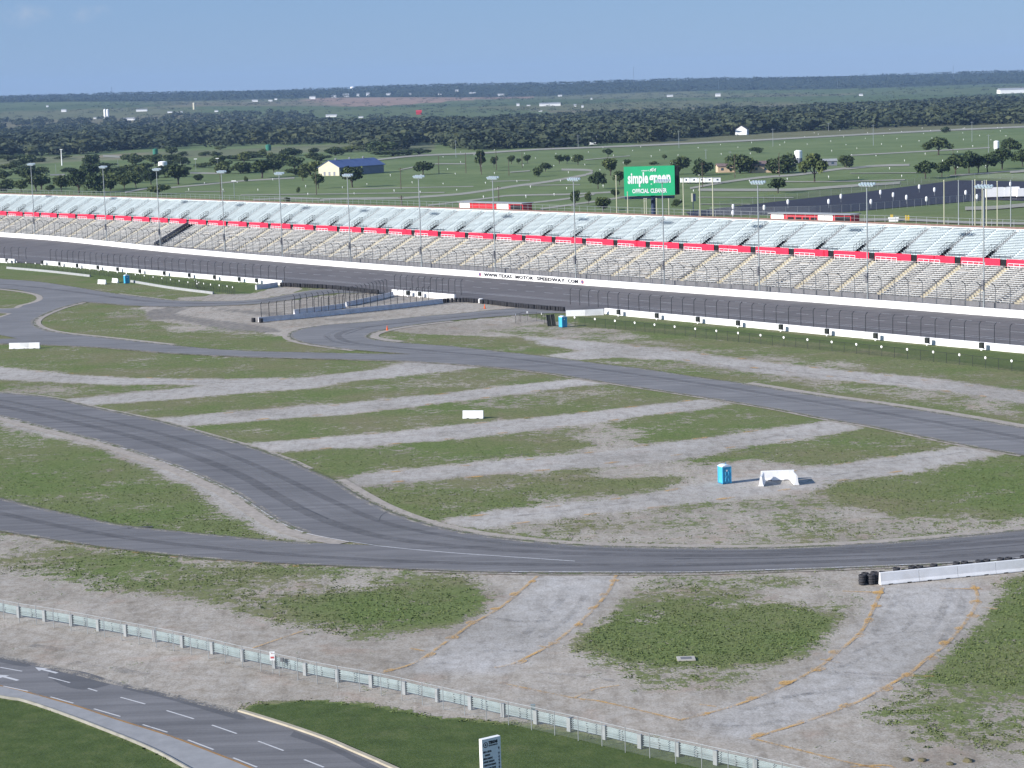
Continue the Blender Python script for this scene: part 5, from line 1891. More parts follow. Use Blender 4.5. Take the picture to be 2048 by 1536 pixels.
# little warning sign on the fence
s_root = empty('warning_sign', G(546, 1346))
tag(s_root, 'small white warning sign with red print on the guardrail fence', 'sign')
a = MB()
a.box((0, 0, 1.45), (0.42, 0.03, 0.75))
a.build('plate', M['white_flat'], s_root)
a = MB()
a.box((0, -0.018, 1.32), (0.30, 0.006, 0.16))
a.box((0, -0.018, 1.68), (0.16, 0.006, 0.05))
a.build('red_print', M['safety_red'], s_root)
a = MB()
a.tube([(0, 0.03, -0.1), (0, 0.03, 1.85)], 0.035, 5)
a.build('post', M['galv'], s_root)
c_root = empty('control_box', G(1067, 1447))
tag(c_root, 'small pale metal box mounted on top of the guardrail', 'box')
a = MB()
a.box((0, 0.1, 1.25), (0.35, 0.25, 0.4))
a.build('cabinet', M['galv_light'], c_root)
a = MB()
a.tube([(0, 0.2, 0), (0, 0.2, 1.2)], 0.04, 5)
a.build('stem', M['galv'], c_root)
c_root = empty('control_box', G(565, 1342))
tag(c_root, 'small dark metal box hung on the guardrail next to the warning sign', 'box')
a = MB()
a.box((0, 0.05, 0.95), (0.32, 0.2, 0.3))
a.build('cabinet', M['conc_dark'], c_root)
a = MB()
a.tube([(0, 0.2, 0), (0, 0.2, 0.95)], 0.04, 5)
a.build('stem', M['galv'], c_root)

# ------------------------------------------------------------------ direction sign, bottom
sg_base = G(984, 1612)
rz = math.radians(34)
sg = empty('direction_sign', sg_base, rz)
tag(sg, 'tall white direction sign with black lettering and arrows on the lawn', 'sign')
SW, SH = 1.48, 4.72
a = MB()
a.box((0, 0, SH / 2), (SW, 0.34, SH))
a.build('board', M['white_paint'], sg)


def sign_text(body, x, z, h, length=None, off=0.006):
    o = text_obj('lettering', body, h, sg, M['black_flat'], off=off, extrude=0.004)
    ys = [v.co.y for v in o.data.vertices]
    xs = [v.co.x for v in o.data.vertices]
    if length:
        fit_text(o, length, h)
    o.matrix_local = Matrix.Translation((x, -0.176, z)) @ Matrix.Rotation(math.pi / 2, 4, 'X')
    return o


xl = -SW / 2 + 0.08
sign_text('TEXAS', xl + 0.44, SH - 0.40, 0.22, 0.72, 0.02)
sign_text('MOTOR SPEEDWAY', xl + 0.44, SH - 0.54, 0.09, 0.72)
for body, z, x, ln in (('MEDIA CENTER', 0.95, 0, 0.66), ('PARKING', 1.18, 0.12, 0.42), ('MEDIA PARKING', 1.41, 0, 0.72), ('DRIVER PARKING', 1.64, 0, 0.86), ('COMPETITOR PARKING', 1.87, 0, 0.98), ('INFIELD CARE CENTER', 2.10, 0, 0.98), ('V.I. PARKING', 2.33, 0, 0.62)):
    sign_text(body, xl + x, SH - z, 0.14, ln, 0.006)
for z in (0.80, 1.15, 1.40, 1.62, 1.85, 2.10):
    ar = MB()
    x = SW / 2 - 0.16
    for pts in ([(-0.08, 0.02), (0.08, 0.02), (0, 0.12)], [(-0.025, -0.1), (0.025, -0.1), (0.025, 0.02), (-0.025, 0.02)]):
        ar.add([(x + p, -0.178, SH - z + q) for p, q in pts], [tuple(range(len(pts)))])
    ar.build('arrow', M['black_flat'], sg, fix=False)
em = MB()
for r0, r1 in ((0.14, 0.19), (0.01, 0.07)):
    rg = []
    for q in range(17):
        an = q * math.pi / 8
        rg.append([Vector((xl + 0.20 + r0 * math.cos(an), -0.178, SH - 0.40 + r0 * math.sin(an))), Vector((xl + 0.20 + r1 * math.cos(an), -0.178, SH - 0.40 + r1 * math.sin(an)))])
    em.loft(rg)
em.build('emblem', M['black_flat'], sg, fix=False)
# drain frame in the grass patch
a = MB()
a.box((0, 0, 0.04), (1.5, 1.2, 0.10))
a.cur = 1
a.box((0, 0, 0.095), (0.9, 0.7, 0.02))
dr_ = a.build('drain_cover', [M['conc'], M['conc_dark']])
dr_.location = G(1372, 1318)
tag(dr_, 'pale concrete drain frame with dark grate in the green patch', 'drain')
# loose clods and rocks near the gravel lane
for k, (u, v, sc) in enumerate(((1815, 1519, 0.34), (1845, 1520, 0.32), (1935, 1521, 0.36), (1900, 1527, 0.26))):
    bm = bmesh.new()
    bmesh.ops.create_icosphere(bm, subdivisions=2, radius=sc)
    for v_ in bm.verts:
        v_.co *= 1 + 0.35 * mnoise.noise(v_.co * 3 + Vector((k, 0, 0)))
        v_.co.z *= 0.5
    me = bpy.data.meshes.new('earth_clod')
    bm.to_mesh(me)
    bm.free()
    me.materials.append(M['clod'])
    tag(link('earth_clod', me, None, G(u, v)), 'brown earth clod lying on the stones at the edge of the sparse grass', 'clod', 'earth clods on the stones')

# ------------------------------------------------------------------ billboard behind the straight
BD = 600.0


def at_depth(u, v, depth):
    d = RGT * ((u - 1024) / FPX) - UPV * ((v - 768) / FPX) + FWD
    t = depth / d.y
    return CAMP + d * t


bp = at_depth(1306, 400, BD)
bx = bp.x
bb_root = empty('billboard', (bx, BD, 0), math.radians(-6))
tag(bb_root, 'large green billboard on a thick dark post behind the grandstand', 'billboard')
ps = FPX / BD
top_z = at_depth(1306, 332, BD).z
bot_z = at_depth(1306, 391, BD).z
BWID = 101 / ps
xc = -0.9
BH = top_z - bot_z
a = MB()
a.box((xc, 0, (top_z + bot_z) / 2), (BWID, 0.35, BH))
a.build('panel', M['billboard_green'], bb_root)
a = MB()
a.box((xc + BWID * 0.10, 2.6, (top_z + bot_z) / 2 - 0.1), (BWID * 0.98, 0.3, BH), (math.cos(0.16), math.sin(0.16), 0), (-math.sin(0.16), math.cos(0.16), 0))
a.box((xc + BWID / 2 + 0.3, 1.6, (top_z + bot_z) / 2 - 0.1), (0.12, 2.9, BH * 0.98))
a.build('rear_panel', M['black_flat'], bb_root)
a = MB()
a.tube([(0, 1.3, 0), (0, 1.3, bot_z + 0.5)], 0.62, 12)
a.build('post', M['navy'], bb_root)
a = MB()
a.box((xc, -0.6, bot_z - 0.45), (BWID * 0.98, 0.9, 0.10))
a.box((xc, 1.3, bot_z - 0.55), (BWID * 0.98, 0.5, 0.7))
for k in range(12):
    a.box((xc - BWID * 0.45 + BWID * 0.9 * k / 11, -0.9, bot_z - 0.75), (0.3, 0.25, 0.25))
a.build('catwalk', M['navy'], bb_root)


def bb_text(body, x0, x1, z0, z1, off=0.0, name='lettering', shear=0.0):
    o = text_obj(name, body, 1.0, bb_root, M['white_flat'], off=off, extrude=0.02, shear=shear)
    fit_text(o, (x1 - x0) * BWID, (z1 - z0) * BH)
    o.matrix_local = Matrix.Translation((xc + (x0 - 0.5) * BWID, -0.20, bot_z + z0 * BH)) @ Matrix.Rotation(math.pi / 2, 4, 'X')


bb_text('simple', 0.075, 0.48, 0.30, 0.80, 0.035)
bb_text('green', 0.495, 0.92, 0.30, 0.70, 0.035)
bb_text('OFFICIAL', 0.16, 0.49, 0.09, 0.24, 0.03)
bb_text('CLEANER', 0.52, 0.84, 0.09, 0.24, 0.03)
bb_text('makers of', 0.35, 0.50, 0.83, 0.88, 0.02)
a = MB()     # small script mark
for k in range(5):
    a.tube([(xc + (0.52 + 0.025 * k - 0.5) * BWID, -0.21, bot_z + (0.81 + 0.02 * (k % 2)) * BH), (xc + (0.535 + 0.025 * k - 0.5) * BWID, -0.21, bot_z + (0.90 + 0.02 * (k % 3)) * BH)], 0.10, 5)
a.build('script_mark', M['white_flat'], bb_root)

# ------------------------------------------------------------------ poles behind the stand
def solid_pole(label, group, u, vt, vb, depth, r, mat, name='flag_pole'):
    """tapered pole standing on the ground at the given distance, its head seen at row vt"""
    head = at_depth(u, vt, depth)
    me = MB()
    me.tube([(0, 0, 0), (0, 0, head.z)], [r, r * 0.6], 7)
    me.lathe((0, 0, head.z), [(r * 0.9, 0), (r * 1.0, 0.12), (r * 0.3, 0.25)], 7)
    o = link(name, me.mesh(name, mat), None, (head.x, depth, 0))
    tag(o, label, 'pole', group)
    return o


for u, vt in ((1232, 352), (1255, 385), (1288.5, 398), (1292.5, 398), (1313, 398), (1337.5, 399), (1366, 358), (1399, 357), (1425, 358)):
    solid_pole('slender pale yellow flagpole near the green billboard behind the stand', 'flagpoles near the billboard', u, vt, 430, 545 + random.uniform(-12, 12), 0.20, M['yellow_pole'])
for u, vt, mt in ((1888, 362, 'yellow_pole'), (1917, 362, 'pole'), (1945, 362, 'pole'), (1950, 361, 'yellow_pole'), (1964.5, 364, 'yellow_pole'), (1969, 362, 'pole'), (1973, 362, 'yellow_pole'), (1994.5, 364, 'yellow_pole'), (2021.5, 362, 'pole')):
    solid_pole(('slender pale yellow' if mt == 'yellow_pole' else 'slender steel grey') + ' flagpole in the cluster before the black parking lot', 'flagpoles in front of the black lot', u, vt, 455, 480 + random.uniform(-8, 12), 0.17, M[mt])
# narrow blue-yellow banner sign
p = at_depth(1386, 395, 640)
r_ = empty('banner_sign', (p.x, 640, 0))
tag(r_, 'narrow upright banner sign, yellow and navy, right of the billboard', 'sign')
a = MB()
a.tube([(0, 0, 0), (0, 0, p.z + 1)], 0.12, 6)
a.build('post', M['navy'], r_)
a = MB()
a.box((-0.3, -0.05, p.z), (0.5, 0.1, 2.5))
a.build('yellow_panel', M['yellow_pole'], r_)
a = MB()
a.box((0.42, -0.05, p.z), (0.75, 0.12, 2.3))
a.build('navy_panel', M['navy'], r_)

# ------------------------------------------------------------------ dark parking lot, roads and tracks behind the stand
LOT = [(1370, 424), (1406, 420.5), (1553, 403.5), (1724, 385), (1912, 361), (2048, 363), (2300, 366), (2300, 420), (2100, 404), (2048, 402), (1975, 400), (1929, 404), (1690, 424.5), (1519, 430), (1380, 432)]
tag(sheet('black_parking_lot', W(LOT, 1), 0.12, M['asphalt_lot']), kind='structure')


def strip_px(mbx, pts, th, z):
    up, lo = [], []
    for p in spl(pts, 4):
        up.append(G(p[0], p[1] - th / 2, 0))
        lo.append(G(p[0], p[1] + th / 2, 0))
    mbx.loft([[Vector((a.x, a.y, z)), Vector((b.x, b.y, z))] for a, b in zip(up, lo)])


mb = MB()
for k, (pts, th) in enumerate(((([(640, 401), (666, 398), (798, 396), (831, 394.5), (914, 388.7), (980, 380), (1031, 372), (1098, 363), (1172, 349.7)]), 4), ([(1172, 349), (1185, 345), (1178, 340.5), (1123, 339)], 4), ([(856, 411), (980, 396), (1023, 391), (1132, 388.7), (1222, 384.5)], 3),
                (([(1040, 408), (1132, 398), (1189, 388)]), 3), ([(1081, 418), (1132, 411), (1189, 403), (1252, 393.7), (1300, 388)], 3.4), ([(698, 378), (814, 375.5), (947, 373)], 1.4), ([(656, 388), (889, 385)], 1.6), ([(980, 363), (1060, 361)], 1.3), ([(1050, 371), (1160, 369.5)], 1.4),
                (([(340, 375.5), (395, 370.5), (464, 364), (498, 361), (589, 356)]), 2.6), ([(481, 390), (680, 388)], 1.6), ([(506, 400), (572, 397), (640, 398)], 2.6), ([(370, 384), (450, 383)], 1.2), ([(380, 346), (435, 347)], 3), ([(100, 350), (130, 349.5)], 3),
                (([(1380, 377), (1455, 363.7), (1529, 354.5), (1596, 349.5), (1679, 338), (1700, 337), (1751, 332), (1819, 330)]), 4), ([(1700, 311), (1827, 304), (1980, 295.5)], 2.2), ([(1396, 380), (1579, 380), (1660, 375), (1720, 371), (1800, 366)], 5), ([(1396, 395), (1587, 396)], 1.5),
                ([(1546, 363.7), (1665, 363.7), (1810, 360)], 2), ([(250, 385), (300, 376)], 3), ([(206, 312), (240, 314)], 4), ([(1260, 312), (1170, 320)], 1.4), ([(800, 340), (860, 329), (930, 328)], 2), ([(1020, 345), (1060, 342)], 2), ([(1900, 352), (2048, 341)], 2.4), ([(2020, 345), (2060, 342)], 4),
                ([(1700, 347), (1860, 346)], 1.2), ([(1400, 409), (1500, 409.5)], 1.3), ([(1660, 443), (1800, 440), (1930, 446), (2060, 448)], 5), ([(1930, 418), (1990, 416), (2060, 410)], 7))):
    strip_px(mb, pts, th, 0.06 + 0.006 * k)
tag(mb.build('field_track', M['dirt_road'], fix=False), kind='structure')
mb = MB()
strip_px(mb, [(754, 320), (839, 311.5), (955, 307), (1073, 299.5), (1172, 295.7), (1280, 291.5), (1380, 287), (1546, 279), (1720, 269.6), (1900, 260.5), (2048, 254), (2200, 247)], 3.2, 0.30)
tag(mb.build('highway', M['dirt_road'], fix=False), kind='structure')

# fence in front of the dark lot
chain_fence('grey chain link fence with steel posts along the near edge of the black lot', [(1420, 431), (1519, 431), (1690, 426), (1930, 405.5), (1960, 402)], 4.2, 3.0, (M['galv'], M['mesh_galv']), 0, n=3)
chain_fence('grey chain link fence behind the black lot under the row of trees', [(1440, 416), (1553, 402), (1724, 383), (1912, 358), (2048, 360)], 9.0, 2.4, (M['galv'], M['mesh_galv']), 0, n=3)
# white oval row markers on the dark lot
a = MB()
a.tube([(0, 0, 0), (0, 0, 2.2)], 0.06, 5)
MKP = a.mesh('stem', M['pole'])
a = MB()
a.lathe((0, 0, 0), [(0.02, -1.0), (0.35, -0.85), (0.48, -0.4), (0.5, 0), (0.48, 0.4), (0.35, 0.85), (0.02, 1.0)], 10)
a.v = [(v[0], v[1] * 0.3, v[2]) for v in a.v]
MKD = a.mesh('oval_disc', M['white_flat'], True)
for (u, v) in ((1466.5, 423), (1528.5, 425), (1576, 413), (1657.5, 412.5), (1682, 401.5), (1742, 413), (1761, 393), (1786.5, 398.5), (1813, 404), (1838.5, 381.5), (1853, 407.5), (1869, 388), (1931.5, 394), (1954, 403), (2021, 376), (1466, 436)):
    g_ = G(u, v + 4)
    r_ = empty('row_marker', (g_.x, g_.y, 0.12))
    tag(r_, 'white oval row marker on a stem in the black parking lot', 'marker', 'row markers in the black lot')
    link('stem', MKP, r_)
    link('oval_disc', MKD, r_, (0, 0, 2.4))

# ------------------------------------------------------------------ buildings
def house(name, label, cat, loc, size, rz, wall, roof, rise=1.6, wins=0, over=0.4, gable='x', door=False, group=None):
    root = empty(name, loc, rz)
    tag(root, label, cat, group)
    L, D, H = size
    a = MB()
    if gable == 'x':
        a.add([(-L / 2, -D / 2, 0), (L / 2, -D / 2, 0), (L / 2, D / 2, 0), (-L / 2, D / 2, 0), (-L / 2, -D / 2, H), (L / 2, -D / 2, H), (L / 2, D / 2, H), (-L / 2, D / 2, H), (-L / 2, 0, H + rise), (L / 2, 0, H + rise)],
              [(0, 1, 5, 4), (1, 2, 6, 9, 5), (2, 3, 7, 6), (3, 0, 4, 8, 7)])
    a.build('wall', wall, root)
    r = MB()
    e = over
    sl = rise / (D / 2)
    for sgn in (-1, 1):
        y1 = sgn * (D / 2 + e)
        z1 = H - e * sl + 0.05
        q = [(-L / 2 - e, 0, H + rise + 0.05), (L / 2 + e, 0, H + rise + 0.05), (L / 2 + e, y1, z1), (-L / 2 - e, y1, z1)]
        r.add(q + [(x, y, z + 0.18) for x, y, z in q], [(0, 1, 2, 3), (4, 5, 6, 7), (0, 1, 5, 4), (1, 2, 6, 5), (2, 3, 7, 6), (3, 0, 4, 7)])
    r.build('roof', roof, root)
    for k in range(wins):
        x = -L / 2 + L * (k + 0.5) / wins
        w = MB()
        w.box((x, -D / 2 - 0.03, H * 0.55), (min(1.4, L / wins * 0.5), 0.08, H * 0.4))
        w.build('window', M['win'], root)
    if door:
        w = MB()
        w.box((L / 2 + 0.04, 0, H * 0.45), (0.08, 1.6, H * 0.8))
        w.build('door', M['dark_open'], root)
    return root


# blue-roofed hall: gable end lit, long side in shade
bl = G(680, 351.5)
br = G(768, 345)
d_ = br - bl
hall = empty('hall', (bl + br) / 2, math.atan2(d_.y, d_.x))
tag(hall, 'long hall with blue metal roof and cream gable end', 'building')
HL, HD, HH, HR = d_.length, 17.0, 5.0, 4.0
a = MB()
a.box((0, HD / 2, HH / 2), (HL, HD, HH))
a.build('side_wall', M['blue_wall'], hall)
a = MB()
a.add([(-HL / 2 - 0.1, 0, 0), (-HL / 2 - 0.1, HD, 0), (-HL / 2 - 0.1, HD, HH), (-HL / 2 - 0.1, HD / 2, HH + HR), (-HL / 2 - 0.1, 0, HH),
       (-HL / 2 - 0.6, 0, 0), (-HL / 2 - 0.6, HD, 0), (-HL / 2 - 0.6, HD, HH), (-HL / 2 - 0.6, HD / 2, HH + HR), (-HL / 2 - 0.6, 0, HH)],
      [(0, 1, 2, 3, 4), (9, 8, 7, 6, 5), (0, 1, 6, 5), (1, 2, 7, 6), (2, 3, 8, 7), (3, 4, 9, 8), (4, 0, 5, 9)])
gw = a.build('gable_wall', M['cream'], hall)
for y in (4, 8, 12):
    a = MB()
    a.box((-HL / 2 - 0.63, y, 1.3), (0.08, 1.6, 2.3))
    a.build('door', M['blue_wall'], gw)
a = MB()
q = [(-HL / 2 - 1.0, -0.8, HH - 0.2), (HL / 2 + 1, -0.8, HH - 0.2), (HL / 2 + 1, HD / 2, HH + HR + 0.15), (-HL / 2 - 1, HD / 2, HH + HR + 0.15), (HL / 2 + 1, HD + 0.8, HH - 0.2), (-HL / 2 - 1, HD + 0.8, HH - 0.2)]
a.add(q + [(x, y, z + 0.25) for x, y, z in q], [(0, 1, 2, 3), (3, 2, 4, 5), (6, 7, 8, 9), (9, 8, 10, 11), (0, 1, 7, 6), (1, 2, 8, 7), (2, 4, 10, 8), (5, 3, 9, 11), (3, 0, 6, 9)])
rf = a.build('roof', M['blue_roof'], hall)
for k in range(3):
    a = MB()
    a.lathe((-HL / 2 + 6 + k * HL / 3.2, HD / 2, HH + HR + 0.3), [(0.5, 0), (0.5, 0.8), (0.9, 0.9), (0.1, 1.3)], 8)
    a.build('roof_vent', M['roof_grey'], rf)

hp = G(1451, 344.5)
house('house', 'small peach house half hidden behind a round tree', 'house', hp, (9.5, 8, 3.4), math.radians(3), M['peach'], M['roof_brown'], 1.3, 2, door=True)
hp = G(1528, 344.5)
house('house', 'larger peach house with brown roof between two big round trees', 'house', hp, (15, 10, 3.8), math.radians(3), M['peach'], M['roof_brown'], 2.2, 3, door=True)
hp = G(1186, 289)
house('house', 'small white house at the edge of the wood beside the highway', 'house', hp, (6, 7, 4.5), math.radians(8), M['white_flat'], M['roof_grey'], 2.6, 1, door=True)
hp = G(1484, 269.5)
barn = house('barn', 'white barn with gable front and dark roof at the edge of the wood', 'barn', hp, (12, 11, 5.2), math.radians(75), M['white_flat'], M['roof_brown'], 3.4, 2, door=True)
hp = G(1668, 331)
house('shed', 'low grey roofed shed behind the bushy tree by the white tank', 'shed', G(1655, 331), (10, 6, 2.6), 0, M['blue_wall'], M['roof_grey'], 1.0, 2, door=True)
# long row of white trailers
for k in range(5):
    p = G(1370 + 15.5 * k, 367.5 - 0.1 * k)
    r_ = empty('trailer', p, math.radians(2))
    tag(r_, 'white flat roofed trailer in the row right of the billboard', 'trailer', 'row of white trailers')
    a = MB()
    a.box((0, 0, 1.75), (4.3, 2.4, 2.1))
    a.build('body', M['white_flat'], r_)
    a = MB()
    a.box((0, 0, 2.87), (4.4, 2.5, 0.12))
    a.build('roof', M['roof_grey'], r_)
    a = MB()
    a.box((0.6, -1.22, 1.9), (0.9, 0.06, 0.8))
    a.build('window', M['win'], r_)
    for x in (-1.3, 1.3):
        a = MB()
        a.tube([(x, -1.15, 0.4), (x, -0.9, 0.4)], 0.4, 8)
        a.build('wheel', M['black_rubber'], r_)


def tank(px, r, h, label, mat, band=True):
    root = empty('storage_tank', G(*px))
    tag(root, label, 'tank')
    a = MB()
    a.lathe((0, 0, 0), [(r, 0), (r, h), (r * 0.9, h + 0.25), (r * 0.4, h + 0.6), (0.1, h + 0.65)], 20)
    a.build('shell', mat, root)
    if band:
        a = MB()
        a.lathe((0, 0, 0.01), [(r * 1.015, 0), (r * 1.015, h * 0.42)], 20)
        a.build('blue_band', M['blue_wall'], root)
    a = MB()
    a.tube([(-r - 0.1, -0.3, 0), (-r - 0.1, -0.3, h)], 0.06, 4)
    a.build('ladder', M['galv'], root)


tank((1597, 326), 2.3, 7.0, 'white water tank with blue lower band behind the big tree', M['white_flat'])
tank((1993, 297), 1.8, 4.6, 'white upright tank beside the round tree on the field', M['white_flat'], False)
tank((537, 301), 2.6, 5.0, 'dark green tank standing at the edge of the pasture before the wood', M['green_tank'], False)
tank((311, 308.5), 2.4, 4.6, 'small green tank among the scrub beyond the far stand', M['green_tank'], False)
tank((326, 338), 3.2, 5.0, 'white rounded tank in the scrub beyond the far stand', M['white_flat'], False)

# concession buildings with red and white fascia
def concession(px0, px1, label, red_first, h=3.1):
    p0, p1 = G(*px0), G(*px1)
    d = p1 - p0
    root = empty('concession_stand', (p0 + p1) / 2, math.atan2(d.y, d.x))
    tag(root, label, 'building')
    L = d.length
    a = MB()
    a.box((0, 2.5, h / 2), (L, 5, h))
    a.build('body', M['red_build'], root)
    a = MB()
    a.box((0, 2.3, h + 0.12), (L + 0.8, 6.4, 0.22))
    a.build('roof', M['roof_grey'], root)
    for x0, x1 in ((0.01, 0.17), (0.60, 0.78)):
        a = MB()
        a.box((-L / 2 + L * (x0 + x1) / 2, -0.08, h * 0.58), (L * (x1 - x0), 0.12, h * 0.8))
        a.build('white_sign_panel', M['white_flat'], root)
    for k in range(4):
        a = MB()
        x = -L / 2 + L * (0.22 + 0.095 * k)
        a.box((x + L * 0.04, -0.04, h * 0.45), (L * 0.075, 0.1, h * 0.4))
        a.build('serving_hatch', M['dark_open' if red_first else 'red_build'], root)
    a = MB()
    a.box((L / 2 - L * 0.1, -0.05, h * 0.5), (L * 0.18, 0.08, h * 0.6))
    a.build('dark_bay', M['dark_open'], root)


concession((1541, 445), (1702, 448.5), 'red concession building with pale awning behind the stand at the black lot', True)
concession((919, 419.5), (1046, 423), 'bright red and white concession building behind the middle of the stand', False)
# signs and yellow objects right of it
r_ = empty('picnic_stall', G(1787, 443), math.radians(-5))
tag(r_, 'small white and yellow stall behind the stand left of the yellow posts', 'stall')
a = MB()
a.box((0, 0, 1.2), (3.4, 1.2, 0.5))
a.box((0, 0, 0.5), (3.0, 0.8, 1.0))
a.build('counter', M['white_flat'], r_)
a = MB()
a.box((-0.6, 0, 1.9), (0.9, 0.6, 0.8))
a.build('yellow_box', M['yellow'], r_)
for u in (1812, 1817):
    a = MB()
    a.box((0, 0, 0.9), (0.5, 0.5, 1.8))
    a.lathe((0, 0, 1.8), [(0.25, 0), (0.1, 0.2)], 8)
    tag(link('yellow_post', a.mesh('yellow_post', M['yellow']), None, G(u, 442)), 'stubby yellow post on the paved strip behind the stand', 'post', 'yellow posts behind the stand')


# trucks on the dark lot
def box_truck(px, L, label, rz, mat=M['white_flat'], cab=True, h=3.6):
    p = G(*px)
    root = empty('truck', (p.x, p.y, 0.13), rz)
    tag(root, label, 'truck')
    a = MB()
    a.box((0, 0, 0.6 + h / 2), (L, 2.6, h))
    a.box((0, 0, 0.55), (L * 0.96, 1.2, 0.25))
    a.build('cargo_box', mat, root)
    if cab:
        a = MB()
        x = L / 2 + 1.3
        prof = [(x - 1.2, 0.5), (x + 1.7, 0.5), (x + 1.7, 1.3), (x + 0.6, 1.5), (x + 0.1, 2.6), (x - 1.2, 2.7)]
        a.loft([[Vector((px_, y, z)) for px_, z in prof] for y in (-1.15, 1.15)], close=True)
        c = a.build('cab', M['white_flat'], root)
        a = MB()
        a.box((x - 0.35, 0, 2.05), (0.9, 2.34, 0.6))
        a.build('window', M['win'], c)
    for x in (-L * 0.3, -L * 0.2, L / 2 + (1.9 if cab else -1.0)):
        for y in (-1.05, 1.05):
            a = MB()
            a.tube([(x, y - 0.15, 0.45), (x, y + 0.15, 0.45)], 0.47, 10)
            a.build('wheel', M['black_rubber'], root)
    return root


box_truck((1992, 397), 8.5, 'white box trailer on the black lot behind the flagpoles', math.radians(2), cab=False)
box_truck((2022, 396), 6.0, 'white box trailer with dark door panels next to the pickup cab', math.radians(3), cab=False)
box_truck((2044, 396), 4.5, 'white truck with its cab pointing away at the edge of the black lot', math.radians(3), cab=True, h=3.0)

# ------------------------------------------------------------------ utility poles and lamp posts in the fields
a = MB()
a.tube([(0, 0, 0), (0, 0, 1.0)], [0.020, 0.014], 5)
UPOLE = a.mesh('pole', M['wood'])


def util_pole(u, vb, vt, label, group, arm=True, mat=None, r=0.22, lamp=False):
    p = G(u, vb)
    ph = (vb - vt) / px_scale(p)
    root = empty('utility_pole', p)
    tag(root, label, 'pole', group)
    a = MB()
    a.tube([(0, 0, -0.3), (0, 0, ph)], [r, r * 0.65], 6)
    a.build('shaft', mat or M['wood'], root)
    if arm:
        a = MB()
        a.box((0, 0, ph - 0.8), (2.4, 0.14, 0.16))
        for x in (-1.0, 1.0, 0.3):
            a.box((x, 0, ph - 0.6), (0.1, 0.1, 0.25))
        a.build('cross_arm', mat or M['wood'], root)
    if lamp:
        a = MB()
        a.box((0, 0, ph), (2.2, 0.6, 0.5))
        a.build('lamp_bank', M['white_flat'], root)


for u, vb, vt in ((802, 378, 335), (932, 346, 306.6), (878, 348, 311.5), (1469.7, 356, 311), (1558.6, 353, 306), (1405, 374.6, 325), (442, 393, 345), (633, 390, 343), (963, 349, 305), (1018, 351, 318), (1044.5, 336, 305), (993, 340, 301), (997.6, 404, 372), (1906, 312, 298)):
    util_pole(u, vb, vt, 'dark wooden utility pole standing in the mown parking field', 'wooden poles in the parking field', arm=(vb > 372))
for u, vb, vt in ((392, 341, 318), (435.5, 341, 317), (112, 346, 328), (52, 351, 328), (236, 334, 318), (361, 330, 316), (469, 395, 362)):
    util_pole(u, vb, vt, 'grey lamp post among the scrub trees beyond the far stand', 'lamp posts in the scrub', arm=False, mat=M['pole'], r=0.16, lamp=(u > 380))
util_pole(124, 331, 299, 'tall pale floodlight mast in the scrub beyond the far stand', None, arm=False, mat=M['white_flat'], r=0.5, lamp=True)
util_pole(803, 409.6, 391, 'squat wooden post with a wide cap just behind the stand', None, arm=True, r=0.4)
for u, vb, vt in ((912, 315, 280), (1058, 291, 268), (1156.5, 296, 270), (1546, 293, 257), (1657, 262, 246), (1746.7, 291, 249), (1358, 296, 262), (1848, 252, 238), (1944, 283, 243), (1977, 305, 269), (1412, 318, 298), (1460.5, 315, 302)):
    util_pole(u, vb, vt, 'thin grey roadside pole along the distant highway', 'roadside poles by the highway', arm=True, mat=M['pole'], r=0.2)

# small white parking-row posts in the fields
a = MB()
a.tube([(0, 0, 0), (0, 0, 0.6)], 0.08, 4)
a.lathe((0, 0, 0.55), [(0.18, 0), (0.21, 0.1), (0.21, 0.45), (0.14, 0.55)], 6)
RP = a.mesh('row_post', M['white_flat'])
rp_n = 0
for row in range(12):
    f = row / 11
    for k in range(24):
        u = 380 + k * 73 + random.uniform(-16, 16) + 31 * (row % 2)
        yh = 185 - (u - 1024) * 0.0314
        base = 100 + 130 * f ** 1.6 + random.uniform(-3, 3)
        v = yh + base
        if u > 2040 or (u < 700 and v < 355) or (u < 860 and v < 330) or v > 392 + (u - 380) * 0.02 or (u > 1850 and v > 345) or (1360 < u < 1720 and 318 < v < 350) or (u > 1400 and v > 385 - (u - 1400) * 0.07):
            continue
        if u < 1600 and v < 305 - (u - 860) * 0.03:
            continue
        o = link('row_post', RP, None, G(u, v))
        o.scale = (1, 1, random.uniform(0.7, 1.2))
        tag(o, 'small white row post in the mown parking field behind the stands', 'post', 'row posts in the parking fields')
        rp_n += 1

# ------------------------------------------------------------------ far buildings, towers
def far_block(u, vb, w, h, mat, roof, label, group='far farm buildings', z=0.0, name='farm_building', cat='building', depth=None):
    # stand it on the terrain along this line of sight
    d = RGT * ((u - 1024) / FPX) - UPV * ((vb - 768) / FPX) + FWD
    t = 2000.0
    while t < 12000:
        q = CAMP + d * t
        if q.z <= float(terrain(q.x, q.y)):
            break
        t += 15
    q = CAMP + d * t
    s = px_scale(q)
    L, H = w / s, h / s
    zt = float(terrain(q.x, q.y))
    root = empty(name, (q.x, q.y, zt - 0.5))
    tag(root, label, cat, group)
    a = MB()
    a.box((0, 0, H * 0.35), (L, max(8, L * 0.4), H * 0.7))
    a.build('wall', mat, root)
    a = MB()
    e = 0.5
    D = max(8, L * 0.4)
    a.add([(-L / 2 - e, -D / 2 - e, H * 0.68), (L / 2 + e, -D / 2 - e, H * 0.68), (L / 2 + e, D / 2 + e, H * 0.68), (-L / 2 - e, D / 2 + e, H * 0.68), (-L / 2 - e, 0, H), (L / 2 + e, 0, H)], [(0, 1, 5, 4), (2, 3, 4, 5), (0, 4, 3), (1, 2, 5), (0, 3, 2, 1)])
    a.build('roof', roof, root)
    return root


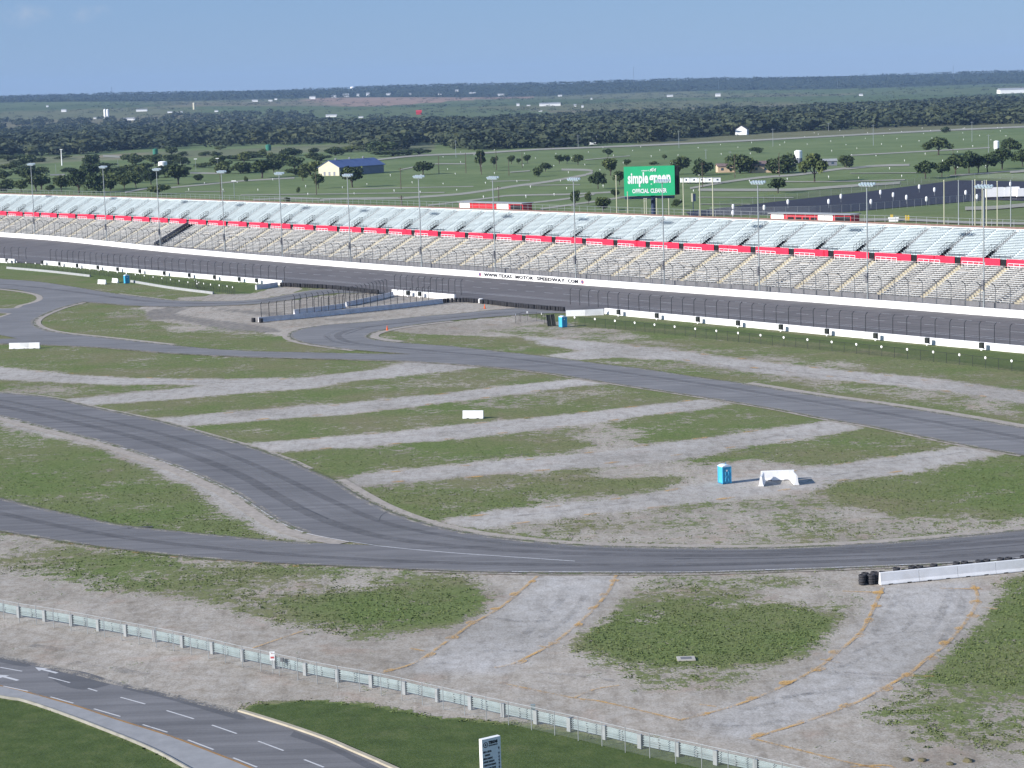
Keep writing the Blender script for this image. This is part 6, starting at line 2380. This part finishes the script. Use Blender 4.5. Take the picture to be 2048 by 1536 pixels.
wf, rg = M['white_flat'], M['roof_grey']
for u, vb, w, h in ((258, 241, 24, 6), (663, 234, 22, 6), (284, 223, 22, 5), (128, 224, 10, 6), (510, 204, 12, 5), (541, 203, 8, 4), (552, 200, 5, 4), (625, 198, 12, 6), (668, 195, 10, 5), (692, 194, 12, 7), (716, 193, 5, 6), (736, 192, 7, 7), (777, 191, 9, 5), (820, 190, 6, 4), (880, 190, 8, 4), (914, 184, 7, 5), (945, 187, 14, 3), (1002, 192, 13, 5), (1036, 212, 6, 6), (1057, 212, 7, 3), (1150, 213, 5, 5), (1165, 215, 4, 5), (1183, 199, 4, 4), (1120, 193, 8, 4), (1340, 194, 12, 5), (1436, 193, 10, 7), (1722, 192, 7, 5), (340, 226, 9, 4), (360, 226, 10, 4), (433, 224, 7, 4), (190, 238, 5, 4), (722, 236, 9, 4), (1080, 223, 9, 3), (95, 214, 4, 4)):
    far_block(u, vb, w, h, wf, rg, 'small pale farm building far off beyond the wood')
far_block(1100, 212, 42, 7, wf, rg, 'long low white shed far off beyond the wood', None)
far_block(2035, 186.5, 76, 11, wf, rg, 'long white warehouse far off beyond the wood', None)
far_block(838, 229, 11, 9, M['red_build'], M['red_build'], 'small red barn standing just beyond the wood', None, name='barn', cat='barn')


def far_lathe(name, u, vb, h, prof, mat, label, cat, group=None):
    d = RGT * ((u - 1024) / FPX) - UPV * ((vb - 768) / FPX) + FWD
    t = 2000.0
    while t < 12500:
        q = CAMP + d * t
        if q.z <= float(terrain(q.x, q.y)):
            break
        t += 15
    q = CAMP + d * t
    k = h / px_scale(q)
    a = MB()
    a.lathe((0, 0, 0), [(r * k, z * k) for r, z in prof], 12)
    o = link(name, a.mesh(name, mat), None, (q.x, q.y, float(terrain(q.x, q.y)) - 0.5))
    tag(o, label, cat, group)


SILO = [(0.13, 0), (0.13, 0.9), (0.09, 0.97), (0.02, 1.0)]
far_lathe('silo', 210.5, 238, 20, SILO, wf, 'tall white silo of the pair beyond the wood', 'silo', 'pair of silos')
far_lathe('silo', 216, 238, 20, SILO, wf, 'tall white silo of the pair beyond the wood', 'silo', 'pair of silos')
far_lathe('silo', 388.5, 219, 14, [(0.18, 0), (0.18, 0.9), (0.1, 1.0)], M['cream'], 'single cream silo on the rise beyond the wood', 'silo')
far_lathe('water_tower', 705, 182, 9, [(0.10, 0), (0.10, 0.45), (0.45, 0.6), (0.5, 0.75), (0.4, 0.92), (0.1, 1.0)], wf, 'white water tower on the skyline', 'water tower')


def mast(u, vb, vt, label):
    d = RGT * ((u - 1024) / FPX) - UPV * ((vb - 768) / FPX) + FWD
    t = 3000.0
    while t < 12500:
        q = CAMP + d * t
        if q.z <= float(terrain(q.x, q.y)):
            break
        t += 15
    q = CAMP + d * min(t, 9200)
    h = (vb - vt) / px_scale(q)
    root = empty('radio_mast', (q.x, q.y, float(terrain(q.x, q.y)) - 1))
    tag(root, label, 'mast')
    w = h * 0.018
    a = MB()
    for k in range(3):
        an = k * 2.094
        a.tube([(w * math.cos(an), w * math.sin(an), 0), (w * math.cos(an), w * math.sin(an), h)], 0.28, 3)
    a.build('leg_frame', M['pole'], root)
    a = MB()
    for j in range(14):
        z0, z1 = h * j / 14, h * (j + 1) / 14
        for k in range(3):
            a0, a1 = k * 2.094, (k + 1) * 2.094
            a.tube([(w * math.cos(a0), w * math.sin(a0), z0), (w * math.cos(a1), w * math.sin(a1), z1)], 0.16, 3)
    a.build('lattice', M['pole'], root)


mast(224, 192, 174, 'thin radio mast on the skyline over the silos')
mast(1267.5, 167, 134, 'tallest thin radio mast on the skyline behind the billboard')
mast(1437, 180, 160, 'faint radio mast in front of the distant ridge')
mast(1906.5, 157, 131, 'radio mast with pale foot on the skyline over the dark wood')
mast(1675, 177, 157, 'slim radio mast before the ridge left of the tallest wood')

# ------------------------------------------------------------------ trees
def crown_cloud(mb, lobes, n, size, rng, squash=0.8):
    """leaf clumps spread through the volume of several lobes"""
    vols = np.array([l[3] ** 3 for l in lobes])
    cnt = np.maximum(4, (n * vols / vols.sum()).astype(int))
    for (x, y, z, r), m_ in zip(lobes, cnt):
        dirs = rng.normal(size=(m_, 3))
        dirs /= np.linalg.norm(dirs, axis=1)[:, None]
        rad = r * rng.uniform(0.45, 1.08, m_) ** 0.6
        pts = dirs * rad[:, None]
        pts[:, 2] *= squash
        pts += np.array([x, y, z])
        for p in pts:
            a = Vector(rng.normal(size=3)).normalized()
            b = a.orthogonal().normalized()
            c = a.cross(b)
            an = rng.uniform(0, 6.28)
            e1 = b * math.cos(an) + c * math.sin(an)
            e2 = a.cross(e1)
            s = size * rng.uniform(0.6, 1.35)
            pv = Vector(p)
            mb.add([pv - e1 * s - e2 * s * 0.35, pv + e1 * s * 0.2 - e2 * s * 0.8, pv + e1 * s, pv + e2 * s * 0.75 - e1 * s * 0.1], [(0, 1, 2, 3)])


def tree_proto(kind, seed):
    """unit tree: total height 1, crown width about 1.2; returns (trunk mesh, crown mesh)"""
    rng = np.random.default_rng(seed)
    tk, cr = MB(), MB()
    lobes = []
    if kind == 'round':
        h0 = 0.22
        for k in range(9):
            an = k * 2.4 + rng.uniform(0, 1)
            rr = rng.uniform(0.12, 0.36)
            lobes.append((rr * math.cos(an), rr * math.sin(an), rng.uniform(0.42, 0.80), rng.uniform(0.17, 0.27)))
        lobes.append((0, 0, 0.6, 0.33))
    elif kind == 'spread':
        h0 = 0.30
        for k in range(12):
            an = k * 2.4 + rng.uniform(0, 1)
            rr = rng.uniform(0.15, 0.52)
            lobes.append((rr * math.cos(an), rr * math.sin(an), rng.uniform(0.50, 0.80) - 0.15 * rr, rng.uniform(0.14, 0.22)))
        lobes.append((0, 0, 0.70, 0.26))
    elif kind == 'bush':
        h0 = 0.08
        for k in range(9):
            an = k * 2.4 + rng.uniform(0, 1)
            rr = rng.uniform(0.1, 0.42)
            lobes.append((rr * math.cos(an), rr * math.sin(an), rng.uniform(0.28, 0.68) - 0.2 * rr, rng.uniform(0.20, 0.30)))
    else:           # tall, ragged
        h0 = 0.30
        for k in range(8):
            an = k * 2.4 + rng.uniform(0, 1)
            rr = rng.uniform(0.04, 0.20)
            lobes.append((rr * math.cos(an), rr * math.sin(an), rng.uniform(0.38, 0.88), rng.uniform(0.10, 0.18)))
    crown_cloud(cr, lobes, 1000, 0.056, rng, 0.82)
    lean = Vector((rng.uniform(-0.04, 0.04), rng.uniform(-0.04, 0.04), 0))
    tk.tube([(0, 0, -0.03), lean * 0.5 + Vector((0, 0, h0 * 0.7)), lean + Vector((0, 0, h0 + 0.25))], [0.035, 0.027, 0.012], 6)
    for l in lobes[:6]:
        tk.tube([lean * 0.6 + Vector((0, 0, h0 * 0.75)), Vector((l[0] * 0.45, l[1] * 0.45, (h0 + l[2]) * 0.5)), Vector(l[:3])], [0.018, 0.012, 0.005], 4, cap=False)
    return tk, cr


PROTO = {}
for kind, n_ in (('round', 4), ('spread', 3), ('bush', 4), ('ragged', 2)):
    for j in range(n_):
        tk, cr = tree_proto(kind, 100 + 10 * len(PROTO) + j)
        PROTO[(kind, j)] = (tk.mesh('trunk', M['bark']), cr.mesh('crown', M['leaf']), cr.mesh('crown', M['leaf_light']))


def tree(u, v, w, h, kind, label, group=None, lightc=False, name='tree'):
    p = G(u, v)
    s = px_scale(p)
    H = h * 1.08 / s
    Wd = w * 1.12 / s
    unit_w = {'round': 1.12, 'spread': 1.35, 'bush': 1.25, 'ragged': 0.62}[kind]
    j = random.randrange({'round': 4, 'spread': 3, 'bush': 4, 'ragged': 2}[kind])
    tm, cm_, cl_ = PROTO[(kind, j)]
    root = empty(name, p, random.uniform(0, 6.28))
    sx = Wd / unit_w
    root.scale = (sx, sx, H)
    tag(root, label, 'bush' if name == 'bush' else 'tree', group)
    link('trunk', tm, root)
    link('crown', cl_ if lightc else cm_, root)


FT = 'dark leafy tree standing alone on the mown parking field'
for u, v, w, h, kd in ((705, 374.6, 52, 41, 'round'), (1556, 386, 42, 29, 'round'), (1076, 353, 24, 23, 'bush'), (1091, 343, 25, 18, 'round'), (1221, 351, 38, 34, 'round'), (1150, 414, 22, 34, 'round'), (1177, 409, 15, 25, 'round'), (1207, 421, 34, 32, 'bush'), (1230, 396, 22, 17, 'round'), (1239, 370, 26, 28, 'round'), (1216, 314, 28, 17, 'spread'), (1254, 333, 18, 14, 'round'), (1308, 330, 20, 9, 'bush'), (1329, 320, 13, 11, 'round'), (1353, 413, 22, 16, 'bush')):
    tree(u, v, w, h, kd, FT, 'lone trees on the parking field')
for u, v, w, h in ((988, 334.8, 17, 22), (1023, 328, 19, 17), (1037, 328, 13, 11), (1054.6, 326, 19, 16), (1118.6, 328, 19, 18), (1134, 327, 16, 17), (1156, 330, 25, 21)):
    tree(u, v, w, h, 'round', 'small round tree in the row across the middle of the field', 'row of small round trees')
tree(846, 349, 46, 27, 'spread', 'open crowned leaning tree right of the blue roofed hall', None)
tree(962, 343, 22, 40, 'ragged', 'tall narrow ragged tree rising from the field beside a pole')
tree(1196, 378, 36, 36, 'spread', 'flat topped tree left of the green billboard')
tree(1405, 351, 44, 40, 'bush', 'dense round tree right behind the billboard poles')
tree(1357, 349, 42, 40, 'bush', 'dense tree partly hidden by the billboard edge')
tree(1480, 346.5, 66, 46, 'bush', 'wide dense round tree between the two peach houses')
tree(1566, 346.5, 68, 46, 'bush', 'wide dense round tree hiding the end of the larger peach house')
tree(1514.6, 306, 28, 13, 'bush', 'low dark bush behind the peach houses on the field', None, name='bush')
tree(1629, 364, 66, 58, 'spread', 'largest spreading tree in front of the white water tank, casting a long shadow')
tree(1692, 336, 36, 31, 'bush', 'bushy dark tree right of the white water tank')
tree(1892, 266, 20, 15, 'bush', 'lone round bush beside the distant highway', None, name='bush')
tree(1876.7, 310, 62, 36, 'spread', 'broad umbrella shaped tree alone on the upper field')
tree(2018.6, 312, 48, 36, 'spread', 'broad tree next to the upright white tank on the field')
for u, v, w, h in ((1851, 357.4, 42, 33), (1883.5, 354, 28, 27), (1910.7, 350.6, 40, 39), (1938, 347, 36, 41), (1956.6, 346, 32, 33), (1975, 344, 36, 33), (2004, 338.7, 46, 39), (2045, 333, 32, 32)):
    tree(u, v, w * 1.3, h * 1.1, 'spread', 'tree in the dense row behind the black parking lot', 'row of trees behind the black lot')
SL = 'scrubby tree in the thicket beyond the far stand'
for u, v, w, h in ((13, 384, 36, 31), (43, 384, 32, 25), (73, 382, 46, 33), (123, 384, 36, 33), (158, 386, 50, 48), (188, 386, 46, 50), (221, 381, 32, 26), (249, 379, 32, 30), (272, 375, 32, 31), (302, 369, 38, 26), (8, 358, 32, 23), (50, 351, 52, 21), (80, 351, 42, 21), (266, 329, 52, 25), (356.6, 369, 58, 38), (450, 341, 30, 20), (481, 347, 42, 20), (524, 356, 58, 36), (548, 347, 32, 26), (589, 341, 42, 26), (620, 351, 52, 32), (637, 377, 26, 30), (606, 361, 27, 19), (330, 355, 40, 24), (345, 345, 30, 18)):
    tree(u, v, w, h, random.choice(['round', 'bush', 'round']), SL, 'scrub trees beyond the far stand', random.random() < 0.4)
for k in range(46):
    u = random.uniform(0, 640)
    v = random.uniform(322, 384) if u < 330 else random.uniform(312, 352)
    sc_ = (v - 205) / 130
    tree(u, v, random.uniform(22, 44) * sc_, random.uniform(13, 27) * sc_, random.choice(['round', 'bush', 'bush']), SL, 'scrub trees beyond the far stand', random.random() < 0.4)
SB = 'low dark bush in the scrub between the stand and the wood'
for u, v, w, h in ((100, 384, 20, 17), (316, 389, 50, 23), (213, 334, 42, 11), (179, 334, 38, 11), (17, 322, 62, 15), (75, 324, 42, 11), (396.5, 362, 21, 15), (366.6, 312, 21, 11), (411, 312, 27, 11), (433, 313, 23, 13), (481, 321, 92, 15), (503, 316, 52, 15), (589, 311, 42, 15), (626, 309, 21, 15), (670, 311, 42, 17), (673, 304, 32, 13), (703, 304, 62, 15), (760, 304, 72, 23), (786, 312, 82, 13), (839, 309, 62, 13), (814, 311, 32, 11), (140, 345, 40, 12), (235, 345, 38, 12), (300, 318, 34, 10), (20, 338, 50, 14), (410, 335, 40, 12), (560, 325, 60, 14), (640, 322, 50, 14), (697, 332, 30, 12), (125, 318, 40, 8), (440, 300, 26, 8), (492, 363, 9, 13), (597, 386, 8, 15), (574, 404, 14, 12)):
    tree(u, v, w, h, 'bush', SB, 'bushes in the scrub', random.random() < 0.35, name='bush')

# ------------------------------------------------------------------ the wood beyond the highway: one dark mass of crowns
def line_at(x, pts):
    return float(np.interp(x, [p[0] for p in pts], [p[1] for p in pts]))


BOT = [(-200, 318), (0, 314), (50, 313), (166, 308), (224, 301.6), (282, 298), (340, 296.6), (456, 291.6), (640, 288), (700, 288), (742, 300), (800, 302), (810, 290), (870, 287), (900, 294), (940, 300), (1073, 296), (1180, 291), (1260, 287), (1300, 283), (1380, 274.5), (1460, 269), (1550, 263), (1720, 257), (1850, 251), (2048, 246), (2250, 240)]
TOP = [(-200, 246), (0, 243), (102, 236), (205, 239), (284, 240), (342, 230), (410, 234), (495, 224), (547, 223), (598, 227), (632, 230), (700, 234), (748, 228), (851, 230), (987, 227), (1056, 223), (1158, 220), (1192, 217), (1380, 211), (1450, 207), (1553, 210), (1638, 202), (1724, 200), (1861, 193), (1997, 187), (2048, 188), (2250, 184)]


def unit_clump(seed, n):
    rng = np.random.default_rng(seed)
    V, Fc = [], []
    for k in range(n):
        d = rng.normal(size=3)
        d /= np.linalg.norm(d)
        d[2] = abs(d[2]) * 0.9 if rng.random() < 0.75 else d[2] * 0.5
        p = d * np.array([0.5, 0.5, 0.62]) * rng.uniform(0.7, 1.05)
        p[2] += 0.32
        a = rng.normal(size=3) * 0.6 + d
        a /= np.linalg.norm(a)
        b = np.cross(a, rng.normal(size=3))
        b /= np.linalg.norm(b)
        c = np.cross(a, b)
        s = rng.uniform(0.07, 0.135)
        o = len(V)
        V += [p - b * s, p + c * s * 0.9, p + b * s, p - c * s * 0.9]
        Fc.append((o, o + 1, o + 2, o + 3))
    return np.array(V), np.array(Fc)


def forest(name, specs, mat, label, cat, nfaces=72):
    """specs: x, y, z, width, height"""
    cl = [unit_clump(300 + k, nfaces) for k in range(8)]
    VV, FF, o = [], [], 0
    for i, (x, y, z, w, h) in enumerate(specs):
        V, Fc = cl[i % 8]
        an = RNG.uniform(0, 6.28)
        c_, s_ = math.cos(an), math.sin(an)
        R = np.array([[c_ * w, -s_ * w, 0], [s_ * w, c_ * w, 0], [0, 0, h]])
        VV.append(V @ R.T + np.array([x, y, z]))
        FF.append(Fc + o)
        o += len(V)
    VV, FF = np.concatenate(VV), np.concatenate(FF)
    me = bpy.data.meshes.new(name)
    me.vertices.add(len(VV))
    me.vertices.foreach_set('co', VV.ravel())
    me.loops.add(FF.size)
    me.loops.foreach_set('vertex_index', FF.ravel())
    me.polygons.add(len(FF))
    me.polygons.foreach_set('loop_start', np.arange(0, FF.size, 4))
    me.update(calc_edges=True)
    me.materials.append(mat)
    o = link(name, me)
    tag(o, label, cat, None, 'stuff')
    return o


specs = []
for k in range(6200):
    u = RNG.uniform(-150, 2200)
    b0, t0 = line_at(u, BOT), line_at(u, TOP)
    f = RNG.uniform(0, 1) ** 0.8
    w = RNG.choice([12, 16, 22, 30]) * RNG.uniform(0.8, 1.2)
    h = RNG.uniform(5, 12) + w * 0.22
    p = G(u, b0 - (b0 - t0 - 3) * f + 1.5)
    for _ in range(3):      # keep the crown below the far outline of the wood
        p = G(u, b0 + 1.5 - max(2.0, b0 - t0 - 0.85 * h * px_scale(p)) * f)
    if p.y > 5200:
        continue
    specs.append((p.x, p.y, float(terrain(p.x, p.y)) - 0.5, w, h))
forest('woodland', specs, M['leaf_forest'], 'dark dense belt of woodland beyond the highway', 'wood')
# hedges, thickets and single trees scattered over the far farmland
specs = []
for k in range(3600):
    u = RNG.uniform(-0.27, 0.27)
    d = RNG.uniform(3600, 7600)
    x = u * d
    nv = mnoise.noise((x * 0.0016, d * 0.0022, 3.0))
    if nv < 0.02 and RNG.random() > 0.18:
        continue
    specs.append((x, d, float(terrain(x, d)) - 0.5, RNG.uniform(10, 30), RNG.uniform(4, 8)))
forest('farmland_thickets', specs, M['leaf_forest'], 'scattered thickets and hedge trees on the far farmland', 'thicket', 14)
# wooded ridge on the skyline
specs = []
for k in range(5200):
    u = RNG.uniform(-0.29, 0.29)
    d = RNG.uniform(7500, 9600)
    x = u * d
    specs.append((x, d, float(terrain(x, d)) - 1.0, RNG.uniform(22, 46), RNG.uniform(8, 15)))
forest('ridge_woodland', specs, M['leaf_forest'], 'dark wooded ridge along the skyline', 'wood', 12)

# ------------------------------------------------------------------ grass tufts on the near ground
def tuft_field():
    pts = []
    XSg, YSg = XS, YS
    g2 = grass.reshape(ny, nx)
    tries = 230000
    yy = RNG.uniform(139, 300, tries)
    xx = RNG.uniform(-0.26, 0.26, tries) * yy
    ix = np.clip(np.searchsorted(XSg, xx), 0, nx - 1)
    iy = np.clip(np.searchsorted(YSg, yy), 0, ny - 1)
    gv = g2[iy, ix]
    road = np.zeros(tries, bool)
    for poly in (low_road, inf_road, srv):
        road |= pip(xx, yy, poly)
    keep = []
    for i in range(tries):
        if road[i] or gv[i] < 0.2:
            continue
        nz_ = mnoise.noise((xx[i] * 0.11, yy[i] * 0.11, 0.0)) * 0.45 + mnoise.noise((xx[i] * 0.75, yy[i] * 0.75, 5.0)) * 0.6
        if gv[i] > 1.4 or RNG.random() < (yy[i] - 150) / 150:
            continue
        if gv[i] + nz_ > 0.62:
            keep.append(i)
    VV, FF = [], []
    o = 0
    for i in keep:
        x, y = xx[i], yy[i]
        s = RNG.uniform(0.05, 0.13)
        h = RNG.uniform(0.01, 0.06)
        for j in range(2):
            a = RNG.uniform(0, 6.28)
            dx, dy = math.cos(a) * s, math.sin(a) * s
            ex, ey = RNG.normal() * s * 0.5, RNG.normal() * s * 0.5
            VV += [(x - dx, y - dy, -0.05), (x + dx, y + dy, -0.05), (x + ex, y + ey, h)]
            FF.append((o, o + 1, o + 2))
            o += 3
    me = bpy.data.meshes.new('grass_tufts')
    me.from_pydata(VV, [], FF)
    m, t, b = nodes_of('grass_blades')
    n = noise_node(t, wpos(t), 0.5, 4, 0.6)
    n2 = noise_node(t, wpos(t), 6.0, 2, 0.6)
    col = ramp(t, n, [(0.3, (0.085, 0.125, 0.040)), (0.6, (0.130, 0.160, 0.062)), (0.8, (0.205, 0.185, 0.105))])
    col = mixc(t, 0.6, col, ramp(t, n2, [(0.3, (0.7, 0.7, 0.7)), (0.7, (1.3, 1.3, 1.2))]), 'MULTIPLY')
    t.links.new(col, b.inputs['Base Color'])
    b.inputs['Roughness'].default_value = 0.8
    me.materials.append(m)
    tag(link('grass_tufts', me), 'low tufts of grass growing through the infield stones', 'grass', None, 'stuff')


tuft_field()

# ------------------------------------------------------------------ the air
hz = MB()
hz.box((0, 6300, 90), (13000, 13200, 240))
hm, t, b = nodes_of('haze_air')
t.nodes.remove(b)
pv = t.nodes.new('ShaderNodeVolumePrincipled')
pv.inputs['Color'].default_value = (0.40, 0.62, 1.0, 1)
pv.inputs['Density'].default_value = HAZE_D
pv.inputs['Anisotropy'].default_value = 0.0
t.links.new(pv.outputs[0], t.nodes['Material Output'].inputs['Volume'])
ho = hz.build('haze', hm)
tag(ho, 'thin blue summer haze over the plain', 'haze', None, 'stuff')
